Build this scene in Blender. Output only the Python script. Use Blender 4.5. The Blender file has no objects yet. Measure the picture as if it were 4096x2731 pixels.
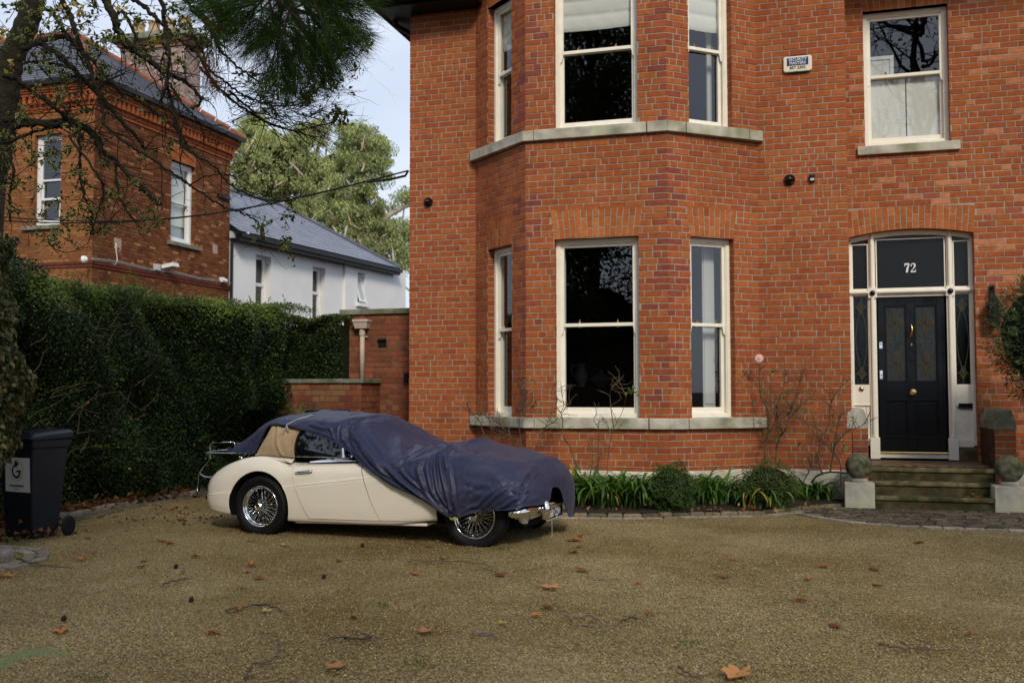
import bpy, bmesh, math, random
import numpy as np
from mathutils import Vector, Matrix
D2R = math.pi/180
sc = bpy.context.scene
COL = sc.collection

# ------------------------------------------------------------------ camera
F_, CX_, CY_ = 3982., 2048., 1365.5
YAW, PIT, ROL = [a*D2R for a in (16.3345, 2.7554, -0.0817)]
CAM = np.array([0., 0., 1.5])
def _rot():
    c, s = math.cos(YAW), math.sin(YAW)
    fwd = np.array([-s*math.cos(PIT), c*math.cos(PIT), math.sin(PIT)])
    right = np.array([c, s, 0.]); up = np.cross(right, fwd)
    r = right*math.cos(ROL)+up*math.sin(ROL); u = -right*math.sin(ROL)+up*math.cos(ROL)
    return r, u, fwd
CR, CU, CF = _rot()
cam_d = bpy.data.cameras.new('camera'); cam = bpy.data.objects.new('camera', cam_d); COL.objects.link(cam)
cam.matrix_world = Matrix([[CR[i], CU[i], -CF[i], CAM[i]] for i in range(3)]+[[0, 0, 0, 1]])
cam_d.sensor_width = 36; cam_d.lens = 35.0; cam_d.clip_start = .05; cam_d.clip_end = 2000
cam_d.dof.use_dof = True; cam_d.dof.focus_distance = 9.8; cam_d.dof.aperture_fstop = 2.4
sc.camera = cam

# ------------------------------------------------------------------ sky and sun
SUN_EL, SUN_AZ = 36*D2R, 28*D2R          # azimuth from -Y towards +X
SKY_STR = 0.105
w = bpy.data.worlds.new('World'); sc.world = w; w.use_nodes = True
nt = w.node_tree; nt.nodes.clear()
def N(nt, t, **k):
    n = nt.nodes.new(t)
    for a, b in k.items():
        if a.startswith('i_'): n.inputs[int(a[2:]) if a[2:].isdigit() else a[2:].replace('_', ' ')].default_value = b
        else: setattr(n, a, b)
    return n
def K(nt, a, ao, b, bi): nt.links.new(a.outputs[ao], b.inputs[bi])
sky = N(nt, 'ShaderNodeTexSky', sky_type='NISHITA', sun_disc=False, sun_elevation=SUN_EL, sun_rotation=math.pi-SUN_AZ, dust_density=1.5, air_density=1.0, ozone_density=1.0)
tc = N(nt, 'ShaderNodeTexCoord'); mp = N(nt, 'ShaderNodeMapping'); mp.inputs['Scale'].default_value = (1, 1, 3.2)
nz = N(nt, 'ShaderNodeTexNoise'); nz.inputs['Scale'].default_value = 1.7; nz.inputs['Detail'].default_value = 5; nz.inputs['Roughness'].default_value = .5
rp = N(nt, 'ShaderNodeValToRGB'); rp.color_ramp.elements[0].position = .36; rp.color_ramp.elements[0].color = (.55, .55, .55, 1); rp.color_ramp.elements[1].position = .66; rp.color_ramp.elements[1].color = (.96, .96, .96, 1)
mx = N(nt, 'ShaderNodeMix', data_type='RGBA'); mx.inputs[7].default_value = (7.2, 7.9, 9.3, 1)
bg = N(nt, 'ShaderNodeBackground'); bg.inputs['Strength'].default_value = SKY_STR
wo = N(nt, 'ShaderNodeOutputWorld')
K(nt, tc, 'Generated', mp, 'Vector'); K(nt, mp, 0, nz, 'Vector'); K(nt, nz, 0, rp, 0); K(nt, rp, 0, mx, 0); K(nt, sky, 0, mx, 6); K(nt, mx, 2, bg, 0); K(nt, bg, 0, wo, 0)
sd = bpy.data.lights.new('sun', 'SUN'); sd.energy = 2.15; sd.angle = 12*D2R; sd.color = (1, .91, .76)
so = bpy.data.objects.new('sun', sd); COL.objects.link(so)
sv = Vector((math.sin(SUN_AZ)*math.cos(SUN_EL), -math.cos(SUN_AZ)*math.cos(SUN_EL), math.sin(SUN_EL)))
so.rotation_euler = sv.to_track_quat('Z', 'Y').to_euler(); so.location = (5, -10, 20)
sc.view_settings.view_transform = 'Standard'; sc.view_settings.look = 'None'; sc.view_settings.exposure = 0.14; sc.view_settings.gamma = 1
sc.cycles.max_bounces = 8; sc.cycles.transparent_max_bounces = 12; sc.cycles.caustics_reflective = False; sc.cycles.caustics_refractive = False
sc.cycles.use_denoising = True

# ------------------------------------------------------------------ pixel -> world helpers (survey of the photograph)
ZC = {'A': (1800, 300, 2.), 'B': (1800, 1200, 2.), 'C': (2920, 1400, 2.), 'D': (2920, 600, 2.), 'E': (0, 300, 2.), 'I': (0, 0, 2.61333),
      'K': (800, 0, 2.61333), 'V': (0, 0, .574219), 'J': (900, 750, 1.7425), 'S': (0, 0, 1.), 'G': (2950, 0, 1.7426), 'Q': (2150, 1750, 1.8816), 'U': (0, 1650, 2.24), 'W': (0, 2150, 1.176), 'X': (2000, 2150, 1.1221)}
def ray(c, x, y):
    o = ZC[c]; X = o[0]+x/o[2]; Y = o[1]+y/o[2]
    return CR*((X-CX_)/F_) - CU*((Y-CY_)/F_) + CF
def onY(c, x, y, Y): d = ray(c, x, y); return CAM+d*(Y/d[1])
def onX(c, x, y, X): d = ray(c, x, y); return CAM+d*(X/d[0])
def onZ(c, x, y, Z): d = ray(c, x, y); return CAM+d*((Z-1.5)/d[2])
def atD(c, x, y, D): return CAM+ray(c, x, y)*D
def onPl(c, x, y, p, n): d = ray(c, x, y); n = np.array(n, float); return CAM+d*((n@(np.array(p)-CAM))/(n@d))

# ------------------------------------------------------------------ object helpers
def tag(o, label=None, cat=None, group=None, kind=None):
    if label: o['label'] = label
    if cat: o['category'] = cat
    if group: o['group'] = group
    if kind: o['kind'] = kind
    return o
def thing(name, label, cat, loc=(0, 0, 0), group=None, rz=0):
    o = bpy.data.objects.new(name, None); COL.objects.link(o); o.location = loc; o.rotation_euler = (0, 0, rz)
    return tag(o, label, cat, group)
def link(name, me, mat, parent=None, smooth=False):
    o = bpy.data.objects.new(name, me); COL.objects.link(o)
    if mat is not None:
        for m in (mat if isinstance(mat, (list, tuple)) else [mat]): me.materials.append(m)
    if smooth: me.polygons.foreach_set('use_smooth', [True]*len(me.polygons))
    if parent is not None: o.parent = parent
    return o
def v3(*a): return np.array(a, float)
def unit(v): v = np.asarray(v, float); n = np.linalg.norm(v); return v/n if n > 1e-9 else v
class MB:
    def __init__(s): s.v = []; s.f = []; s.c = []; s.m = []
    def add(s, vs, fs, col=(1, 1, 1), mat=0):
        b = len(s.v); s.v.extend([tuple(map(float, q)) for q in vs])
        for q in fs: s.f.append(tuple(b+i for i in q)); s.c.append(col); s.m.append(mat)
    def box(s, a, b, col=(1, 1, 1), mat=0):
        x0, y0, z0 = [min(p, q) for p, q in zip(a, b)]; x1, y1, z1 = [max(p, q) for p, q in zip(a, b)]
        s.add([(x0, y0, z0), (x1, y0, z0), (x1, y1, z0), (x0, y1, z0), (x0, y0, z1), (x1, y0, z1), (x1, y1, z1), (x0, y1, z1)],
              [(0, 3, 2, 1), (4, 5, 6, 7), (0, 1, 5, 4), (1, 2, 6, 5), (2, 3, 7, 6), (3, 0, 4, 7)], col, mat)
    def obox(s, o, ax, ay, az, col=(1, 1, 1), mat=0):           # corner + three edge vectors
        o, ax, ay, az = map(lambda q: np.asarray(q, float), (o, ax, ay, az))
        vs = [o, o+ax, o+ax+ay, o+ay, o+az, o+ax+az, o+ax+ay+az, o+ay+az]
        s.add(vs, [(0, 3, 2, 1), (4, 5, 6, 7), (0, 1, 5, 4), (1, 2, 6, 5), (2, 3, 7, 6), (3, 0, 4, 7)], col, mat)
    def prism(s, poly, d, col=(1, 1, 1), mat=0):                # polygon points (3-D) extruded by d
        n = len(poly); d = np.asarray(d, float); a = [np.asarray(p, float) for p in poly]
        s.add(a+[p+d for p in a], [tuple(range(n))[::-1], tuple(range(n, 2*n))]+[(i, (i+1) % n, n+(i+1) % n, n+i) for i in range(n)], col, mat)
    def tube(s, pts, r, seg=6, col=(1, 1, 1), mat=0, cap=True, closed=False):
        pts = [np.asarray(p, float) for p in pts]; n = len(pts)
        rs = r if isinstance(r, (list, tuple, np.ndarray)) else [r]*n
        up = v3(0.13, .21, 1.); b = len(s.v); prev = None
        for i, p in enumerate(pts):
            t = unit(pts[(i+1) % n if closed else min(i+1, n-1)]-pts[(i-1) % n if closed else max(i-1, 0)])
            if prev is None:
                u = np.cross(t, up); u = unit(u if np.linalg.norm(u) > .05 else np.cross(t, v3(1, 0, 0)))
            else:
                u = unit(prev-t*(prev@t))
            prev = u; w_ = np.cross(t, u)
            for k in range(seg):
                a = 2*math.pi*k/seg; q = p+(u*math.cos(a)+w_*math.sin(a))*rs[i]; s.v.append(tuple(q))
        for i in range(n if closed else n-1):
            j = (i+1) % n
            for k in range(seg):
                k2 = (k+1) % seg
                s.f.append((b+i*seg+k, b+i*seg+k2, b+j*seg+k2, b+j*seg+k)); s.c.append(col); s.m.append(mat)
        if cap and not closed:
            s.f.append(tuple(b+k for k in range(seg))[::-1]); s.c.append(col); s.m.append(mat)
            s.f.append(tuple(b+(n-1)*seg+k for k in range(seg))); s.c.append(col); s.m.append(mat)
    def lathe(s, prof, c=(0, 0, 0), ax=(0, 0, 1), seg=24, col=(1, 1, 1), mat=0):   # prof: (r, h)
        ax = unit(ax); u = unit(np.cross(ax, (1, .03, .02) if abs(ax[0]) < .8 else (0, 1, .03))); w_ = np.cross(ax, u); b = len(s.v); c = np.asarray(c, float)
        for r, h in prof:
            for k in range(seg):
                a = 2*math.pi*k/seg; s.v.append(tuple(c+ax*h+(u*math.cos(a)+w_*math.sin(a))*max(r, 1e-5)))
        for i in range(len(prof)-1):
            for k in range(seg):
                k2 = (k+1) % seg; s.f.append((b+i*seg+k, b+i*seg+k2, b+(i+1)*seg+k2, b+(i+1)*seg+k)); s.c.append(col); s.m.append(mat)
    def grid(s, P, col=(1, 1, 1), mat=0, cu=False):             # P[i][j] points
        P = np.asarray(P, float); n, m = P.shape[:2]; b = len(s.v); s.v.extend(map(tuple, P.reshape(-1, 3)))
        for i in range(n-1 if not cu else n):
            for j in range(m-1):
                i2 = (i+1) % n
                s.f.append((b+i*m+j, b+i*m+j+1, b+i2*m+j+1, b+i2*m+j)); s.c.append(col); s.m.append(mat)
    def build(s, name, mat, parent=None, smooth=False, bevel=0, auto=None):
        me = bpy.data.meshes.new(name); me.from_pydata(s.v, [], s.f)
        me.polygons.foreach_set('material_index', s.m)
        ca = me.color_attributes.new('col', 'FLOAT_COLOR', 'CORNER')
        arr = np.ones((len(me.loops), 4), np.float32)
        lt = np.array([len(q) for q in s.f]); arr[:, :3] = np.repeat(np.array(s.c, np.float32).reshape(-1, 3), lt, axis=0)
        ca.data.foreach_set('color', arr.ravel())
        me.update()
        o = link(name, me, mat, parent, smooth)
        if bevel:
            b = o.modifiers.new('bevel', 'BEVEL'); b.width = bevel; b.segments = 2; b.limit_method = 'ANGLE'; b.angle_limit = .6
        return o
def crom(P, n):
    """Catmull-Rom through the rows of P, n samples in all"""
    P = np.asarray(P, float); m = len(P); t = np.linspace(0, m-1, n); i = np.clip(t.astype(int), 0, m-2); f = (t-i).reshape((-1,)+(1,)*(P.ndim-1))
    g = lambda k: P[np.clip(k, 0, m-1)]
    p0, p1, p2, p3 = g(i-1), g(i), g(i+1), g(i+2)
    return .5*((2*p1)+(-p0+p2)*f+(2*p0-5*p1+4*p2-p3)*f**2+(-p0+3*p1-3*p2+p3)*f**3)
def npmesh(name, V, Fq, C, mat, parent=None, smooth=False):
    """fast mesh: V (n,3), Fq (m,k) faces, C (n,3) point colours"""
    me = bpy.data.meshes.new(name); V = np.asarray(V, np.float32); Fq = np.asarray(Fq, np.int32); m, k = Fq.shape
    me.vertices.add(len(V)); me.vertices.foreach_set('co', V.ravel())
    me.loops.add(m*k); me.loops.foreach_set('vertex_index', Fq.ravel())
    me.polygons.add(m); me.polygons.foreach_set('loop_start', np.arange(m, dtype=np.int32)*k)
    if C is not None:
        ca = me.color_attributes.new('col', 'FLOAT_COLOR', 'POINT'); a = np.ones((len(V), 4), np.float32); a[:, :3] = C; ca.data.foreach_set('color', a.ravel())
    me.update(calc_edges=True); me.validate()
    return link(name, me, mat, parent, smooth)
def leaves(name, pos, dirs, nrm, L, W, C, mat, parent=None, fold=.18, curl=.15):
    """diamond leaves, two quads each folded along the midrib"""
    pos = np.asarray(pos, float); n = len(pos); rs = np.random.RandomState(n % 9973)
    d = dirs/np.linalg.norm(dirs, axis=1, keepdims=True)
    s = np.cross(d, nrm); s /= np.linalg.norm(s, axis=1, keepdims=True)+1e-9; u = np.cross(s, d)
    L = np.broadcast_to(L, (n,))[:, None]; W = np.broadcast_to(W, (n,))[:, None]
    p0 = pos; p1 = pos+d*L*.45+s*W*.5+u*W*fold; p2 = pos+d*L-u*L*curl; p3 = pos+d*L*.45-s*W*.5+u*W*fold; pm = pos+d*L*.5
    V = np.stack([p0, p1, p2, p3, pm], 1).reshape(-1, 3); b = np.arange(n)[:, None]*5
    Fq = np.concatenate([b+np.array([[0, 1, 4]]), b+np.array([[1, 2, 4]]), b+np.array([[0, 4, 3]]), b+np.array([[4, 2, 3]])])
    return npmesh(name, V, Fq, np.repeat(C, 5, axis=0), mat, parent)
def rnd_dirs(rs, n):
    a = rs.normal(size=(n, 3)); return a/np.linalg.norm(a, axis=1, keepdims=True)
def vary(rs, n, cols, amp=.18):
    cols = np.array(cols, float); c = cols[rs.randint(len(cols), size=n)]
    return np.clip(c*(1+rs.normal(size=(n, 1))*amp), .004, 1)

# ------------------------------------------------------------------ materials
def mat(name, col=(.5, .5, .5), rough=.6, metal=0, spec=.22, noise=0, nscale=8, bump=0, bscale=30, attr=False, coat=0, trans=0, col2=None, n2=(.4, .65), detail=6, sheen=0, bdist=.01, stretch=None):
    m = bpy.data.materials.new(name); m.use_nodes = True; t = m.node_tree; p = t.nodes['Principled BSDF']
    p.inputs['Roughness'].default_value = rough; p.inputs['Metallic'].default_value = metal; p.inputs['Specular IOR Level'].default_value = spec
    p.inputs['Base Color'].default_value = (*col, 1)
    if coat: p.inputs['Coat Weight'].default_value = coat; p.inputs['Coat Roughness'].default_value = .04
    if sheen: p.inputs['Sheen Weight'].default_value = sheen
    tcn = N(t, 'ShaderNodeTexCoord'); src = (tcn, 'Object')
    if stretch:
        mpn = N(t, 'ShaderNodeMapping'); mpn.inputs['Scale'].default_value = stretch; K(t, tcn, 'Object', mpn, 'Vector'); src = (mpn, 0)
    last = None
    if attr:
        a = N(t, 'ShaderNodeAttribute', attribute_name='col'); last = (a, 'Color')
    if col2 is not None:
        n_ = N(t, 'ShaderNodeTexNoise'); n_.inputs['Scale'].default_value = nscale; n_.inputs['Detail'].default_value = detail; K(t, *src, n_, 'Vector')
        r_ = N(t, 'ShaderNodeMapRange'); r_.inputs[1].default_value = n2[0]; r_.inputs[2].default_value = n2[1]; K(t, n_, 0, r_, 0)
        x_ = N(t, 'ShaderNodeMix', data_type='RGBA'); K(t, r_, 0, x_, 0)
        if last: K(t, *last, x_, 6)
        else: x_.inputs[6].default_value = (*col, 1)
        x_.inputs[7].default_value = (*col2, 1); last = (x_, 2)
    if noise:
        n_ = N(t, 'ShaderNodeTexNoise'); n_.inputs['Scale'].default_value = nscale*2.3; n_.inputs['Detail'].default_value = 8; K(t, *src, n_, 'Vector')
        r_ = N(t, 'ShaderNodeMapRange'); r_.inputs[1].default_value = .3; r_.inputs[2].default_value = .7; r_.inputs[3].default_value = 1-noise; r_.inputs[4].default_value = 1+noise; K(t, n_, 0, r_, 0)
        x_ = N(t, 'ShaderNodeVectorMath', operation='MULTIPLY')
        if last: K(t, *last, x_, 0)
        else: x_.inputs[0].default_value = col
        c_ = N(t, 'ShaderNodeCombineXYZ'); [K(t, r_, 0, c_, i) for i in range(3)]; K(t, c_, 0, x_, 1); last = (x_, 0)
    if last: K(t, *last, p, 'Base Color')
    if bump:
        n_ = N(t, 'ShaderNodeTexNoise'); n_.inputs['Scale'].default_value = bscale; n_.inputs['Detail'].default_value = 8; K(t, *src, n_, 'Vector')
        b_ = N(t, 'ShaderNodeBump'); b_.inputs['Strength'].default_value = bump; b_.inputs['Distance'].default_value = bdist; K(t, n_, 0, b_, 'Height'); K(t, b_, 0, p, 'Normal')
    m['_p'] = 1
    return m
def leafmat(name, rough=.45, tr=.35, tint=(1, 1, 1)):
    m = bpy.data.materials.new(name); m.use_nodes = True; t = m.node_tree; p = t.nodes['Principled BSDF']; o = t.nodes['Material Output']
    a = N(t, 'ShaderNodeAttribute', attribute_name='col'); K(t, a, 'Color', p, 'Base Color'); p.inputs['Roughness'].default_value = rough; p.inputs['Specular IOR Level'].default_value = .22
    tr_ = N(t, 'ShaderNodeBsdfTranslucent'); h = N(t, 'ShaderNodeVectorMath', operation='MULTIPLY'); h.inputs[1].default_value = (1.3, 1.5, .6); K(t, a, 'Color', h, 0); K(t, h, 0, tr_, 'Color')
    x = N(t, 'ShaderNodeMixShader'); x.inputs[0].default_value = tr; K(t, p, 0, x, 1); K(t, tr_, 0, x, 2); K(t, x, 0, o, 0)
    return m
def glassmat(name, tint=(.8, .85, .85), refl=1.0, bump=0, bscale=30, bdist=.003):
    m = bpy.data.materials.new(name); m.use_nodes = True; t = m.node_tree; t.nodes.remove(t.nodes['Principled BSDF']); o = t.nodes['Material Output']
    tp = N(t, 'ShaderNodeBsdfTransparent'); tp.inputs[0].default_value = (*tint, 1); g = N(t, 'ShaderNodeBsdfGlossy'); g.inputs['Roughness'].default_value = .0; g.inputs[0].default_value = (.95, .97, 1, 1)
    fr = N(t, 'ShaderNodeLayerWeight'); pw = N(t, 'ShaderNodeMath', operation='POWER'); pw.inputs[1].default_value = 5; K(t, fr, 'Facing', pw, 0)   # Schlick reflectance of a double surface
    mm = N(t, 'ShaderNodeMath', operation='MULTIPLY_ADD'); mm.inputs[1].default_value = .85; mm.inputs[2].default_value = .085*refl; mm.use_clamp = True; K(t, pw, 0, mm, 0)
    x = N(t, 'ShaderNodeMixShader'); K(t, mm, 0, x, 0); K(t, tp, 0, x, 1); K(t, g, 0, x, 2); K(t, x, 0, o, 0)
    if bump:
        tcn = N(t, 'ShaderNodeTexCoord'); n_ = N(t, 'ShaderNodeTexNoise'); n_.inputs['Scale'].default_value = bscale; K(t, tcn, 'Object', n_, 'Vector')
        b_ = N(t, 'ShaderNodeBump'); b_.inputs['Strength'].default_value = bump; b_.inputs['Distance'].default_value = bdist; K(t, n_, 0, b_, 'Height'); K(t, b_, 0, g, 'Normal')
    return m
M = {}
M['masonry'] = mat('masonry', attr=True, rough=.92, spec=.1, noise=.16, nscale=7, bump=.5, bscale=60, bdist=.004)
def weather(m, sc_, lo, hi, col, amt):
    """broad soft staining multiplied over the base colour, streaked downwards"""
    t = m.node_tree; p = t.nodes['Principled BSDF']; l = p.inputs['Base Color'].links[0]; src = l.from_socket
    tcn = N(t, 'ShaderNodeTexCoord'); mp_ = N(t, 'ShaderNodeMapping'); mp_.inputs['Scale'].default_value = (1, 1, .45); K(t, tcn, 'Object', mp_, 'Vector')
    n_ = N(t, 'ShaderNodeTexNoise'); n_.inputs['Scale'].default_value = sc_; n_.inputs['Detail'].default_value = 7; n_.inputs['Roughness'].default_value = .62; K(t, mp_, 0, n_, 'Vector')
    r_ = N(t, 'ShaderNodeMapRange'); r_.inputs[1].default_value = lo; r_.inputs[2].default_value = hi; r_.inputs[4].default_value = amt; K(t, n_, 0, r_, 0)
    x_ = N(t, 'ShaderNodeMix', data_type='RGBA', blend_type='MULTIPLY'); x_.inputs[7].default_value = (*col, 1); K(t, r_, 0, x_, 0); t.links.new(src, x_.inputs[6]); K(t, x_, 2, p, 'Base Color')
weather(M['masonry'], .8, .45, .70, (.66, .62, .60), .7); weather(M['masonry'], 2.6, .62, .75, (1.35, 1.6, 1.9), .35)
M['granite'] = mat('granite', (.46, .43, .355), rough=.85, col2=(.27, .28, .16), nscale=1.6, n2=(.50, .72), noise=.42, bump=.8, bscale=90, bdist=.006)
M['mossy_granite'] = mat('mossy_granite', (.105, .082, .040), rough=.9, col2=(.034, .033, .011), nscale=3.5, n2=(.38, .62), noise=.45, bump=1, bscale=70, bdist=.008)
M['nosing_stone'] = mat('nosing_stone', (.17, .135, .07), rough=.9, col2=(.05, .05, .018), nscale=5, n2=(.4, .6), noise=.45, bump=1, bscale=70, bdist=.008)
M['ball_stone'] = mat('ball_stone', (.17, .16, .11), rough=.9, col2=(.05, .058, .025), nscale=6, n2=(.4, .62), noise=.45, bump=1, bscale=60, bdist=.008)
M['concrete'] = mat('concrete', (.25, .24, .20), rough=.9, col2=(.13, .14, .07), nscale=3, noise=.3, bump=.8, bscale=50)
M['white_paint'] = mat('white_paint', (.87, .825, .71), rough=.42, spec=.4, noise=.05, nscale=3, bump=.15, bscale=15)
M['bright_white'] = mat('bright_white', (.78, .78, .77), rough=.4)
M['render'] = mat('render', (.74, .74, .73), rough=.9, noise=.05, nscale=.6, bump=.3, bscale=25)
M['slate'] = mat('slate', (.105, .115, .145), rough=.55, attr=False, noise=.2, nscale=1.5, bump=.3, bscale=12)
M['slate_attr'] = mat('slate_attr', attr=True, rough=.5, noise=.12, nscale=2, bump=.3, bscale=12)
M['terracotta'] = mat('terracotta', (.27, .10, .06), rough=.8, noise=.2, nscale=5)
M['black_metal'] = mat('black_metal', (.012, .012, .014), rough=.4)
M['black_gloss'] = mat('black_gloss', (.005, .006, .009), rough=.2, coat=.15, noise=.1)
M['brass'] = mat('brass', (.75, .52, .2), rough=.22, metal=1, bump=.1, bscale=60)
M['brass_dull'] = mat('brass_dull', (.4, .28, .14), rough=.35, metal=1)
M['chrome'] = mat('chrome', (.82, .83, .85), rough=.07, metal=1)
M['cream_paint'] = mat('cream_paint', (.82, .755, .635), rough=.3, coat=.8, noise=.015, nscale=2)
M['rubber'] = mat('rubber', (.006, .006, .007), rough=.6, noise=.15, nscale=12)
M['dark'] = mat('dark', (.006, .006, .007), rough=.8)
M['seam'] = mat('seam', (.03, .025, .02), rough=.8)
M['canvas'] = mat('canvas', (.43, .31, .185), rough=.85, noise=.10, nscale=6, bump=.35, bscale=300, bdist=.001, sheen=.2)
M['nylon'] = mat('nylon', (.022, .028, .066), rough=.42, col2=(.037, .038, .074), nscale=1.4, n2=(.42, .62), noise=.07, bump=.12, bscale=26, bdist=.006, sheen=.05)
M['plastic_bin'] = mat('plastic_bin', (.014, .016, .022), rough=.42, noise=.1, nscale=3, bump=.2, bscale=120, bdist=.001)
M['paper'] = mat('paper', (.72, .72, .71), rough=.5)
M['ink_green'] = mat('ink_green', (.01, .045, .035), rough=.5)
M['ink_yellow'] = mat('ink_yellow', (.75, .45, .04), rough=.5)
M['ink_grey'] = mat('ink_grey', (.05, .05, .05), rough=.5)
M['blue_ink'] = mat('blue_ink', (.01, .035, .16), rough=.4)
M['red_ink'] = mat('red_ink', (.4, .02, .02), rough=.4)
M['cream_plastic'] = mat('cream_plastic', (.72, .66, .50), rough=.35)
M['bark'] = mat('bark', (.024, .019, .012), rough=.95, col2=(.016, .018, .009), nscale=5, noise=.35, bump=1, bscale=35, bdist=.02)
M['stem'] = mat('stem', (.11, .085, .05), rough=.8, attr=True, noise=.2, nscale=10)
M['leaf'] = leafmat('leaf', .42, .3)
M['leaf_gloss'] = leafmat('leaf_gloss', .40, .22)
M['leaf_dry'] = leafmat('leaf_dry', .7, .2)
M['needle'] = leafmat('needle', .8, .25); M['needle'].node_tree.nodes['Principled BSDF'].inputs['Specular IOR Level'].default_value = .04
M['soil'] = mat('soil', (.035, .026, .018), rough=1, noise=.4, nscale=10, bump=1, bscale=40, bdist=.02)
M['cobble'] = mat('cobble', attr=True, rough=.85, noise=.3, nscale=8, bump=.8, bscale=50)
M['glass'] = glassmat('glass', (.93, .95, .95), 1.1)
M['door_glass'] = glassmat('door_glass', (.6, .65, .62), .35, bump=.6, bscale=45, bdist=.004)
M['car_glass'] = mat('car_glass', (.004, .004, .005), rough=.02, spec=1.0)
M['interior'] = mat('interior', (.035, .017, .014), rough=.9)
M['interior_grey'] = mat('interior_grey', (.017, .018, .017), rough=.9)
M['shutter'] = mat('shutter', (.52, .53, .52), rough=.5)
M['blind'] = leafmat('blind', .8, .25)
M['blind'].node_tree.nodes['Attribute'].attribute_name = 'col'
M['wood_dark'] = mat('wood_dark', (.025, .012, .007), rough=.4)
M['china'] = mat('china', (.16, .17, .16), rough=.2)
M['amber_glass'] = mat('amber_glass', (.055, .036, .006), rough=.2)
M['lead'] = mat('lead', (.07, .08, .085), rough=.4)
M['tile_attr'] = mat('tile_attr', attr=True, rough=.5, noise=.25, nscale=6)
M['cable'] = mat('cable', (.01, .01, .012), rough=.5)
M['pipe_paint'] = mat('pipe_paint', (.52, .42, .34), rough=.45, noise=.06)
M['rope'] = mat('rope', (.38, .40, .42), rough=.9)
M['yellow_rope'] = mat('yellow_rope', (.35, .38, .05), rough=.8)
M['pinecone'] = mat('pinecone', (.03, .018, .01), rough=.9)
M['plate_black'] = mat('plate_black', (.008, .008, .009), rough=.3)
M['plate_silver'] = mat('plate_silver', (.55, .56, .58), rough=.3)
M['window_sheer'] = mat('window_sheer', (.42, .47, .47), rough=.6)
M['pot'] = mat('pot', (.42, .31, .18), rough=.9, noise=.2)
M['petal'] = mat('petal', (.75, .45, .42), rough=.6)

# gravel
def gravel_mat():
    m = bpy.data.materials.new('gravel'); m.use_nodes = True; t = m.node_tree; p = t.nodes['Principled BSDF']; p.inputs['Roughness'].default_value = .95; p.inputs['Specular IOR Level'].default_value = .08
    tcn = N(t, 'ShaderNodeTexCoord')
    def vor(s, feat='F1'):
        v = N(t, 'ShaderNodeTexVoronoi', feature=feat); v.inputs['Scale'].default_value = s; K(t, tcn, 'Object', v, 'Vector'); return v
    v1 = vor(80); v2 = vor(150)
    sep = N(t, 'ShaderNodeSeparateColor'); K(t, v1, 'Color', sep, 0)
    cr = N(t, 'ShaderNodeValToRGB'); e = cr.color_ramp.elements; e[0].position = 0; e[0].color = (.22, .155, .068, 1); e[1].position = 1; e[1].color = (.84, .70, .45, 1)
    for pos, c in ((.25, (.43, .315, .132, 1)), (.5, (.57, .435, .20, 1)), (.78, (.65, .51, .26, 1)), (.93, (.36, .32, .25, 1))):
        q = e.new(pos); q.color = c
    K(t, sep, 0, cr, 0)
    # darker gaps between the stones
    gp = N(t, 'ShaderNodeMapRange'); gp.inputs[1].default_value = .25; gp.inputs[2].default_value = .62; gp.inputs[3].default_value = 1; gp.inputs[4].default_value = .42; K(t, v1, 'Distance', gp, 0)
    ml = N(t, 'ShaderNodeVectorMath', operation='SCALE'); K(t, cr, 0, ml, 0); K(t, gp, 0, ml, 'Scale')
    # worn wheel tracks, moss and damp patches
    n1 = N(t, 'ShaderNodeTexNoise'); n1.inputs['Scale'].default_value = .42; n1.inputs['Detail'].default_value = 5; n1.inputs['Roughness'].default_value = .6; K(t, tcn, 'Object', n1, 'Vector')
    r1 = N(t, 'ShaderNodeMapRange'); r1.inputs[1].default_value = .40; r1.inputs[2].default_value = .64; K(t, n1, 0, r1, 0)
    x1 = N(t, 'ShaderNodeMix', data_type='RGBA', blend_type='MULTIPLY'); x1.inputs[7].default_value = (.56, .51, .38, 1); K(t, r1, 0, x1, 0); K(t, ml, 0, x1, 6)
    n2 = N(t, 'ShaderNodeTexNoise'); n2.inputs['Scale'].default_value = 3.1; n2.inputs['Detail'].default_value = 9; n2.inputs['Roughness'].default_value = .7; K(t, tcn, 'Object', n2, 'Vector')
    r2 = N(t, 'ShaderNodeMapRange'); r2.inputs[1].default_value = .55; r2.inputs[2].default_value = .72; r2.inputs[4].default_value = .55; K(t, n2, 0, r2, 0)
    x2 = N(t, 'ShaderNodeMix', data_type='RGBA'); x2.inputs[7].default_value = (.085, .075, .03, 1); K(t, r2, 0, x2, 0); K(t, x1, 2, x2, 6)
    K(t, x2, 2, p, 'Base Color')
    inv = N(t, 'ShaderNodeMath', operation='SUBTRACT'); inv.inputs[0].default_value = 1; K(t, v1, 'Distance', inv, 1)
    inv2 = N(t, 'ShaderNodeMath', operation='MULTIPLY_ADD'); inv2.inputs[1].default_value = -.5; K(t, v2, 'Distance', inv2, 0); K(t, inv, 0, inv2, 2)
    b = N(t, 'ShaderNodeBump'); b.inputs['Strength'].default_value = 1; b.inputs['Distance'].default_value = .012; K(t, inv2, 0, b, 'Height'); K(t, b, 0, p, 'Normal')
    return m
M['gravel'] = gravel_mat()
M['stone_attr'] = mat('stone_attr', attr=True, rough=.8, noise=.15, nscale=60)
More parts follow.
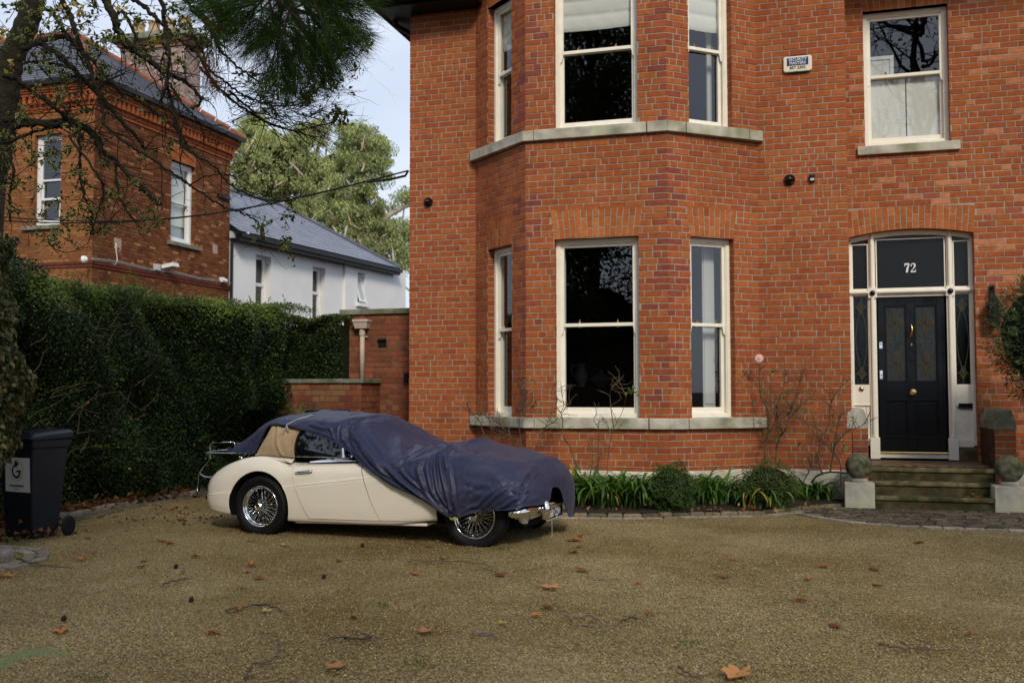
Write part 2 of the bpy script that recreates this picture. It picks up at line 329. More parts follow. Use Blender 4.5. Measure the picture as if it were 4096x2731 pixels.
# ================================================================== BRICKWORK
CO = .0845; JT = .0135
ORANGE = [(.43, .108, .028), (.40, .094, .026), (.385, .088, .025), (.41, .102, .027), (.36, .078, .025), (.43, .115, .031), (.395, .092, .026), (.37, .084, .026)]
MAROON = [(.30, .066, .032), (.27, .062, .036), (.33, .074, .030)]
OLDRED = [(.30, .075, .032), (.25, .06, .028), (.33, .095, .04), (.22, .06, .03), (.27, .085, .035)]
NEIGH_SHADE = [(.22, .070, .023), (.19, .057, .020), (.26, .092, .03), (.15, .045, .017), (.20, .062, .021), (.23, .078, .026)]  # side wall bricks, darker than the front with its shade in the colour
NEIGH_LIT = [(.34, .125, .038), (.30, .105, .034), (.37, .145, .045), (.26, .09, .03)]
MORTAR = (.35, .305, .23)
def brick_face(mb, rs, p0, d, n, a, b, zb, zt, col, depth=.006):
    a += rs.uniform(-.0015, .0015); b += rs.uniform(-.0015, .0015); zb += rs.uniform(-.001, .001); zt += rs.uniform(-.0012, .0012)
    q = depth+rs.uniform(-.002, .0025)
    P = lambda u, z, o: (p0[0]+d[0]*u+n[0]*o, p0[1]+d[1]*u+n[1]*o, z)
    vs = [P(a, zb, 0), P(b, zb, 0), P(b, zt, 0), P(a, zt, 0), P(a+.001, zb+.001, q), P(b-.001, zb+.001, q), P(b-.001, zt-.001, q), P(a+.001, zt-.001, q)]
    mb.add(vs, [(4, 5, 6, 7), (0, 1, 5, 4), (1, 2, 6, 5), (2, 3, 7, 6), (3, 0, 4, 7)], col)
def pick(rs, pal, amp=.04):
    c = np.array(pal[rs.randint(len(pal))])*np.array((.85, .985, 1.20))*(1+rs.normal()*amp)
    return tuple(np.clip(c, .01, .8))
def brick_wall(mb, p0, p1, z0, z1, holes=(), pal=ORANGE, seed=1, edge=None, co=CO, mortar=MORTAR, S=.232, Hd=.112, hp=.38, inner_mortar=True, jt=JT):
    """holes: (kind, u0, u1, z0, z1[, splay]) ; kind 'r' opening (cut through) or 'a' arch area (no bricks, mortar stays)"""
    p0 = np.array(p0, float)[:2]; p1 = np.array(p1, float)[:2]; Lw = np.linalg.norm(p1-p0); d = (p1-p0)/Lw; n = np.array([d[1], -d[0]]); rs = np.random.RandomState(seed)
    k0 = int(math.floor(z0/co+1e-6)); k1 = int(math.ceil(z1/co-1e-6)); prev = []
    for k in range(k0, k1):
        zb = max(k*co, z0); zt = min((k+1)*co-jt, z1)
        if zt-zb < .015: continue
        zm = (zb+zt)/2
        cuts = []
        for h in holes:
            if h[3]-.01 < zm < h[4]+.01 or (h[3] < zt and h[4] > zb and (min(h[4], zt)-max(h[3], zb)) > .03):
                sp = (h[5]*(zm-h[3])/(h[4]-h[3])) if len(h) > 5 else 0
                cuts.append((h[1]-sp-(0 if h[0] == 'r' else .0), h[2]+sp))
        u = -rs.choice([0, S/2, Hd/2, S*.7]) if k % 2 else -rs.choice([Hd/2, 0, Hd])
        u = max(u, -S); joints = []
        head_row = (k % 2 == 0)
        while u < Lw:
            l = (Hd if (rs.rand() < (hp+.25 if head_row else hp*.4)) else S)
            if any(abs(u+l-j) < .035 for j in prev): l = S if l == Hd else Hd
            if 0 < Lw-(u+l) < .06: l = Lw-u
            a, b = max(u, 0), min(u+l-jt, Lw)
            if Lw-b < .03: b = Lw
            segs = [(a, b)]
            for c0, c1 in cuts:
                ns = []
                for s0, s1 in segs:
                    if c1 <= s0 or c0 >= s1: ns.append((s0, s1))
                    else:
                        if c0-s0 > .02: ns.append((s0, c0-.0))
                        if s1-c1 > .02: ns.append((c1, s1))
                segs = ns
            for s0, s1 in segs:
                if s1-s0 < .018: continue
                P = pal
                if edge and ((edge[0] and s0 < edge[0]) or (edge[1] and s1 > Lw-edge[1])): P = MAROON if rs.rand() < .42 else pal
                brick_face(mb, rs, p0, d, n, s0, s1, zb, zt, pick(rs, P))
            joints.append(u+l); u += l
        prev = joints
    # mortar plane with openings left open
    us = sorted({0., Lw, *[x for h in holes if h[0] == 'r' for x in (max(h[1], 0), min(h[2], Lw))]}); zs = sorted({z0, z1, *[x for h in holes if h[0] == 'r' for x in (max(h[3], z0), min(h[4], z1))]})
    for i in range(len(us)-1):
        for j in range(len(zs)-1):
            um, zm = (us[i]+us[i+1])/2, (zs[j]+zs[j+1])/2
            if any(h[0] == 'r' and h[1] < um < h[2] and h[3] < zm < h[4] for h in holes): continue
            Q = lambda u, z: (p0[0]+d[0]*u, p0[1]+d[1]*u, z)
            mb.add([Q(us[i], zs[j]), Q(us[i+1], zs[j]), Q(us[i+1], zs[j+1]), Q(us[i], zs[j+1])], [(0, 1, 2, 3)], mortar)
    # reveals of the openings, brick by brick
    for h in holes:
        if h[0] != 'r': continue
        dep = .115
        for side, uu in ((1, h[1]), (-1, h[2])):
            if uu <= 0.001 or uu >= Lw-.001: continue
            q0 = p0+d*uu
            if side == 1: a_, b_ = q0, q0-n*dep
            else: a_, b_ = q0-n*dep, q0
            # visible face looks towards the opening
            for k in range(int(h[3]/co), int(h[4]/co)+1):
                zb = max(k*co, h[3]); zt = min((k+1)*co-jt, h[4])
                if zt-zb < .015: continue
                dd = unit(b_-a_); brick_face(mb, rs, a_, dd, np.array([dd[1], -dd[0]])*(1), .0, dep, zb, zt, pick(rs, pal), .003)
            mb.add([(a_[0], a_[1], h[3]), (b_[0], b_[1], h[3]), (b_[0], b_[1], h[4]), (a_[0], a_[1], h[4])], [(0, 1, 2, 3)], mortar)
        # soffit
        a_ = p0+d*h[1]; b_ = p0+d*h[2]
        mb.add([(*a_, h[4]), (*b_, h[4]), (*(b_-n*dep), h[4]), (*(a_-n*dep), h[4])], [(0, 1, 2, 3)], tuple(np.array(pal[0])*.9))
def flat_arch(mb, p0, p1, u0, u1, zb, zt, splay, n_=15, pal=ORANGE, seed=3, rise=0., mortar=(.34, .29, .21)):
    """gauged arch of soldier bricks one and a half bricks high; rise bends the lower edge upward in the middle"""
    p0 = np.array(p0, float)[:2]; p1 = np.array(p1, float)[:2]; d = unit(p1-p0); n = np.array([d[1], -d[0]]); rs = np.random.RandomState(seed)
    H_ = zt-zb; cut = .66
    fb = lambda t: u0+(u1-u0)*t; ft = lambda t: u0-splay+(u1-u0+2*splay)*t
    low = lambda t: zb+rise*(1-(2*t-1)**2)
    top = lambda t: zt+rise*.35*(1-(2*t-1)**2)
    P = lambda u, z, o: (p0[0]+d[0]*u+n[0]*o, p0[1]+d[1]*u+n[1]*o, z)
    def pt(t, s, o):
        u = fb(t)*(1-s)+ft(t)*s; z = low(t)*(1-s)+top(t)*s; return P(u, z, o)
    for i in range(n_):
        g = .085; t0, t1 = (i+g)/n_, (i+1-g)/n_
        sp = [(0, .635), (.675, 1)] if i % 2 else [(0, .31), (.35, 1)]
        for s0, s1 in sp:
            q = .007+rs.uniform(-.002, .002); col = pick(rs, [(.47, .135, .036), (.43, .112, .030), (.40, .10, .028), (.45, .12, .033)], .09)
            vs = [pt(t0, s0, 0), pt(t1, s0, 0), pt(t1, s1, 0), pt(t0, s1, 0), pt(t0, s0, q), pt(t1, s0, q), pt(t1, s1, q), pt(t0, s1, q)]
            mb.add(vs, [(4, 5, 6, 7), (0, 1, 5, 4), (1, 2, 6, 5), (2, 3, 7, 6), (3, 0, 4, 7)], col)
    for i in range(12):
        a, b = i/12, (i+1)/12
        mb.add([pt(a, 0, .002), pt(b, 0, .002), pt(b, 1, .002), pt(a, 1, .002)], [(0, 1, 2, 3)], mortar)
        # underside
        mb.add([pt(a, 0, .006), pt(b, 0, .006), pt(b, 0, -.115), pt(a, 0, -.115)], [(0, 3, 2, 1)], (.33, .09, .04))

YD, YB, YR = 13.786, 12.87, 14.80
PL, C1, C2, PR = (-4.588, YD), (-3.576, YB), (-1.67, YB), (-.569, YD)
house = thing('brick_house', 'large red brick house with two storey bay, white sash windows and black front door', 'house', (0, 0, 0))
# ---- main walls
mb = MB()
brick_wall(mb, (-5.632, YD), PL, .42, 7.35, seed=2)
brick_wall(mb, PR, (.587, YD), .42, 7.6, seed=4)
# front wall above the door, set back behind the bay side
DW0, DW1 = (.587, YR), (7.2, YR)
brick_wall(mb, DW0, DW1, .42, 7.6, [('r', .045, 1.675, .42, 3.73), ('a', .045, 1.675, 3.64, 4.03, .03), ('r', .29, 1.41, 4.93, 6.86), ('a', .29, 1.41, 6.86, 7.25, .06)], seed=5, pal=ORANGE+[(.55, .18, .07), (.36, .09, .04)])
brick_wall(mb, (.587, YD), (.587, YR), .42, 7.6, seed=6)
brick_wall(mb, (-5.632, 20.), (-5.632, YD), .42, 7.35, seed=7)
mb.build('wall', M['masonry'], house)
# ---- bay walls
mb = MB(); Lf = 1.906; Ls = float(np.hypot(C1[0]-PL[0], C1[1]-PL[1])); Lr = float(np.hypot(PR[0]-C2[0], PR[1]-C2[1]))
FW = (.395, 1.53); LW = (.353, 1.006); RW = (.345, 1.035)
for (a, b, Lw, wn, sd, ed) in ((PL, C1, Ls, LW, 11, (0, .13)), (C1, C2, Lf, FW, 12, (.13, .13)), (C2, PR, Lr, RW, 13, (.13, 0))):
    sp = .055
    brick_wall(mb, a, b, .42, 7.6, [('r', wn[0], wn[1], 1.12, 3.50), ('a', wn[0], wn[1], 3.50, 3.90, sp), ('r', wn[0], wn[1], 4.97, 7.02), ('a', wn[0], wn[1], 7.02, 7.42, sp)], seed=sd, edge=ed)
mb.build('bay_wall', M['masonry'], house)
for (a, b, wn, nn, sd) in ((PL, C1, LW, 9, 21), (C1, C2, FW, 15, 22), (C2, PR, RW, 9, 23)):
    mb = MB(); flat_arch(mb, a, b, wn[0], wn[1], 3.50, 3.90, .055, nn, seed=sd, rise=.012); mb.build('window_arch', M['masonry'], house)
    mb = MB(); flat_arch(mb, a, b, wn[0], wn[1], 7.02, 7.42, .055, nn, seed=sd+5); mb.build('window_arch', M['masonry'], house)
mb = MB(); flat_arch(mb, DW0, DW1, .045, 1.675, 3.64, 4.015, .035, 21, seed=31, rise=.09); mb.build('door_arch', M['masonry'], house)
mb = MB(); flat_arch(mb, DW0, DW1, .29, 1.41, 6.86, 7.24, .06, 14, seed=32); mb.build('window_arch', M['masonry'], house)
# ---- plinth
def offset_poly(pts, o):
    out = []
    for i, p in enumerate(pts):
        p = np.array(p, float); ns = []
        if i > 0: d = unit(p-np.array(pts[i-1])); ns.append(np.array([d[1], -d[0]]))
        if i < len(pts)-1: d = unit(np.array(pts[i+1])-p); ns.append(np.array([d[1], -d[0]]))
        m = unit(sum(ns)); out.append(p+m*o/max(m@ns[0], .3))
    return out
mb = MB()
line = [(-5.64, YD), PL, C1, C2, PR, (.587, YD)]
o1, o2 = offset_poly(line, .035), offset_poly(line, -.1)
o0 = offset_poly(line, .004)
for i in range(len(line)-1):
    a, b, c, d = o1[i], o1[i+1], o2[i+1], o2[i]; e, f = o0[i], o0[i+1]
    mb.add([(*a, 0), (*b, 0), (*b, .40), (*a, .40)], [(0, 1, 2, 3)]); mb.add([(*a, .40), (*b, .40), (*f, .445), (*e, .445)], [(0, 1, 2, 3)])
mb.box((.587, YR-.03, 0), (7.2, YR+.05, .42))
mb.build('plinth', M['granite'], house)
# ---- bay sills (granite, in several stones)
def bay_sill(z0, z1, ov=.062):
    mb = MB(); ext = [(-4.66, YD-.002), PL, C1, C2, PR, (-.49, YD-.002)]
    o = offset_poly([PL, C1, C2, PR], ov); inn = offset_poly([PL, C1, C2, PR], -.20)
    o[0] = np.array([-4.665, YD-.062]); o[-1] = np.array([-.485, YD-.062]);
    pts = [o[0], None, None, o[-1]]
    o[1] = o[1]; rs = random.Random(5)
    left_end = np.array([-4.665, YD+.0]); right_end = np.array([-.485, YD+.0])
    # outline front edge: left_end, o0, (joins side offset), o1, o2, o3, right_end
    sideL0 = offset_poly([PL, C1, C2, PR], ov)[0]
    front = [left_end, o[0], sideL0+np.array([.02, 0]) if False else o[0]]
    segs = [(o[0], o[1], inn[0], inn[1]), (o[1], o[2], inn[1], inn[2]), (o[2], o[3], inn[2], inn[3])]
    cuts = {0: [0, .08, .87, 1], 1: [0, .075, .86, 1], 2: [0, .19, .86, 1]}
    for i, (a, b, c, d) in enumerate(segs):
        cu = cuts[i]
        for j in range(len(cu)-1):
            g0 = 0 if j == 0 else .003; g1 = 0 if j == len(cu)-2 else -.003
            t0, t1 = cu[j]+g0, cu[j+1]+g1
            A, B = a+(b-a)*t0, a+(b-a)*t1; Cc, Dd = c+(d-c)*t1, c+(d-c)*t0; h = rs.uniform(-.002, .002); k = rs.uniform(.9, 1.1)
            mb.add([(*A, z0), (*B, z0), (*Cc, z0), (*Dd, z0), (*A, z1+h), (*B, z1+h), (*Cc, z1+.012), (*Dd, z1+.012)],
                   [(0, 3, 2, 1), (4, 5, 6, 7), (0, 1, 5, 4), (1, 2, 6, 5), (2, 3, 7, 6), (3, 0, 4, 7)])
    mb.obox((-4.665, YD-.062, z0+.001), (.08, 0, 0), (0, .06, 0), (0, 0, z1-z0-.002)); mb.obox((-.565, YD-.062, z0+.001), (.08, 0, 0), (0, .06, 0), (0, 0, z1-z0-.002))
    return mb.build('sill', M['granite'], house, bevel=.008)
bay_sill(.985, 1.122); bay_sill(4.845, 4.985)
# sill under the window above the door
mb = MB(); mb.box((.775, YR-.06, 4.795), (2.115, YR+.14, 4.92)); mb.build('sill', M['granite'], house, bevel=.008)

# ================================================================== SASH WINDOWS
def frame_rect(mb, P, u0, u1, z0, z1, w, o0, o1, col=(1, 1, 1), wb=None, wt=None):
    """picture frame: P(u,z,o) maps; bars of width w between offsets o0..o1"""
    wb = w if wb is None else wb; wt = w if wt is None else wt
    def bar(a, b, c, d):
        v = [P(a, c, o0), P(b, c, o0), P(b, d, o0), P(a, d, o0), P(a, c, o1), P(b, c, o1), P(b, d, o1), P(a, d, o1)]
        mb.add(v, [(0, 3, 2, 1), (4, 5, 6, 7), (0, 1, 5, 4), (1, 2, 6, 5), (2, 3, 7, 6), (3, 0, 4, 7)], col)
    bar(u0, u0+w, z0, z1); bar(u1-w, u1, z0, z1); bar(u0+w, u1-w, z0, z0+wb); bar(u0+w, u1-w, z1-wt, z1)
def plate(mb, P, u0, u1, z0, z1, o): mb.add([P(u0, z0, o), P(u1, z0, o), P(u1, z1, o), P(u0, z1, o)], [(0, 1, 2, 3)])
def sash_window(parent, p0, p1, u0, u1, z0, z1, rail, dep=.10, fw=.052, sw=.052, paint='white_paint', glass='glass', horns=True, sill_h=.055, fast=True, label=None):
    p0 = np.array(p0, float)[:2]; p1 = np.array(p1, float)[:2]; d = unit(p1-p0); n = np.array([d[1], -d[0]])
    P = lambda u, z, o: (p0[0]+d[0]*u+n[0]*o, p0[1]+d[1]*u+n[1]*o, z)
    mb = MB(); frame_rect(mb, P, u0, u1, z0, z1, fw, -dep-.14, -dep, wb=sill_h)
    frame_rect(mb, P, u0+fw, u1-fw, z0+sill_h, z1-fw, .014, -dep-.03, -dep-.012)
    win = mb.build('window', M[paint], parent, bevel=.004)
    if label: win['label'] = label
    a, b = u0+fw, u1-fw
    mb = MB(); frame_rect(mb, P, a, b, rail-.02, z1-fw, sw, -dep-.068, -dep-.030, wb=.045); mb.build('upper_sash', M[paint], win, bevel=.004)
    mb = MB(); frame_rect(mb, P, a, b, z0+sill_h, rail+.025, sw, -dep-.112, -dep-.072, wb=.085, wt=.045)
    mb.build('lower_sash', M[paint], win, bevel=.004)
    if horns:
        for uu, s in ((a+.004, 1), (b-.004, -1)):
            mb = MB(); pr = [(0, 0), (sw*.9, 0), (sw*.9, -.02), (sw*.7, -.04), (sw*.75, -.06), (sw*.45, -.10), (0, -.10)]
            mb.prism([P(uu+s*q[0], rail-.02+q[1], -dep-.066) for q in (pr if s == 1 else pr[::-1])], np.array([n[0], n[1], 0])*.034)
            mb.build('sash_horn', M[paint], win)
    mb = MB(); plate(mb, P, a+sw-.01, b-sw+.01, rail+.02, z1-fw-sw+.01, -dep-.05); mb.build('pane', M[glass], win)
    mb = MB(); plate(mb, P, a+sw-.01, b-sw+.01, z0+sill_h+.08, rail-.015, -dep-.095); mb.build('pane', M[glass], win)
    if fast:
        for t in (.25, .75):
            mb = MB(); u = a+(b-a)*t; q = P(u, rail+.028, -dep-.05); mb.lathe([(.018, 0), (.02, .01), (.008, .02), (.014, .035), (.004, .045)], q, (0, 0, 1), 8); q = P(u, rail-.035, -dep-.06); mb.lathe([(.001, 0), (.012, .004), (.012, .02), (.001, .024)], q, (0, 0, 1), 6)
            mb.build('sash_fastener', M['brass'], win)
    return win, P
def shutter_panels(win, P, u0, u1, z0, z1, o, nrm_depth=.03):
    mb = MB(); v = [P(u0, z0, o), P(u1, z0, o-(.0))]
    frame = lambda a, b, c, d, q: mb.add([P(a, c, q), P(b, c, q), P(b, d, q), P(a, d, q), P(a, c, q-.02), P(b, c, q-.02), P(b, d, q-.02), P(a, d, q-.02)], [(0, 1, 2, 3), (4, 7, 6, 5), (0, 4, 5, 1), (1, 5, 6, 2), (2, 6, 7, 3), (3, 7, 4, 0)])
    frame(u0, u1, z0, z1, o)
    h = (z1-z0)
    for s0, s1 in ((.03, .46), (.5, .97)):
        for k, i in enumerate((.018, .04)):
            frame(u0+i, u1-i, z0+h*s0+i, z0+h*s1-i, o+.006*(1-2*k)+.006)
    return mb.build('shutter', M['shutter'], win)
# lower bay
w1, P1 = sash_window(house, C1, C2, FW[0], FW[1], 1.12, 3.50, 2.355)
w2, P2 = sash_window(house, C2, PR, RW[0], RW[1], 1.12, 3.50, 2.35)
w3, P3 = sash_window(house, PL, C1, LW[0], LW[1], 1.12, 3.50, 2.34)
# upper bay
w4, P4 = sash_window(house, C1, C2, FW[0], FW[1], 4.97, 7.02, 6.06)
w5, P5 = sash_window(house, C2, PR, RW[0], RW[1], 4.97, 7.02, 6.06)
w6, P6 = sash_window(house, PL, C1, LW[0], LW[1], 4.97, 7.02, 6.03)
# above the door
w7, P7 = sash_window(house, DW0, DW1, .29, 1.41, 4.93, 6.86, 5.945)
# shutters folded beside the glass
shutter_panels(w2, P2, RW[1]-.26, RW[1]-.07, 1.22, 3.42, -.36); shutter_panels(w3, P3, LW[0]+.06, LW[0]+.3, 1.22, 3.42, -.36); shutter_panels(w1, P1, FW[0]+.03, FW[0]+.085, 1.22, 3.42, -.30)
shutter_panels(w6, P6, LW[0]+.06, LW[0]+.28, 5.05, 6.95, -.36)
# roman blinds upstairs
def blind(win, P, u0, u1, z0, z1, o, amp=.01, pleats=4, fold=.02, name='blind'):
    G = []
    for i in range(25):
        z = z0+(z1-z0)*i/24; row = []
        for j in range(17):
            u = u0+(u1-u0)*j/16
            b = fold*abs(math.sin(math.pi*pleats*i/24))**.5 if i < 24 else 0
            sag = -.012*math.sin(math.pi*j/16)*(1-i/24)
            row.append(P(u, z+sag, o+b+amp*math.sin(j*1.7+i*.5)*.3))
        G.append(row)
    m_ = MB(); m_.grid(G, (.93, .93, .86)); return m_.build(name, M['blind'], win, smooth=True)
blind(w4, P4, FW[0]+.05, FW[1]-.05, 6.385, 7.0, -.225, pleats=3); blind(w5, P5, RW[0]+.03, RW[1]-.04, 6.36, 7.0, -.225, pleats=3); blind(w6, P6, LW[0]+.03, LW[1]-.03, 6.4, 7.0, -.225, pleats=3)
m_ = MB(); frame_rect(m_, P5, RW[0]+.02, RW[1]-.05, 5.0, 6.95, .075, -.42, -.39); m_.build('inner_lining', M['shutter'], w5)
blind(w7, P7, .36, .86, 5.0, 5.93, -.235, pleats=24, fold=.012); blind(w7, P7, .875, 1.35, 5.0, 5.93, -.235, pleats=24, fold=.012)
m_ = MB(); frame_rect(m_, P7, .345, .71, 5.93, 6.265, .05, -.22, -.20); m_.obox(P7(.39, 5.97, -.215), (.27, 0, 0), (0, .01, 0), (0, 0, .25)); m_.build('shutter_leaf', M['shutter'], w7)
# ---- rooms behind the glass (dark, unlit)
def room(x0, x1, y0, y1, z0, z1, m, name='room', skip=()):
    mb = MB(); v = [(x0, y0, z0), (x1, y0, z0), (x1, y1, z0), (x0, y1, z0), (x0, y0, z1), (x1, y0, z1), (x1, y1, z1), (x0, y1, z1)]
    fs = {'f': (0, 1, 2, 3), 'c': (7, 6, 5, 4), 'b': (3, 2, 6, 7), 'l': (0, 3, 7, 4), 'r': (2, 1, 5, 6)}
    mb.add(v, [q for k, q in fs.items() if k not in skip]); return mb.build(name, M[m], house)
room(-4.7, -.52, YD+.12, 17.6, .62, 4.2, 'interior'); room(-4.7, -.52, YD+.12, 17.6, 4.6, 7.7, 'interior_grey')
mb = MB(); [mb.add([(-4.4, YD+.13, z), (-3.50, YB+.17, z), (-1.75, YB+.17, z), (-.8, YD+.13, z)], [(0, 1, 2, 3)]) for z in (.9, 4.1, 4.8, 7.5)]; mb.build('bay_floor', M['interior'], house); room(.6, 3.4, YR+.25, 18.2, .5, 4.3, 'interior_grey'); room(.6, 3.4, YR+.25, 18.2, 4.5, 7.7, 'interior_grey')
# top of the bay, house roof edge
mb = MB(); mb.prism([(*PL, 7.6), (*C1, 7.6), (*C2, 7.6), (*PR, 7.6)], (0, 0, .06)); mb.build('bay_roof', M['slate'], house)
mb = MB(); mb.box((-5.98, YD-.42, 7.14), (-4.45, YD+.0, 7.20)); mb.box((-5.98, YD-.0, 7.14), (-5.635, 20., 7.20)); mb.build('soffit', M['black_metal'], house)
mb = MB()
zg = 7.20
hp = lambda x0, x1: [(x, y) for x, y in ((0, 0), (0, -.05), (.02, -.09), (.06, -.11), (.10, -.09), (.12, -.05), (.12, 0))]
mb.box((-6.02, YD-.44, 7.16), (-4.45, YD-.42, 7.40)); mb.box((-6.0, YD-.42, 7.16), (-5.98, 20, 7.40))
prof = [(-.01, .09), (-.02, .02), (.0, -.04), (.05, -.075), (.1, -.04), (.12, .02), (.12, .09)]
mb.grid([[(x, YD-.55+a, 7.24+b) for a, b in prof] for x in (-6.13, -4.45)]); mb.grid([[(-6.14+a, y, 7.24+b) for a, b in prof] for y in (YD-.55, 20.)])
mb.build('gutter', M['black_metal'], house, smooth=False)
mb = MB(); mb.add([(-6.1, YD-.5, 7.33), (-4.4, YD-.5, 7.33), (-2, 17.2, 10.2), (-2.5, 17.2, 10.2)], [(0, 1, 2, 3)]); mb.add([(-6.1, YD-.5, 7.33), (-2.5, 17.2, 10.2), (-2.5, 20, 10.2), (-6.1, 20, 7.33)], [(0, 1, 2, 3)]); mb.box((PR[0], YD-.1, 7.62), (.6, YR, 7.7)); mb.box((-2.6, YD-.1, 7.68), (7.2, YR+3, 7.8))
mb.build('roof', M['slate'], house)
# swan neck downpipe on the left corner
mb = MB(); q = [onY('K', 2040, 175, YD+.15), onY('K', 2040, 235, YD+.15), onY('K', 2062, 275, YD+.2), onY('K', 2110, 305, YD+.3), onY('K', 2195, 350, YD+.45)]
mb.tube(crom(q, 20), .036, 10); mb.lathe([(.05, 0), (.05, .04), (.042, .045)], q[0], (0, 0, 1), 12); mb.lathe([(.046, 0), (.046, .03)], q[1]-v3(0, 0, .0), (0, 0, 1), 12)
mb.build('swan_neck_pipe', M['black_metal'], house, smooth=True)

# ================================================================== FRONT DOOR
YF = 14.98
Pd = lambda x, z, o: (x, YF-o, z)
TH = .61
ft = lambda x: 3.64+.09*(1-((x-1.4475)/.8175)**2)*1.0
door = None
mb = MB()                                               # posts, transom, arched head
def xbox(mb, x0, x1, z0, z1, o0, o1, col=(1, 1, 1)): mb.box((x0, YF-o1, z0), (x1, YF-o0, z1), col)
for x0, x1 in ((.895, 1.0), (1.912, 2.015)):
    c = (x0+x1)/2
    xbox(mb, x0-.012, x1+.012, .52, .82, .0, .085); xbox(mb, x0+.004, x1-.004, .82, 2.79, 0, .045); xbox(mb, x0+.012, x1-.012, 2.92, 3.70, 0, .045)
    mb.lathe([(.030, .82), (.036, .84), (.030, .86), (.030, 2.76), (.036, 2.79)], (c, YF-.055, 0), (0, 0, 1), 16); mb.lathe([(.028, 2.92), (.026, 3.69)], (c, YF-.055, 0), (0, 0, 1), 16)
    xbox(mb, x0-.006, x1+.006, 2.785, 2.925, 0, .085)
xbox(mb, .632, .895, 2.83, 2.905, 0, .055); xbox(mb, 1.0, 1.912, 2.83, 2.905, 0, .055); xbox(mb, 2.015, 2.262, 2.83, 2.905, 0, .055)
mb.tube([(.632, YF-.06, 2.868), (.895, YF-.06, 2.868)], .03, 10); mb.tube([(1.0, YF-.06, 2.868), (1.912, YF-.06, 2.868)], .03, 10); mb.tube([(2.015, YF-.06, 2.868), (2.262, YF-.06, 2.868)], .03, 10)
xbox(mb, 1.0, 1.912, 2.795, 2.83, 0, .03)
# outer jambs and arched head
xbox(mb, .632, .675, .72, 3.62, 0, .05); xbox(mb, 2.222, 2.262, .72, 3.62, 0, .05)
for i in range(24):
    xa = .632+(2.262-.632)*i/24; xb = .632+(2.262-.632)*(i+1)/24
    for (w0, w1, o) in ((.0, .045, .05), (.045, .065, .03)):
        mb.add([(xa, YF-o, ft(xa)-w1), (xb, YF-o, ft(xb)-w1), (xb, YF-o, ft(xb)-w0), (xa, YF-o, ft(xa)-w0), (xa, YF, ft(xa)-w1), (xb, YF, ft(xb)-w1)], [(0, 1, 2, 3), (0, 4, 5, 1)])
for a, b in ((.675, .90), (2.01, 2.222)):                # inner beads around the side lights
    for z0, z1 in ((1.545, 2.83), (2.905, 3.56)):
        frame_rect(mb, Pd, a, b, z0, z1, .016, .0, .028)
frame_rect(mb, Pd, 1.0, 1.912, 2.905, 3.62, .016, 0, .028)
xbox(mb, 1.0, 1.912, .535, .60, 0, .03)
dframe = mb.build('door_frame', M['white_paint'], house, bevel=.004)
for a, b in ((.632, .895), (1.975, 2.23)):              # panelled aprons under the side lights
    mb = MB(); xbox(mb, a+.04, b, .70, 1.55, -.02, .012); xbox(mb, a+.04, b-.0, 1.28, 1.55, 0, .028)
    z = .74
    while z < 1.3:                                       # diagonal boarding
        p = [(a+.045, YF-.014, z+.22), (a+.055, YF-.014, z+.235), (b-.002, YF-.014, z+.015), (b-.002, YF-.014, z)]
        if z+.235 < 1.28: mb.prism(p, (0, -.003, 0), (.6, .6, .6))
        z += .125
    xbox(mb, a+.04, b, .70, .80, 0, .03); xbox(mb, a+.04, b, 1.265, 1.285, 0, .036)
    mb.build('apron_panel', M['white_paint'], dframe, bevel=.003)
mb = MB(); xbox(mb, 2.04, 2.225, 1.225, 1.30, .03, .036); mb.build('letter_slot', M['black_metal'], dframe)
mb = MB(); xbox(mb, 2.005, 2.262, .50, .69, -.02, .06); 
for k in range(14):
    a = math.pi*(.02+k/14*1.0)-math.pi/2; c = v3(2.055, YF-.066, .60); e = c+v3(math.cos(a)*.2, 0, math.sin(a)*.1)*1.0
    e[0] = min(max(e[0], 2.01), 2.258); e[2] = min(max(e[2], .505), .685); mb.tube([c+(e-c)*.3, e], [.007, .012], 5)
mb.lathe([(.04, 0), (.038, .012), (.03, .008), (.018, .014), (.001, .018)], (2.055, YF-.06, .60), (0, -1, 0), 16)
mb.build('carved_block', mat('carved_stone', (.20, .15, .085), rough=.9, col2=(.08, .075, .03), nscale=8, noise=.3, bump=.6, bscale=60), dframe, smooth=False)
for x in (.9475, 1.963):
    mb = MB(); mb.lathe([(.038, 0), (.037, .018), (.028, .033), (.012, .04), (.001, .042)], (x, YF-.085, 2.852), (0, -1, 0), 18)
    mb.build('black_boss', M['black_gloss'], dframe, smooth=True)
mb = MB(); mb.lathe([(.034, 0), (.034, .008), (.026, .014), (.012, .012), (.010, .02), (.001, .022)], (.778, YF-.028, 1.497), (0, -1, 0), 20); mb.build('bell_push', M['brass_dull'], dframe, smooth=True)
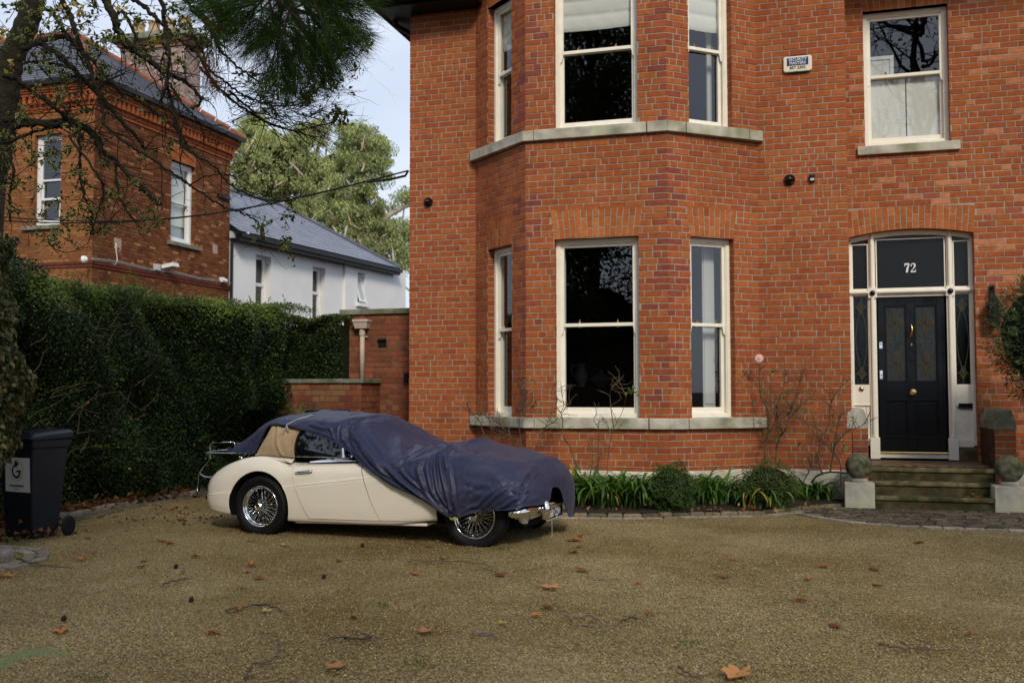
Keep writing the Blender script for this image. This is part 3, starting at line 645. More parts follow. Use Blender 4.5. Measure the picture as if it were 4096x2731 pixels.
# fixed lights with textured glass and leading
def curve_tube(mb, pts, r=.0045, o=.010): mb.tube([(x, YF-o, z) for x, z in pts], r, 5)
def vesica(cx, z0, z1, wd, n=16): return [[(cx+s*wd*math.sin(math.pi*i/n), z0+(z1-z0)*i/n) for i in range(n+1)] for s in (-1, 1)]
def diamond(mb, cx, cz, hw, hh, o=.006):
    mb.prism([(cx-hw, YF-o, cz), (cx, YF-o, cz-hh), (cx+hw, YF-o, cz), (cx, YF-o, cz+hh)], (0, -.003, 0))
for a, b, cx in ((.69, .895, .79), (2.015, 2.21, 2.115)):
    mb = MB(); xbox(mb, a-.01, b+.005, 1.55, 2.83, -.004, .0); gl = mb.build('side_light', M['door_glass'], dframe)
    mb = MB(); xbox(mb, a-.01, b+.005, 1.55, 2.83, -.03, -.028); xbox(mb, a-.01, b+.005, 2.9, 3.6, -.03, -.028); mb.build('obscured_backing', M['interior_grey'], dframe)
    mb = MB()
    for c in vesica(cx, 1.72, 2.66, .075): curve_tube(mb, c)
    curve_tube(mb, [(cx, 2.66), (cx, 2.82)]); curve_tube(mb, [(cx, 1.72), (cx, 1.56)])
    for zc in (1.72, 2.66):
        for s in (-1, 1): curve_tube(mb, [(cx, zc+.09*s), (cx+.05, zc), (cx+.1, zc)]); curve_tube(mb, [(cx, zc+.09*s), (cx-.05, zc), (cx-.1, zc)])
    mb.build('leading', M['lead'], dframe)
    mb = MB(); diamond(mb, cx, 1.72, .05, .09); diamond(mb, cx, 2.66, .05, .09); mb.build('amber_pane', M['amber_glass'], dframe)
    mb = MB(); mb.add([(a-.01, YF, 2.9), (b+.01, YF, 2.9), (b+.01, YF, 3.66), (a-.01, YF, 3.60)], [(0, 1, 2, 3)]); mb.build('fanlight_pane', M['door_glass'], dframe)
mb = MB(); n_ = 12; xs = [1.0+.912*i/n_ for i in range(n_+1)]; mb.add([(1.0, YF, 2.9)]+[(1.912, YF, 2.9)]+[(x, YF, ft(x)-.04) for x in xs[::-1]], [tuple(range(n_+3))]); mb.build('fanlight_pane', M['door_glass'], dframe)
mb = MB(); xbox(mb, 1.0, 1.912, 2.9, 3.66, -.03, -.028); mb.build('obscured_backing', M['interior_grey'], dframe)
# the number on the fanlight
def text_mesh(name, s, size, m, parent, loc, rot=(math.pi/2, 0, 0), ext=.001, bold=0, sx=1., align='CENTER', offset=0):
    cu = bpy.data.curves.new('t', 'FONT'); cu.body = s; cu.size = size; cu.extrude = ext; cu.align_x = align; cu.align_y = 'CENTER'; cu.offset = offset; cu.resolution_u = 3; cu.space_character = 1.05
    o = bpy.data.objects.new('t', cu); COL.objects.link(o); bpy.context.view_layer.update()
    me = bpy.data.meshes.new_from_object(o.evaluated_get(bpy.context.evaluated_depsgraph_get())); bpy.data.objects.remove(o)
    q = link(name, me, M[m]); q.scale = (sx, 1, 1); q.location = loc; q.rotation_euler = rot; q.parent = parent; return q
def stroke_mesh(mb, pts, wd, P, th=.002, closed=False):
    """flat pen stroke of varying width in a plane given by P(x,z,o)"""
    pts = [np.array(p, float) for p in pts]; n = len(pts); wd = wd if isinstance(wd, (list, tuple)) else [wd]*n; L_, R_ = [], []
    for i, p in enumerate(pts):
        t = unit(pts[min(i+1, n-1)]-pts[max(i-1, 0)]); q = np.array([-t[1], t[0]]); L_.append(p+q*wd[i]/2); R_.append(p-q*wd[i]/2)
    for i in range(n-1):
        a, b, c, d = L_[i], L_[i+1], R_[i+1], R_[i]; mb.add([P(*a, th), P(*b, th), P(*c, th), P(*d, th)], [(0, 3, 2, 1)])
mb = MB(); cx, cz = 1.457, 3.203; S_ = .13       # bold slab numerals 7 and 2
Pn = lambda x, z, o: (x, YF-.004-o, z)
def num7(x0): 
    stroke_mesh(mb, [(x0, cz+S_*.5-.012), (x0+.066, cz+S_*.5-.012)], .024, Pn); stroke_mesh(mb, [(x0+.004, cz+S_*.5-.02), (x0+.004, cz+S_*.5-.045)], .008, Pn)
    stroke_mesh(mb, crom([(x0+.062, cz+S_*.5-.02), (x0+.042, cz+.0), (x0+.03, cz-S_*.5)], 8).tolist(), [.012, .016, .02, .024, .027, .028, .028, .028], Pn)
def num2(x0):
    p = crom([(x0+.006, cz+.022), (x0+.014, cz+.05), (x0+.034, cz+.058), (x0+.056, cz+.04), (x0+.05, cz+.008), (x0+.024, cz-.026), (x0+.004, cz-.054)], 18).tolist()
    stroke_mesh(mb, p, [.018, .016, .013, .012, .012, .014, .018, .022, .024, .024, .022, .018, .014, .012, .010, .010, .010, .010], Pn)
    stroke_mesh(mb, [(x0, cz-.056), (x0+.066, cz-.056)], .02, Pn); stroke_mesh(mb, [(x0+.062, cz-.05), (x0+.068, cz-.026)], .008, Pn)
num7(1.383); num2(1.464); mb.build('house_number', M['bright_white'], dframe)
# door leaf
mb = MB(); dx0, dx1, dz0, dz1 = 1.02, 1.905, .63, 2.80
def dbox(a, b, c, d, o0, o1): xbox(mb, a, b, c, d, o0, o1)
gz0, gz1 = 1.60, 2.68; g1 = (1.115, 1.40); g2 = (1.51, 1.80)
O = -.07
dbox(dx0, g1[0], dz0, dz1, O-.04, O); dbox(g2[1], dx1, dz0, dz1, O-.04, O); dbox(g1[1], g2[0], dz0, dz1, O-.04, O)
for a, b in (g1, g2):
    dbox(a, b, gz1, dz1, O-.04, O); dbox(a, b, 1.36, gz0, O-.04, O); dbox(a, b, dz0, .82, O-.04, O); dbox(a, b, .82, 1.36, O-.04, O-.018); dbox(a+.04, b-.04, .87, 1.30, O-.018, O-.006)
    frame_rect(mb, lambda x, z, o: (x, YF-o, z), a, b, .82, 1.36, .016, O, O+.008); frame_rect(mb, lambda x, z, o: (x, YF-o, z), a, b, gz0, gz1, .014, O, O+.006)
dbox(g1[0]-.01, g2[1]+.01, 1.335, 1.36, O, O+.018); dbox(g1[0]-.02, g2[1]+.02, .815, .835, O, O+.02)
leaf_o = mb.build('front_door', M['black_gloss'], house, bevel=.003); door = leaf_o
mb = MB(); mb.box((1.0, YF+.11, .5), (1.93, YF+.13, 2.83)); mb.build('door_back', M['dark'], door)
for a, b in (g1, g2):
    cx = (a+b)/2
    mb = MB(); xbox(mb, a, b, gz0, gz1, O-.03, O-.022); xbox(mb, a+.028, b-.028, gz0+.03, gz1-.03, O-.02, O-.019); mb.build('door_light', mat('leaded_glass', (.035, .045, .047), rough=.18, bump=.9, bscale=60, bdist=.004, noise=.3), door)
    mb = MB(); oo = O-.014
    ct = lambda pts, r=.004: mb.tube([(x, YF-oo, z) for x, z in pts], r, 5)
    H2 = (gz1-gz0)/2
    for k in (0, 1):
        zc = gz0+H2*(k+.5)+(.02 if k else -.01)
        for s in (-1, 1):
            ct([(cx+s*(.012+.05*abs(t)**1.2), zc+s2*(.02+.25*t)) for s2 in (1,) for t in np.linspace(0, 1, 8)]); ct([(cx+s*(.012+.075*t**1.4), zc-(.02+.25*t)) for t in np.linspace(0, 1, 8)])
            ct([(cx+s*.115, zc+.26), (cx+s*.04, zc+.1), (cx+s*.0, zc+.13)]); ct([(cx+s*.115, zc+.0), (cx+s*.06, zc+.045), (cx, zc)]); ct([(cx+s*.115, zc), (cx+s*.06, zc-.045), (cx, zc)])
            ct([(cx+s*.02, zc+.03), (cx+s*.045, zc+.07), (cx, zc+.17)]); ct([(cx+s*.02, zc-.03), (cx+s*.045, zc-.07), (cx, zc-.17)])
        ct([(a+.01, zc), (b-.01, zc)], .003); ct([(cx, zc+.17), (cx, zc+.27)]); ct([(cx, zc-.17), (cx, zc-.27)])
    ct([(a+.01, gz0+H2), (b-.01, gz0+H2)], .003); ct([(a+.03, gz0+.01), (a+.03, gz1-.01)], .003); ct([(b-.03, gz0+.01), (b-.03, gz1-.01)], .003)
    mb.build('leading', M['lead'], door)
    mb = MB()
    for k in (0, 1):
        zc = gz0+H2*(k+.5)+(.02 if k else -.01)
        for ddx, ddz, hw, hh in ((0, .09, .042, .07), (0, -.09, .042, .07), (.068, 0, .045, .04), (-.068, 0, .045, .04)):
            mb.prism([(cx+ddx-hw, YF-O+.016, zc+ddz), (cx+ddx, YF-O+.016, zc+ddz-hh), (cx+ddx+hw, YF-O+.016, zc+ddz), (cx+ddx, YF-O+.016, zc+ddz+hh)], (0, -.002, 0))
    for s in (a+.008, b-.022): mb.box((s, YF-O+.016, gz0+.02), (s+.014, YF-O+.014, gz1-.02))
    mb.build('amber_pane', M['amber_glass'], door)
    mb = MB()
    for k in (0, 1):
        zc = gz0+H2*(k+.5)+(.02 if k else -.01); mb.lathe([(.012, 0), (.009, .008), (.001, .011)], (cx, YF-O+.012, zc), (0, -1, 0), 10)
    mb.build('ruby_jewel', mat('ruby', (.08, .01, .03), rough=.1), door, smooth=True)
yo = YF-O
mb = MB(); mb.lathe([(.030, 0), (.030, .006), (.012, .012), (.012, .035), (.040, .045), (.05, .06), (.046, .078), (.03, .088), (.001, .09)], (1.464, yo, 1.452), (0, -1, 0), 8); mb.build('door_knob', M['brass'], door)
mb = MB()
for z in (2.395, 2.235): mb.lathe([(.030, 0), (.029, .008), (.016, .014), (.014, .026), (.001, .03)], (1.457, yo, z), (0, -1, 0), 16)
mb.tube(crom([(1.457, yo-.03, 2.40), (1.470, yo-.045, 2.36), (1.466, yo-.05, 2.31), (1.455, yo-.045, 2.27), (1.468, yo-.04, 2.245), (1.457, yo-.035, 2.235)], 16), [.011]*5+[.015]*6+[.009]*5, 8)
mb.build('knocker', M['brass'], door, smooth=True)
mb = MB(); mb.lathe([(.014, 0), (.014, .008), (.001, .01)], (1.462, yo, 2.12), (0, -1, 0), 12); mb.box((1.035, yo-.012, 2.075), (1.075, yo, 2.165)); mb.lathe([(.012, 0), (.01, .02), (.001, .022)], (1.055, yo-.01, 2.135), (0, -1, 0), 10)
mb.box((1.035, yo-.012, 1.64), (1.072, yo, 1.76)); mb.lathe([(.013, 0), (.011, .025), (.001, .026)], (1.056, yo-.01, 1.70), (0, -1, 0), 10); mb.build('lock', M['chrome'], door)
mb = MB(); mb.box((1.0, YF-.045, .600), (1.912, YF+.03, .622)); mb.tube([(1.0, YF-.045, .612), (1.912, YF-.045, .612)], .011, 8); mb.build('threshold', M['brass'], house)

# ================================================================== PORCH: steps, tiles, piers, balls
st = thing('stone_steps', 'mossy granite steps rising to the black front door', 'steps', (1.45, 13.5, 0))
def rel(o): return o.location
def stbox(a, b, name, m, bev=.012):
    mb = MB(); L0 = st.location; mb.box([a[i]-L0[i] for i in range(3)], [b[i]-L0[i] for i in range(3)]); return mb.build(name, M[m], st, bevel=bev)
stbox((.83, 13.27, -.02), (2.2, 13.62, .168), 'step', 'mossy_granite'); stbox((.80, 13.55, .0), (2.28, 13.95, .327), 'step', 'mossy_granite'); stbox((.76, 13.83, .0), (2.31, 15.2, .485), 'step', 'mossy_granite')
mb = MB(); rs = np.random.RandomState(9); T = .072; L0 = np.array(st.location); mb.box(np.array((.80, 13.87, .485))-L0, np.array((2.30, 15.1, .4985))-L0, (.05, .035, .02))
for i in range(20):
    for j in range(16):
        x = .82+i*T; y = 13.90+j*T
        if x+T > 2.29: continue
        edge = j == 0 or i == 0 or x+2*T > 2.29
        c = ((.30, .22, .12), (.045, .04, .035), (.22, .09, .05))[(i+j) % 2 if not edge else (i+j) % 2*1] if not ((i//2+j//2) % 3 == 0 and not edge) else (.22, .09, .05)
        c = tuple(np.array(c)*rs.uniform(.7, 1.1)); mb.box(np.array((x+.002, y+.002, .4985))-L0, np.array((x+T-.002, y+T-.002, .502+rs.uniform(0, .001)))-L0, c)
mb.build('tiled_floor', M['tile_attr'], st)
for a, b in (((.83, 13.245, .118), (2.2, 13.34, .171)), ((.80, 13.525, .275), (2.28, 13.62, .330)), ((.76, 13.805, .43), (2.31, 13.88, .488))): stbox(a, b, 'nosing', 'nosing_stone', .014)
def pier(x0, x1, side, label, xl=0):
    t = thing('brick_pier', label, 'pier', (x0, YD, 0)); mb = MB(); a = .0
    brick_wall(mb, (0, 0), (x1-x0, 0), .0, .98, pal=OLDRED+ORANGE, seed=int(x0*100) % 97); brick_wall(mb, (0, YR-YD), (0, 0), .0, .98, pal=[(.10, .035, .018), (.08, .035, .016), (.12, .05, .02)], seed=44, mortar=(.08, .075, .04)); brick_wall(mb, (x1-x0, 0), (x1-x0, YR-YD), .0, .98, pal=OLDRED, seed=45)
    mb.build('shaft', M['masonry'], t)
    mb = MB(); w_ = x1-x0; o = .012; D_ = YR-YD-.01
    q = [(-o-xl, -o), (w_+o, -o), (w_+o, D_), (-o-xl, D_)]; zz = (.98, 1.09, 1.235); i_ = .055
    q2 = [(i_*(.2 if xl else 1)-o-xl, -o*.4), (w_+o-i_, -o*.4), (w_+o-i_, D_), (i_*(.2 if xl else 1)-o-xl, D_)]
    vs = [(*p, zz[0]) for p in q]+[(*p, zz[1]) for p in q]+[(*p, zz[2]) for p in q2]
    mb.add(vs, [(0, 3, 2, 1), (8, 9, 10, 11)]+[(k+i, k+(i+1) % 4, k+4+(i+1) % 4, k+4+i) for k in (0, 4) for i in range(4)])
    mb.build('coping', M['concrete'] if side else M['granite'], t, bevel=.01)
pier(.60, .785, 0, 'low brick pier with a pale stone cap against the left side of the door', .06)
pier(2.295, 2.53, 1, 'low brick pier with a mossy stone cap right of the door, behind a stone ball')
def ball(x0, x1, cx, label):
    t = thing('stone_ball', label, 'stone ball', (cx, 13.42, 0), group='stone balls on blocks beside the steps')
    mb = MB(); mb.box((x0-cx, -.17, -.02), (x1-cx, .19, .325)); mb.build('block', M['granite'], t, bevel=.012)
    mb = MB(); R = .165; mb.lathe([(.10, .325), (.105, .35), (.085, .375)], (0, 0, 0), (0, 0, 1), 20); mb.build('neck', M['granite'], t)
    mb = MB(); mb.lathe([(R*math.sin(a), .522-R*math.cos(a)) for a in np.linspace(.02, math.pi-.01, 22)], (0, 0, 0), (0, 0, 1), 32); mb.build('ball', M['ball_stone'], t, smooth=True)
ball(.47, .828, .65, 'mossy round stone ball on a pale block left of the steps')
ball(2.19, 2.56, 2.385, 'mossy round stone ball on a pale block right of the steps')

# ================================================================== fittings on the wall
t = thing('alarm_box', 'cream burglar alarm box with blue and white lettering high on the brick wall', 'alarm box', (-.02, YD, 5.865))
mb = MB()
def rrect(w_, h_, r, n=5):
    out = []
    for sx, sz, a0 in ((1, 1, 0), (-1, 1, 90), (-1, -1, 180), (1, -1, 270)):
        for k in range(n+1):
            a = (a0+90*k/n)*D2R; out.append((sx*(w_/2-r)+r*math.cos(a), sz*(h_/2-r)+r*math.sin(a)))
    return out
for (w_, h_, y0, y1) in ((.37, .215, -.0, -.05),): mb.prism([(x, y0, z) for x, z in rrect(w_, h_, .035)], (0, y1, 0))
mb.build('housing', M['cream_plastic'], t, bevel=.012)
mb = MB(); mb.prism([(x, 0, z-.0) for x, z in rrect(.30, .235, .03)], (0, -.04, 0)); mb.build('base', M['black_metal'], t)
mb = MB(); mb.box((-.138, -.054, -.022), (.138, -.0505, .082)); mb.build('blue_panel', M['blue_ink'], t)
text_mesh('lettering', 'SECURITY', .056, 'bright_white', t, (0, -.0565, .054), sx=.90, offset=.0004); text_mesh('lettering', 'MASTERS', .056, 'bright_white', t, (0, -.0565, .006), sx=.90, offset=.0004); text_mesh('lettering', '857 2302', .052, 'ink_grey', t, (0, -.0525, -.055), sx=1.0, offset=.0015)
mb = MB(); mb.lathe([(.006, 0), (.001, .004)], (-.01, -.052, -.098), (0, -1, 0), 8); mb.build('indicator', mat('indicator', (.2, .4, .9), rough=.3), t)
def dome(x, z, r, label):
    t = thing('dome_camera', label, 'camera', (x, YD, z)); mb = MB(); mb.lathe([(r, 0), (r*1.02, .03), (r*.85, .045)], (0, 0, 0), (0, -1, 0), 24); mb.build('mount', M['black_metal'], t, smooth=True)
    mb = MB(); mb.lathe([(r*.72*math.cos(a), .045+r*.75*math.sin(a)) for a in np.linspace(0, 1.5, 8)], (0, 0, 0), (0, -1, 0), 20); mb.build('dome', M['black_gloss'], t, smooth=True)
dome(-.147, 4.303, .072, 'black dome security camera on the wall between the bay and the door'); dome(-5.332, 4.285, .068, 'black dome security camera on the left end of the house wall')
t = thing('motion_sensor', 'small black motion sensor with a white window beside a dome camera', 'sensor', (.145, YD, 4.31)); mb = MB(); mb.box((-.036, -.03, -.05), (.036, 0, .05)); mb.prism([(-.033, -.03, .045), (-.033, -.075, .03), (-.033, -.075, -.005), (-.033, -.03, -.03)], (.066, 0, 0)); mb.build('housing', M['black_metal'], t, bevel=.006)
mb = MB(); mb.box((-.026, -.068, -.042), (.026, -.05, -.008)); mb.build('lens', M['shutter'], t, bevel=.004)
t = thing('wall_lantern', 'dark metal wall lantern right of the door, half hidden by the olive tree', 'lantern', (2.47, YR, 2.55)); mb = MB()
mb.box((-.035, -.03, .05), (.035, 0, .35)); mb.tube([(0, -.03, .3), (0, -.09, .34), (0, -.14, .30), (0, -.14, .22)], .012, 8); mb.build('bracket', M['black_metal'], t)
mb = MB(); mb.lathe([(.015, .24), (.03, .2), (.10, .08), (.115, .06), (.11, .05)], (0, -.14, 0), (0, 0, 1), 6); mb.lathe([(.10, .05), (.07, -.2), (.03, -.24)], (0, -.14, 0), (0, 0, 1), 6); mb.build('lamp_housing', M['black_metal'], t)
# sideboard with china in the bay room
t = thing('sideboard', 'dark wooden sideboard inside the dining room seen through the bay window', 'sideboard', (-3.0, 16.2, .62)); mb = MB(); mb.box((-.95, -.25, 0), (.95, .3, .92)); mb.box((-.95, .22, .92), (.95, .3, 1.35)); mb.prism([(-.9, .25, 1.35), (-.3, .25, 1.52), (0, .25, 1.62), (.3, .25, 1.52), (.9, .25, 1.35)], (0, .04, 0)); mb.build('cabinet', M['wood_dark'], t)
q = onY('B', 1052, 712, 15.98); mb = MB(); mb.lathe([(.06, 0), (.065, .02), (.05, .04), (.10, .10), (.115, .17), (.10, .24), (.06, .31), (.075, .36), (.085, .385)], (q[0], 15.98, 1.54), (0, 0, 1), 24)
mb.tube(crom([(q[0]-.065, 15.98, 1.86), (q[0]-.15, 15.98, 1.90), (q[0]-.17, 15.98, 1.80), (q[0]-.12, 15.98, 1.70)], 12), .012, 8); tag(mb.build('jug', M['china'], None, smooth=True), 'white china jug standing on the dark sideboard inside the bay window', 'jug')
q = onY('B', 1210, 690, 15.98); mb = MB(); mb.lathe([(.07, 0), (.08, .02), (.13, .06), (.19, .11), (.20, .13), (.14, .18), (.05, .22), (.02, .24), (.03, .26), (.001, .28)], (q[0], 15.98, 1.54), (0, 0, 1), 24); tag(mb.build('soup_tureen', M['china'], None, smooth=True), 'lidded china tureen right of the jug on the sideboard', 'tureen')
# ================================================================== GROUND
mb = MB(); mb.add([(-400, -400, -.03), (400, -400, -.03), (400, 600, -.03), (-400, 600, -.03)], [(0, 1, 2, 3)]); g = mb.build('ground', M['soil']); tag(g, kind='structure')
def hsh(x, y): return .012*math.sin(x*1.3+.7*math.sin(y*.9))*math.sin(y*1.1+.4)+.006*math.sin(x*3.1+y*2.3)
XS = np.linspace(-8.6, 14, 120); YS = np.linspace(-6, 13.8, 110)
G = [[(x, y, hsh(x, y)*.6*min(1, max(0, (12.6-y)/2)) if y < 12.6 else 0.) for y in YS] for x in XS]
mb = MB(); mb.grid(G); tag(mb.build('gravel_drive', M['gravel'], smooth=True), kind='structure')
for p in (G,): pass
def cobble_row(name, pts, n_w, ln=.19, wd=.11, h0=.0, h1=.05, seed=1, pal=((.26, .22, .17), (.20, .18, .14), (.30, .26, .21)), stagger=True, gap=.012, inset=0):
    """one or more courses of setts laid along a polyline, as one sheet of stones"""
    rs = np.random.RandomState(seed); mb = MB(); pts = crom(pts, 80); seg = np.linalg.norm(np.diff(pts, axis=0), axis=1); cum = np.concatenate([[0], np.cumsum(seg)])
    def at(s):
        s = min(max(s, 0), cum[-1]); i = min(np.searchsorted(cum, s, 'right')-1, len(seg)-1); f = (s-cum[i])/seg[i]; p = pts[i]*(1-f)+pts[i+1]*f; t = unit(pts[i+1]-pts[i]); return p, np.array([t[1], -t[0]])
    for r in range(n_w):
        s = -rs.uniform(0, ln) if stagger else 0
        while s < cum[-1]:
            l = ln*rs.uniform(.8, 1.2); a, b = max(s, 0), min(s+l-gap, cum[-1])
            if b-a > .04:
                (pa, na), (pb, nb) = at(a), at(b); o0, o1 = inset+r*wd+gap/2, inset+(r+1)*wd-gap/2; z = h1*rs.uniform(.85, 1.1)
                A, B, Cc, Dd = pa+na*o0, pb+nb*o0, pb+nb*o1, pa+na*o1; c_ = (A+B+Cc+Dd)/4; k = .13
                top = [A+(c_-A)*k, B+(c_-B)*k, Cc+(c_-Cc)*k, Dd+(c_-Dd)*k]; mid = [A, B, Cc, Dd]
                zz = z*.7+h0*.3; col = tuple(np.array(pal[rs.randint(len(pal))])*rs.uniform(.75, 1.15))
                mb.add([(*q, h0-.03) for q in mid]+[(*q, zz) for q in mid]+[(*q, z+rs.uniform(-.002, .003)) for q in top], [(8, 9, 10, 11), (0, 1, 5, 4), (1, 2, 6, 5), (2, 3, 7, 6), (3, 0, 4, 7), (4, 5, 9, 8), (5, 6, 10, 9), (6, 7, 11, 10), (7, 4, 8, 11)], col)
            s += l
    return tag(mb.build(name, M['cobble'], smooth=False), kind='structure')
# edging of the planted bed under the bay
bed = [onZ('V', x, y, .0)[:2] for x, y in ((1180, 1182), (1320, 1186), (1450, 1187), (1600, 1183), (1720, 1181), (1830, 1171), (1937, 1163))]
bed = [(-6.2, 11.15), (-4.6, 11.35)]+[tuple(b) for b in bed]
cobble_row('bed_edging', bed, 1, .19, .085, 0, .045, 3, pal=((.17, .135, .08), (.10, .09, .05), (.21, .17, .11))); cobble_row('bed_edging', bed, 1, .21, .11, 0, .012, 4, inset=.11)
# planted bed soil
mb = MB(); bb = crom(bed, 40); front = [(p[0], p[1]+.02, .045) for p in bb]; back = [(-6.0+(6.6)*i/39, 13.86 if True else 0, .06) for i in range(40)]; mb.grid([[f, (f[0]*.5+b[0]*.5, (f[1]+b[1])/2, .075), b] for f, b in zip(front, back)]); tag(mb.build('flower_bed_soil', M['soil'], smooth=True), kind='structure')
# sett apron in front of the steps
apr = [onZ('V', x, y, 0)[:2] for x, y in ((1835, 1180), (1900, 1192), (1990, 1203), (2110, 1211), (2240, 1216), (2352, 1220))]
apr = [tuple(a) for a in apr]+[(3.4, 11.5)]
mb = MB(); ap = crom(apr, 30); mb.grid([[(p[0], p[1], .004), (p[0]*.9+.1, 13.32, .004)] for p in ap]); tag(mb.build('sett_bedding', M['soil']), kind='structure')
def inside_apron(x, y):
    xs = ap[:, 0]; return xs[0] < x < 3.4 and y > np.interp(x, xs, ap[:, 1])
rs = np.random.RandomState(5); mb = MB(); y = 11.2
while y < 13.3:
    x = -1.0-rs.uniform(0, .2)
    while x < 3.5:
        l = rs.uniform(.15, .24)
        if inside_apron(x, y) and inside_apron(x+l, y):
            c = tuple(np.array((.10, .08, .055))*rs.uniform(.45, 1.4)); z = rs.uniform(.012, .022); q = .015
            mb.add([(x, y, 0), (x+l-.02, y, 0), (x+l-.02, y+.088, 0), (x, y+.088, 0), (x+q, y+q, z), (x+l-.02-q, y+q, z), (x+l-.02-q, y+.088-q, z), (x+q, y+.088-q, z)], [(4, 5, 6, 7), (0, 1, 5, 4), (1, 2, 6, 5), (2, 3, 7, 6), (3, 0, 4, 7)], c)
        x += l
    y += .105
tag(mb.build('sett_apron', M['cobble']), kind='structure')
cobble_row('apron_edging', [(a[0], a[1]-.0) for a in apr], 1, .2, .10, 0, .02, 8, inset=-.02)
# hedge side edging (left) and the circle of setts at the left edge
he = [onZ('V', x, y, 0)[:2] for x, y in ((100, 1197), (170, 1186), (250, 1169), (340, 1153), (440, 1137))]
he = [(-8.45, 8.6)]+[tuple(a) for a in he[1:]]+[(-8.45, 14.6)]
cobble_row('hedge_edging', he, 1, .2, .12, 0, .07, 6, inset=-.06); cobble_row('hedge_edging', he, 2, .24, .10, 0, .014, 7, inset=.06, pal=((.16, .14, .09), (.12, .11, .07)))
cc = np.array([-7.22, 7.02]); ring = lambda r: [tuple(cc+r*np.array([math.cos(a), math.sin(a)])) for a in np.linspace(-2.2, 2.6, 30)]
cobble_row('sett_circle', ring(.42), 1, .17, .13, 0, .085, 10, pal=((.24, .205, .18), (.20, .175, .155))); cobble_row('sett_circle', ring(.62), 2, .22, .115, 0, .022, 11, pal=((.25, .22, .17), (.2, .18, .14)), gap=.02)
mb = MB(); mb.lathe([(.30, .03), (.26, .10), (.15, .15), (.001, .16)], (cc[0], cc[1], 0), (0, 0, 1), 24); tag(mb.build('circle_soil', M['soil'], smooth=True), kind='structure')

# ================================================================== WALLS BY THE HOUSE
t = thing('garden_wall', 'tall dark brick wall with stone coping closing the gap beside the house', 'wall', (0, 0, 0))
mb = MB(); brick_wall(mb, (-7.10, 14.6), (-5.63, 14.6), 0, 2.70, pal=OLDRED, seed=51, mortar=(.13, .12, .08)); brick_wall(mb, (-7.10, 14.9), (-7.10, 14.6), 0, 2.70, pal=OLDRED, seed=52, mortar=(.13, .12, .08)); mb.box((-7.09, 14.61, 0), (-5.63, 14.9, 2.70), (.2, .08, .05)); mb.build('brickwork', M['masonry'], t)
mb = MB()
for a, b in ((-7.16, -6.78), (-6.775, -6.2), (-6.195, -5.62)): mb.box((a, 14.55, 2.70), (b, 14.95, 2.785))
mb.build('coping', M['concrete'], t, bevel=.008)
t = thing('garden_wall', 'low old brick wall with mossy coping at the end of the hedge behind the car', 'wall', (0, 0, 0))
mb = MB(); brick_wall(mb, (-8.3, 13.9), (-6.47, 13.9), 0, 1.60, pal=OLDRED+[(.36, .13, .05), (.3, .13, .05)], seed=53, co=.094, mortar=(.12, .12, .07)); brick_wall(mb, (-6.47, 13.9), (-6.47, 14.6), 0, 1.60, pal=OLDRED, seed=54, co=.094, mortar=(.12, .12, .07)); mb.build('brickwork', M['masonry'], t)
mb = MB()
for a, b in ((-8.3, -7.45), (-7.445, -6.75), (-6.745, -6.43)): mb.box((a, 13.86, 1.60), (b, 14.59, 1.665))
mb.build('coping', M['concrete'], t, bevel=.008)
t = thing('drain_pipe', 'pinkish cream rainwater pipe with a square hopper on the tall brick wall', 'drainpipe', (-6.745, 14.53, 0))
mb = MB(); mb.prism([(-.10, -.07, 2.47), (.10, -.07, 2.47), (.125, -.09, 2.58), (-.125, -.09, 2.58)], (0, .14, 0)); mb.box((-.135, -.10, 2.575), (.135, .07, 2.615)); mb.box((-.12, -.085, 2.55), (.12, .06, 2.56)); mb.box((-.05, -.074, 2.505), (.0, -.07, 2.512), (0, 0, 0)); mb.build('hopper', M['pipe_paint'], t, bevel=.004)
mb = MB(); mb.tube([(0, 0, 1.67), (0, 0, 2.47)], .04, 14); mb.lathe([(.05, 2.36), (.052, 2.38), (.05, 2.46)], (0, 0, 0), (0, 0, 1), 14); mb.tube([(.03, .02, 2.34), (.08, .03, 2.34)], .012, 6); mb.build('pipe', M['pipe_paint'], t, smooth=True)
t = thing('wall_vent', 'small dark air vent on the tall brick wall right of the drainpipe', 'vent', (-6.42, 14.6, 2.245)); mb = MB(); mb.box((-.065, -.03, -.06), (.065, 0, .06)); mb.prism([(-.07, -.03, .065), (-.07, -.075, .035), (-.07, -.03, .02)], (.14, 0, 0)); mb.build('housing', M['black_metal'], t, bevel=.004)
tag((lambda mb: (mb.box((-6.02, 14.50, 1.62), (-5.95, 14.59, 1.76)), mb.build('meter_box', M['black_metal'], bevel=.005))[1])(MB()), 'tiny black box on the tall brick wall at the house corner', 'meter box')
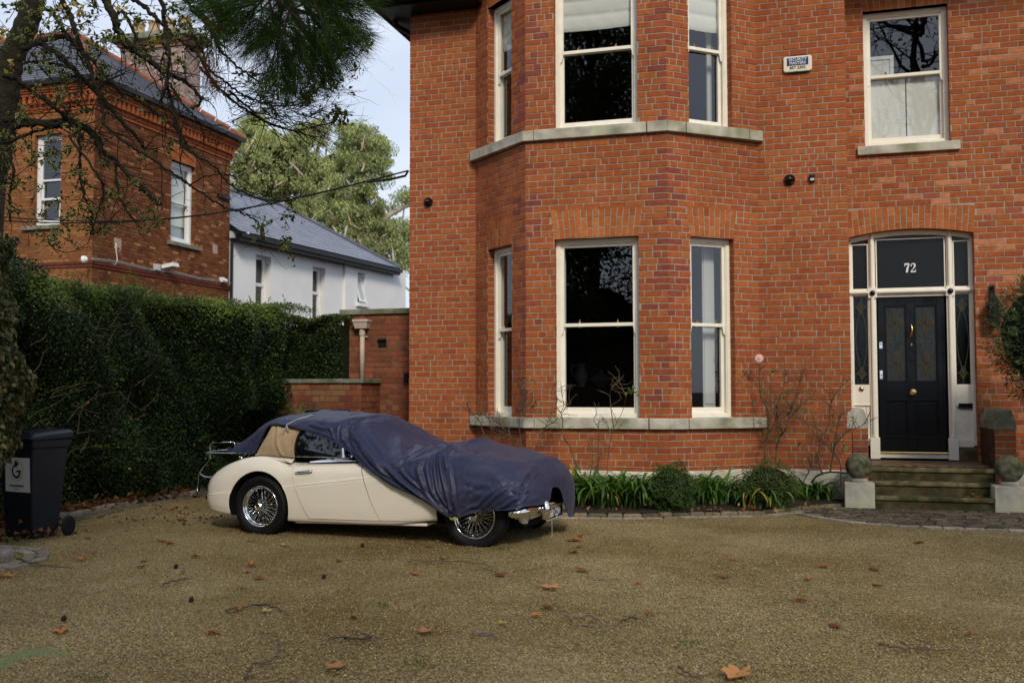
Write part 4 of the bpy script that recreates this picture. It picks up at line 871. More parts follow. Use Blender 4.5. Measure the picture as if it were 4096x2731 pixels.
# plain black box behind the car, and a fern
q0 = onY('S', 1232, 1640, 13.2); q1 = onY('S', 1356, 1640, 13.2)
t = thing('dark_box', 'black flat-topped box behind the covered car roof with a fern beside it', 'dark_box', (0, 0, 0)); mb = MB(); mb.box((q0[0], 13.1, 0), (q1[0], 13.6, q0[2])); mb.build('box', M['dark'], t, bevel=.02)
t = thing('fern', 'pale green fern frond growing at the foot of the low brick wall', 'fern', (0, 0, 0)); rs = np.random.RandomState(3); P_, Dd_, Nn_ = [], [], []; mb = MB()
for (x0, y0, x1, y1) in ((1190, 1700, 1155, 1618), (1195, 1700, 1262, 1630), (1190, 1700, 1215, 1625), (1188, 1700, 1170, 1640)):
    a = onY('S', x0, y0, 13.3); b = onY('S', x1, y1, 13.25); pts = crom([a, (a+b)/2+v3(0, 0, .06), b], 14); mb.tube(pts, .004, 4, (.12, .16, .05))
    for i in range(2, 14):
        for s in (-1, 1):
            t_ = unit(pts[i]-pts[i-1]); sd_ = unit(np.cross(t_, (0, 1, .2)))*s; P_.append(pts[i]); Dd_.append(sd_+t_*.5); Nn_.append(v3(0, -.6, .8))
mb.build('stalk', M['stem'], t); n = len(P_); leaves('frond', np.array(P_), np.array(Dd_), np.array(Nn_), .06, .016, vary(rs, n, [(.14, .22, .06)]), M['leaf'], t)

# ================================================================== NEIGHBOUR'S HOUSE
XN, YN = -15.145, 18.5; YE = 23.98
nb = thing('brick_house', 'older dark red brick house behind the hedge with dentil cornice and hipped slate roof', 'house', (0, 0, 0))
NM = (.17, .075, .045)  # side wall mortar, shade put into its colour as well
mb = MB(); nco = .078
brick_wall(mb, (-22, YN), (XN, YN), 1.2, 7.80, [('r', 22-16.757, 22-16.02, 5.22, 7.30), ('a', 22-16.757, 22-16.02, 7.3, 7.55, .05)], pal=NEIGH_LIT, seed=61, co=nco, mortar=(.26, .12, .06))
brick_wall(mb, (XN, YN), (XN, YE), 1.2, 7.80, [('r', 21.33-YN, 22.34-YN, 5.22, 7.28), ('a', 21.33-YN, 22.34-YN, 7.28, 7.62, .06)], pal=NEIGH_SHADE+NEIGH_SHADE+[(.42, .17, .07)], seed=62, co=nco, mortar=NM)
brick_wall(mb, (XN, YE), (-22, YE), 1.2, 7.80, pal=NEIGH_SHADE, seed=63, co=nco, mortar=NM)
flat_arch(mb, (XN, YN), (XN, YE), 21.33-YN, 22.34-YN, 7.28, 7.62, .06, 13, seed=64, mortar=(.3, .13, .07)); flat_arch(mb, (-22, YN), (XN, YN), 22-16.757, 22-16.02, 7.3, 7.55, .05, 9, seed=65, rise=.04, mortar=(.3, .13, .07))
mb.build('wall', M['masonry'], nb)
mb = MB(); OC = (.42, .125, .045); DC = (.30, .08, .035)
def band(z0, z1, o, col=OC):
    mb.box((-22, YN-o, z0), (XN+o, YN+.02, z1), col); mb.box((XN-.02, YN, z0), (XN+o, YE+o, z1), col)
band(7.80, 7.87, .035); band(7.87, 7.93, .06, DC); band(7.93, 8.16, .045, DC); band(8.16, 8.22, .15); band(8.22, 8.27, .18, DC); band(8.27, 8.36, .21)
y = YN-.04
while y < YE: mb.box((XN+.04, y, 7.97), (XN+.135, y+.09, 8.155), OC); y += .165
x = XN+.04
while x > -22: mb.box((x-.09, YN-.135, 7.97), (x, YN-.04, 8.155), OC); x -= .165
band(4.30, 4.36, .05, (.14, .045, .03)); band(4.24, 4.30, .03, (.2, .06, .035))
mb.build('cornice', M['masonry'], nb)
mb = MB(); mb.box((-22, YN-.30, 8.36), (XN+.33, YN-.20, 8.47)); mb.box((XN+.23, YN-.3, 8.36), (XN+.33, YE+.27, 8.47)); mb.box((-22, YN-.22, 8.36), (XN+.24, YE+.2, 8.39)); mb.build('gutter', M['black_metal'], nb)
# hipped roof, slates in lapped courses
EV = 8.44; apex = v3(-18.1, 21.3, 10.75); cA = v3(XN+.3, YN-.27, EV); cB = v3(XN+.3, YE+.22, EV); rl = v3(-22.5, 21.3, 10.75); cC = v3(-22.5, YN-.27, EV); cD = v3(-22.5, YE+.45, EV)
def slate_plane(mb, a, b, c, d, rows, col=(.10, .108, .135), seed=1, lap=.012):
    """eaves a-b, ridge d-c (d above a). every course is tilted so its lower edge stands proud"""
    rs = np.random.RandomState(seed); a, b, c, d = map(np.asarray, (a, b, c, d)); n_ = unit(np.cross(b-a, d-a)); n_ = n_ if n_[2] > 0 else -n_
    for i in range(rows):
        t0, t1 = i/rows, (i+1)/rows; A, B = a+(d-a)*t0, b+(c-b)*t0; A1, B1 = a+(d-a)*t1, b+(c-b)*t1; L_ = np.linalg.norm(B-A); m = max(1, int(L_/.28)); off = (i % 2)*.5
        us = np.clip((np.arange(m+2)-off)/m, 0, 1)
        for j in range(len(us)-1):
            u0, u1 = us[j], us[j+1]
            if u1-u0 < 1e-3: continue
            k = rs.uniform(.90, 1.08); q = lap*rs.uniform(.8, 1.3)
            p = [A+(B-A)*u0+n_*q, A+(B-A)*u1+n_*q, A1+(B1-A1)*u1, A1+(B1-A1)*u0]; mb.add(p+[A+(B-A)*u0, A+(B-A)*u1], [(0, 1, 2, 3), (4, 5, 1, 0)], tuple(np.array(col)*k))
mb = MB(); slate_plane(mb, cA, cB, apex, apex, 24, seed=1); slate_plane(mb, cC, cA, apex, rl, 24, seed=2); slate_plane(mb, cB, cD, rl, apex, 24, seed=3); roofN = mb.build('roof', M['slate_attr'], nb)
mb = MB()
for a, b in ((apex, cB), (apex, cA), (apex, rl)):
    m = int(np.linalg.norm(b-a)/.42)
    for i in range(m): p, q = a+(b-a)*(i/m), a+(b-a)*((i+.96)/m); mb.tube([p+v3(0, 0, .02), q+v3(0, 0, .03)], [.085, .10], 8)
mb.build('ridge_tile', M['terracotta'], roofN)
# chimney
c0 = onY('I', 1275, 700, 24.1); c1 = onY('I', 1932, 700, 24.1); zt = onY('I', 1500, 520, 24.1)[2]; zc = onY('I', 1500, 400, 24.1)[2]
PINK = [(.46, .28, .20), (.40, .24, .17), (.52, .35, .26), (.25, .18, .14), (.44, .26, .17)]
mb = MB(); ch = .75; brick_wall(mb, (c0[0], 24.1), (c1[0], 24.1), 8.2, zt, pal=PINK, seed=71, mortar=(.40, .33, .28), co=.08); brick_wall(mb, (c1[0], 24.1), (c1[0], 24.1+ch), 8.2, zt, pal=PINK, seed=72, mortar=(.36, .3, .26), co=.08)
mb.box((c0[0]-.05, 24.05, zt), (c1[0]+.05, 24.1+ch, zt+.10), (.34, .17, .12)); mb.box((c0[0]-.1, 24.0, zt+.10), (c1[0]+.1, 24.1+ch, zc-.1), (.3, .15, .11)); chim = mb.build('chimney', M['masonry'], roofN)
mb = MB(); mb.box((c0[0]-.28, 23.85, zc-.1), (c1[0]+.28, 24.3+ch, zc+.09)); mb.build('chimney_cap', M['concrete'], roofN, bevel=.02)
wch = c1[0]-c0[0]
for i in range(4):
    mb = MB(); mb.lathe([(.19, 0), (.20, .1), (.16, .3), (.15, .42), (.18, .44), (.18, .5), (.12, .5)], (c0[0]+.3+i*(wch-.55)/3, 24.45, zc+.09), (0, 0, 1), 16)
    mb.build('chimney_pot', M['pot'], roofN, smooth=True)
wN, PN = sash_window(nb, (-22, YN), (XN, YN), 22-16.757, 22-16.02, 5.24, 7.30, 6.27, paint='bright_white', fast=False, fw=.07)
mb = MB(); frame_rect(mb, PN, 22-16.69, 22-16.09, 5.28, 5.86, .05, -.13, -.10, wb=.04); mb.build('casement', M['bright_white'], wN)
wS, PS_ = sash_window(nb, (XN, YN), (XN, YE), 21.33-YN, 22.34-YN, 5.24, 7.28, 6.26, paint='bright_white', fast=False, fw=.08)
blind(wS, PS_, 21.45-YN, 22.25-YN, 5.7, 7.2, -.26, pleats=1, fold=.0, name='blind'); mb = MB(); mb.add([PS_(21.40-YN, 5.3, -.3), PS_(22.3-YN, 5.3, -.3), PS_(22.3-YN, 6.26, -.3), PS_(21.4-YN, 6.26, -.3)], [(0, 1, 2, 3)]); mb.build('net_curtain', M['window_sheer'], wS)
mb = MB(); mb.box((-17.04, YN-.08, 5.12), (-16.02, YN+.1, 5.215)); mb.build('sill', M['concrete'], nb, bevel=.01); mb = MB(); mb.box((XN-.1, 21.19, 5.12), (XN+.08, 22.55, 5.215)); mb.build('sill', M['concrete'], nb, bevel=.01)
mb = MB(); mb.box((-22, YN+.5, 3), (XN-.45, YE-.4, 7.8)); mb.build('room', M['dark'], nb)
for y, z, s in ((19.34, 4.87, .12), (23.29, 5.27, .11)):
    mb = MB(); mb.box((XN-.01, y-s, z-s*1.1), (XN+.012, y+s, z+s*1.1), (.46, .30, .25))
    mb.build('mortar_patch', M['masonry'], nb)
def nbit(name, label, cat, fn, m, smooth=False):
    mb = MB(); fn(mb); return tag(mb.build(name, M[m], smooth=smooth), label, cat)
# cables and lamps on the neighbour's side wall
pts = [v3(XN+.06, y, 4.40+.015*math.sin(y*3)) for y in np.linspace(YN-.1, YE, 30)]
nbit('wall_cable', 'white and black cables running along the string course of the older brick house', 'cable', lambda mb: (mb.tube(pts, .013, 5), mb.tube([p+v3(.02, .0, .03) for p in pts], .008, 5)), 'rope', True)
nbit('wall_cable', 'white cable hanging from a pale patch on the side of the older brick house', 'cable', lambda mb: mb.tube(crom([onX('E', a, b, XN+.02) for a, b in ((928, 1345), (930, 1420), (938, 1480), (920, 1518), (900, 1515))], 16), .012, 5), 'bright_white', True)
def flood(mb):
    p = onX('E', 1345, 1545, XN+.15); mb.obox(p+v3(-.1, -.12, -.02), (.28, .05, .06), (0, .26, 0), (-.01, 0, .09)); mb.tube([p+v3(-.16, 0, -.1), p+v3(0, .0, .0)], .02, 6)
nbit('floodlight', 'white floodlight with a sensor on the side wall of the older brick house', 'lamp', flood, 'bright_white')
nbit('junction_box', 'small grey box left of the floodlight on the older brick house', 'box', lambda mb: mb.box(onX('E', 1265, 1545, XN+.1)-v3(.1, .06, .05), onX('E', 1265, 1545, XN+.1)+v3(.03, .06, .1)), 'shutter')
nbit('bullet_camera', 'white bullet camera at the right corner of the older brick house', 'camera', lambda mb: (mb.tube([onX('J', 5, 650, XN+.12)+v3(0, -.2, 0), onX('J', 5, 650, XN+.12)+v3(0, .02, 0)], .055, 12), mb.box(onX('J', 5, 650, XN+.12)+v3(-.12, -.15, .03), onX('J', 5, 650, XN+.12)+v3(0, -.05, .08))), 'bright_white', False)
nbit('wall_lamp', 'small white lamp on the front corner of the older brick house', 'lamp', lambda mb: mb.lathe([(.09, 0), (.08, .05), (.03, .09), (.001, .1)], onX('E', 670, 1478, XN+.05), (1, 0, .2), 10), 'bright_white', True)
nbit('pipe_bracket', 'black iron bracket at the right edge of the older brick house', 'bracket', lambda mb: (mb.box(onX('E', 1755, 962, XN+.08)-v3(.1, .0, .04), onX('E', 1830, 985, XN+.08)+v3(.0, .1, .05)), ), 'black_metal')

# ================================================================== WHITE HOUSE BEHIND
WA = v3(-15.15, 23.98, 0); Wd = unit(v3(-14.13+15.15, 34.5-23.98, 0)); Wn = v3(Wd[1], -Wd[0], 0)
wu = lambda c, x, y: (lambda p: ((p-WA)@Wd, p[2]))(onPl(c, x, y, WA, Wn))
wh = thing('white_house', 'pale rendered two storey extension with a grey slate roof behind the brick wall', 'house', (0, 0, 0))
Lw = wu('J', 1243, 700)[0]; GZ = 5.78
u_st = wu('J', 822, 700)[0]
ops = []
for (a, b, c, d, e) in (((216, 465), (322, 485), 0, 0, 0), ((612, 547), (700, 566), 0, 0, 0), ((907, 587), (958, 599), 0, 0, 0)):
    u0 = wu('J', *a)[0]; u1 = wu('J', *b)[0]; z1 = (wu('J', *a)[1]+wu('J', *b)[1])/2; ops.append([u0, u1, z1])
mb = MB()
zb3 = wu('J', 940, 805)[1]
holes = [(ops[0][0], ops[0][1], 3.3, ops[0][2]), (ops[1][0], ops[1][1], 3.3, ops[1][2]), (ops[2][0], ops[2][1], zb3, ops[2][2])]
Pw = lambda u, z, o: tuple(WA+Wd*u+Wn*o+v3(0, 0, z))
us = sorted({0., Lw, u_st, *[x for h in holes for x in h[:2]]}); zs = sorted({0., GZ+.1, *[x for h in holes for x in h[2:]]})
for i in range(len(us)-1):
    for j in range(len(zs)-1):
        um, zm = (us[i]+us[i+1])/2, (zs[j]+zs[j+1])/2
        if any(h[0] < um < h[1] and h[2] < zm < h[3] for h in holes): continue
        o = .0 if um < u_st else .10
        mb.add([Pw(us[i], zs[j], o), Pw(us[i+1], zs[j], o), Pw(us[i+1], zs[j+1], o), Pw(us[i], zs[j+1], o)], [(0, 1, 2, 3)])
for k, h in enumerate(holes):
    o = 0. if h[0] < u_st else .10
    for u in h[:2]: mb.add([Pw(u, h[2], o), Pw(u, h[2], -.35), Pw(u, h[3], -.35), Pw(u, h[3], o)], [(0, 1, 2, 3)])
    mb.add([Pw(h[0], h[3], o), Pw(h[1], h[3], o), Pw(h[1], h[3], -.35), Pw(h[0], h[3], -.35)], [(0, 1, 2, 3)]); mb.add([Pw(h[0], h[2], o), Pw(h[1], h[2], o), Pw(h[1], h[2], -.35), Pw(h[0], h[2], -.35)], [(0, 1, 2, 3)])
mb.add([Pw(u_st, 0, 0), Pw(u_st, 0, .1), Pw(u_st, GZ+.1, .1), Pw(u_st, GZ+.1, 0)], [(0, 1, 2, 3)]); mb.add([Pw(Lw, 0, .1), Pw(Lw, 0, -7), Pw(Lw, GZ+.1, -7), Pw(Lw, GZ+.1, .1)], [(0, 1, 2, 3)])
mb.build('wall', M['render'], wh)
for k, h in enumerate(holes):
    o = -.22 if k < 2 else -.14; mb = MB()
    if k < 2:
        frame_rect(mb, Pw, h[0], h[1], h[2], h[3], .07, o-.06, o); rz = h[3]-.83*(.97 if k else 1); frame_rect(mb, Pw, h[0]+.05, h[1]-.05, rz-.045, rz+.045, .04, o-.05, o+.01); frame_rect(mb, Pw, h[0]+.05, h[1]-.05, rz, h[3]-.05, .045, o-.05, o-.01); frame_rect(mb, Pw, h[0]+.05, h[1]-.05, h[2], rz, .045, o-.05, o-.01)
    else: frame_rect(mb, Pw, h[0], h[1], h[2], h[3], .05, o-.06, o)
    wq = mb.build('window', M['bright_white'], wh)
    mb = MB(); mb.add([Pw(h[0]+.03, h[2]+.03, o-.04), Pw(h[1]-.03, h[2]+.03, o-.04), Pw(h[1]-.03, h[3]-.03, o-.04), Pw(h[0]+.03, h[3]-.03, o-.04)], [(0, 1, 2, 3)]); mb.build('pane', M['glass'], wq)
    if k == 2:
        mb = MB(); Pt = lambda u, z, oo: Pw(u, h[2]+(z-h[2])*.985, oo+.30*(h[3]-z)/(h[3]-h[2])); frame_rect(mb, Pt, h[0]+.04, h[1]-.02, h[2]+.03, h[3]-.03, .06, o+.0, o+.04); sa = mb.build('open_sash', M['bright_white'], wq); mb = MB(); mb.add([Pt(h[0]+.09, h[2]+.08, o+.02), Pt(h[1]-.08, h[2]+.08, o+.02), Pt(h[1]-.08, h[3]-.08, o+.02), Pt(h[0]+.09, h[3]-.08, o+.02)], [(0, 1, 2, 3)]); mb.build('frosted_pane', M['window_sheer'], wq)
    else:
        mb = MB(); G = [[Pw(h[0]+.1+(.35)*j/12, h[2]+(h[3]-h[2])*i/3, -.42+.03*math.sin(j*1.6)) for j in range(13)] for i in range(4)]; mb.grid(G); mb.build('curtain', M['window_sheer'], wq, smooth=True)
mb = MB(); mb.add([Pw(.3, 3, -.6), Pw(Lw-.3, 3, -.6), Pw(Lw-.3, 5.7, -.6), Pw(.3, 5.7, -.6)], [(0, 1, 2, 3)]); mb.build('room', M['dark'], wh)
mb = MB(); mb.obox(Pw(holes[2][0]-.12, zb3-.14, .08), Wd*(holes[2][1]-holes[2][0]+.28), Wn*.16, (0, 0, .12)); mb.build('sill', M['render'], wh)
ov = .35; pit = 33*D2R
Rn = unit(v3(0, 0, 1)*math.cos(pit)+Wn*math.sin(pit)); Rp = WA+Wn*ov+v3(0, 0, GZ+.08)
rf = lambda x, y: onPl('J', x, y, Rp, Rn)
e0 = Rp+Wd*(-.0); e1p = rf(1278, 603); e1 = Rp+Wd*((e1p-Rp)@Wd); r0 = rf(30, 45); r1 = rf(385, 128)
hz = ((r1-Rp)@v3(0, 0, 1)); upd = unit(np.cross(Rn, Wd)); upd = upd if upd[2] > 0 else -upd; hgt = (r1-Rp)@upd; r1 = Rp+Wd*((r1-Rp)@Wd)+upd*hgt; r0 = Rp+Wd*(-.0)+upd*hgt
mb = MB(); slate_plane(mb, e0, e1, r1, r0, 17, col=(.22, .238, .29), seed=9, lap=.012); rw_ = mb.build('roof', M['slate_attr'], wh)
mb = MB(); back = r1-Wn*3; mb.add([e1, e1-Wn*8, r1-Wn*.5, r1], [(0, 1, 2, 3)]); mb.add([r0, r1, r1-Wn*4-v3(0, 0, 2.5), r0-Wn*4-v3(0, 0, 2.5)], [(0, 1, 2, 3)]); mb.build('roof_back', M['slate'], wh)
mb = MB(); mb.tube([r0+v3(0, 0, .03), r1+v3(0, 0, .03), e1+v3(0, 0, .03)], .07, 6); mb.build('ridge', M['slate'], rw_)
mb = MB(); mb.obox(Rp-v3(0, 0, .17), Wd*((e1-Rp)@Wd+.05), Wn*.09, (0, 0, .12)); mb.obox(Rp-v3(0, 0, .25)-Wn*.12, Wd*((e1-Rp)@Wd), Wn*.14, (0, 0, .20)); mb.obox(Rp-v3(0, 0, .22)-Wn*.36, Wd*((e1-Rp)@Wd), Wn*.25, (0, 0, .03)); mb.tube([Pw(.06, 3, .05), Pw(.06, GZ-.1, .05)], .045, 8); mb.build('gutter', M['black_metal'], wh)

# overhead cable from the house corner to the left
A_ = onY('V', 938, 392, YD+.6); mb = MB()
for k, (p, sag) in enumerate((((355, 443), .25), ((0, 497), .2))):
    B_ = atD('V', p[0], p[1], 17.5 if k == 0 else 18); B_ = atD('V', -40, 505-k*10, 18)
    L_ = [A_+(B_-A_)*t+v3(0, 0, -.35*math.sin(math.pi*t)*(1+.1*k)) for t in np.linspace(0, 1, 30)]; mb.tube(L_, .013, 5)
mb.tube([A_+v3(0, 0, 0), A_+v3(-.05, 0, -.08), A_+v3(-.3, 0, -.12), A_+v3(-.7, 0, -.14)], .02, 5)
tag(mb.build('overhead_cable', M['cable'], smooth=True), 'black cable slung from the house corner across to the left behind the branches', 'cable')
# ================================================================== THE CAR  (local x: rear to front, y: near side to far side)
CARO = (-5.481, 9.323, 0.0); CAZ = -4.37*D2R
car = thing('vintage_roadster', 'cream vintage two seater with tan soft top and wire wheels, half under navy cover', 'car', CARO, rz=CAZ)
YC = .74
def tab(T, x):
    xs = [t[0] for t in T]; return [float(np.interp(x, xs, [t[i] for t in T])) for i in range(1, len(T[0]))]
def smooth_tab(T, x, h=.07):
    w_ = [(-1, .25), (0, .5), (1, .25)]; r = None
    for k, ww in w_:
        v = np.array(tab(T, min(max(x+k*h, T[0][0]), T[-1][0])))*ww; r = v if r is None else r+v
    return r
# x, crown z, bottom z, half width, centre deck z
BT = [(-.805, .455, .365, .40, .47), (-.795, .49, .33, .50, .50), (-.77, .535, .275, .60, .55), (-.72, .582, .23, .675, .61), (-.65, .622, .203, .725, .665), (-.55, .675, .187, .76, .72), (-.45, .717, .178, .775, .765), (-.29, .767, .168, .785, .80),
      (-.15, .796, .162, .79, .82), (0, .805, .155, .792, .83), (.12, .792, .148, .792, .83), (.25, .757, .145, .79, .82), (.35, .741, .143, .788, .80), (.43, .738, .143, .788, .79), (.64, .752, .145, .788, .79), (1.0, .772, .15, .79, .80),
      (1.2, .785, .15, .79, .82), (1.6, .80, .163, .79, .87), (2.0, .80, .225, .79, .88), (2.43, .78, .24, .785, .85), (2.65, .73, .24, .76, .80), (2.80, .66, .25, .70, .74), (2.90, .58, .29, .62, .66), (2.95, .50, .34, .50, .56)]
SEG = 0
def section(x):
    zt, zb, hw, zc = tab(BT, x) if (x < -.6 or x > 2.7) else smooth_tab(BT, x)
    zs = min(max(.365+.1254*(x+.76), zb+.05), zt-.03)
    A = [(0, zb), (.5*hw, zb), (.86*hw, zb+.002), (.955*hw, zb+.012), (.985*hw, zb+.06*(zs-zb)/.3+.02), (.998*hw, zb+.5*(zs-zb)), (hw+.005, zs-.012)]
    B = [(hw-.003, zs+.008), (hw-.012, zs+.45*(zt-zs)), (hw-.05, zs+.78*(zt-zs)), (hw-.105, zt-.013), (hw-.165, zt), (hw-.24, zt-.012), (hw-.34, (zt*.5+zc*.5)-.02), (hw*.35, zc-.01), (0, zc)]
    return np.vstack([crom(A, 26), crom(B, 34)])
xs = np.concatenate([[-.805, -.80, -.795, -.785, -.77, -.75], np.linspace(-.72, 2.75, 90), [2.8, 2.84, 2.87, 2.9, 2.92, 2.94, 2.95]])
half = [section(x) for x in xs]
V = []; NS = half[0].shape[0]
for x, h in zip(xs, half):
    r = [(x, YC-w_, z) for w_, z in h]; l = [(x, YC+w_, z) for w_, z in h[::-1]]; V.append(r+l[1:-1] if True else r+l)
V = np.array(V); nx_, nr = V.shape[:2]
mb = MB(); mb.v = [tuple(p) for p in V.reshape(-1, 3)]
for i in range(nx_-1):
    for j in range(nr): mb.f.append((i*nr+j, (i+1)*nr+j, (i+1)*nr+(j+1) % nr, i*nr+(j+1) % nr)); mb.c.append((1, 1, 1)); mb.m.append(0)
for i, fl in ((0, 0), (nx_-1, 1)):
    c = V[i].mean(axis=0)+(v3(-.006, 0, 0) if i == 0 else v3(.01, 0, 0)); mb.v.append(tuple(c)); k = len(mb.v)-1
    for j in range(nr):
        a, b = i*nr+j, i*nr+(j+1) % nr; mb.f.append((a, b, k) if not fl else (b, a, k)); mb.c.append((1, 1, 1)); mb.m.append(0)
body0 = mb.build('body', [M['cream_paint'], M['dark']], None, smooth=True)
bmm = bmesh.new(); bmm.from_mesh(body0.data); bmesh.ops.recalc_face_normals(bmm, faces=bmm.faces); bmm.to_mesh(body0.data); bmm.free()
ARCH = [(0., .282, .372), (2.43, .282, .388)]
for i, (ax, az, ar) in enumerate(ARCH):
    for side in (0, 1):
        mb = MB(); y0, y1 = (-.4, .30) if side == 0 else (1.18, 1.9)
        n_ = 56; ring_ = [(ax+ar*math.cos(2*math.pi*k/n_), az+ar*math.sin(2*math.pi*k/n_)) for k in range(n_)]
        mb.prism([(p[0], y0, p[1]) for p in ring_], (0, y1-y0, 0), mat=1); cut = mb.build('cut', [M['cream_paint'], M['dark']])
        q = bmesh.new(); q.from_mesh(cut.data); bmesh.ops.recalc_face_normals(q, faces=q.faces); q.to_mesh(cut.data); q.free()
        m_ = body0.modifiers.new('b', 'BOOLEAN'); m_.operation = 'DIFFERENCE'; m_.object = cut; m_.solver = 'EXACT'
        bpy.context.view_layer.update(); me = bpy.data.meshes.new_from_object(body0.evaluated_get(bpy.context.evaluated_depsgraph_get()))
        body0.modifiers.clear(); body0.data = me; bpy.data.objects.remove(cut)
me = body0.data
for p in me.polygons:
    c = p.center; flag = 0
    for ax, az, ar in ARCH:
        rr = math.hypot(c.x-ax, c.z-az)
        if rr < ar+.002 and ((rr > ar-.01 and abs(p.normal.y) < .5 and -.3 < c.y < 1.8) or rr < ar-.01) and c.z < .66 and (c.y < .33 or c.y > 1.15): flag = 1
    p.material_index = flag; p.use_smooth = not flag
emat = {}
for p in me.polygons:
    for ek in p.edge_keys: emat.setdefault(ek, set()).add(p.material_index)
for e in me.edges:
    if len(emat.get(tuple(sorted(e.vertices)), ())) > 1: e.use_edge_sharp = True
if len(me.materials) < 2: me.materials.append(M['dark'])
me.name = 'body'; body0.name = 'body'; body0.parent = car; body = body0
def side_w(x, z):
    s = section(x); k = s[:, 1].argmax(); k = np.argmax(s[:, 0]); lo = s[3:50]; return float(np.interp(z, lo[:, 1], lo[:, 0]))
def sidept(x, z, o=0): return (x, YC-side_w(x, z)-o, z)
def side_patch(zr, xr, xf, n=28, m=36, o=.003, fr=None):
    G = []
    for i in range(n+1):
        z = zr[0]+(zr[1]-zr[0])*i/n; a, b = xr(z), xf(z); top = 0
        row = []
        for j in range(m+1):
            x = a+(b-a)*j/m; zz = z
            if fr: zz = fr(x, z, i/n)
            row.append(sidept(x, zz, o))
        G.append(row)
    return G
fi = lambda pts: (lambda z: float(np.interp(z, [p[0] for p in pts], [p[1] for p in pts])))
def smf(f): return lambda z: (f(z-.03)+2*f(z)+f(z+.03))/4
rear_e = smf(fi([(.152, .635), (.25, .575), (.352, .52), (.532, .445), (.623, .412), (.70, .40), (.745, .405)])); front_e = smf(fi([(.17, 1.44), (.33, 1.35), (.396, 1.32), (.55, 1.262), (.64, 1.23), (.70, 1.213), (.741, 1.208), (.80, 1.212)]))
zmap = lambda x, z, t: z if t < 1e9 else z
def dmap(g):
    def f(x, z, t):
        lo = .187+(x-.62)*.016-g; hi = .741+(x-.41)*.056+g; return lo+(hi-lo)*t
    return f
mb = MB(); mb.grid(side_patch((.19, .76), lambda z: rear_e(z)-.004, lambda z: front_e(z)+.004, o=.0015, fr=dmap(.004))); mb.build('door_gap', M['seam'], car)
dm = MB(); G = side_patch((.19, .76), rear_e, front_e, o=.004, fr=dmap(-.001)); dm.grid(G); cdoor = dm.build('door', M['cream_paint'], car, smooth=True)
# door handle with its scooped recess
mb = MB(); mb.tube([sidept(.455, .652, .03), sidept(.53, .660, .034), sidept(.62, .669, .032), sidept(.655, .672, .028)], [.008, .013, .013, .009], 10); mb.tube([sidept(.46, .652, .0), sidept(.46, .652, .03)], .008, 8); mb.tube([sidept(.64, .67, .0), sidept(.64, .67, .03)], .011, 8); mb.build('handle', M['chrome'], cdoor, smooth=True)
mb = MB(); mb.tube([sidept(.60+.05*math.cos(a), .655+.032*math.sin(a), .004) for a in np.linspace(0, 2*math.pi, 25)[:-1]], .0025, 5, closed=True); mb.build('handle_recess', M['cream_paint'], cdoor, smooth=True)
# shut line along the sill and the swage line
mb = MB()
def strip(f, x0, x1, w_, o, n=60): mb.grid([[sidept(x, f(x)-w_/2, o), sidept(x, f(x)+w_/2, o)] for x in np.linspace(x0, x1, n)])
strip(lambda x: .188+(x-.62)*.016, 1.43, 2.03, .004, .0015); strip(lambda x: .745-.0*(x), .36, .41, .004, .0015)
mb.build('body_seam', M['seam'], car)
mb = MB()
zs_ = lambda x: .365+.1254*(x+.76)
for a, b in ((-.77, -.37), (.36, .50), (1.255, 1.75)): mb.tube([sidept(x, zs_(x)-.002, .001) for x in np.linspace(a, b, 40)], .005, 6)
mb.build('swage_line', M['cream_paint'], car, smooth=True)
mb = MB(); mb.tube([sidept(x, zs_(x)-.002, .005) for x in np.linspace(.475, 1.25, 40)], .005, 6); mb.build('swage_line', M['cream_paint'], cdoor, smooth=True)
for ax, az, ar in ARCH:                                   # rolled arch lips
    mb = MB(); pts = []
    for a in np.linspace(-.28, math.pi+.32, 48):
        x, z = ax+(ar+.002)*math.cos(a), az+(ar+.002)*math.sin(a)
        if z > (.165 if ax < 1 else .235) and x < 2.7: pts.append(sidept(x, z, -.005))
    mb.tube(pts, .0055, 6); mb.build('arch_lip', M['cream_paint'], car, smooth=True)
mb = MB(); mb.obox((.42, YC-.73, .128), (1.50, 0, .035), (0, 1.46, 0), (0, 0, .03)); mb.build('sill', M['cream_paint'], car, bevel=.01)
mb = MB(); mb.box((-.55, YC-.5, .16), (2.85, YC+.5, .3)); mb.tube([(-.6, .95, .15), (1.5, .95, .12)], .03, 8); mb.build('chassis', M['dark'], car)
# chrome belt strip and piping
mb = MB(); n_ = 30; ws = lambda x: side_w(x, .735)
G = [[(x, YC-ws(x)+.002+.034*(k/3)**1.3, (.741+(x-.43)*.056)+((.798+(x-.43)*.022)-(.741+(x-.43)*.056))*k/3) for k in range(4)] for x in np.linspace(.425, 1.2, n_)]
mb.grid(G); mb.grid([[tuple(p) for p in (r[-1], (r[-1][0], r[-1][1]+.08, r[-1][2]+.002))] for r in G]); mb.build('chrome_waist_strip', M['chrome'], car, smooth=True)
mb = MB(); G = [[(x, YC-ws(x)+.005+.012*k/3, (.745)+(.797-.745)*k/3) for k in range(4)] for x in np.linspace(.375, .42, 4)]; mb.grid(G); mb.build('chrome_end_piece', M['chrome'], car)
mb = MB(); mb.tube(crom([(-.13, .13, .808), (.0, .12, .812), (.10, .10, .802), (.22, .065, .775), (.33, .01, .748), (.40, -.035, .742)], 24), .0035, 6); mb.build('piping', M['seam'], car, smooth=True)
mb = MB(); mb.tube(crom([(-.115, .12, .822), (.1, .10, .812), (.38, .05, .800)], 12), .005, 6); mb.build('hood_bead', M['chrome'], car, smooth=True)
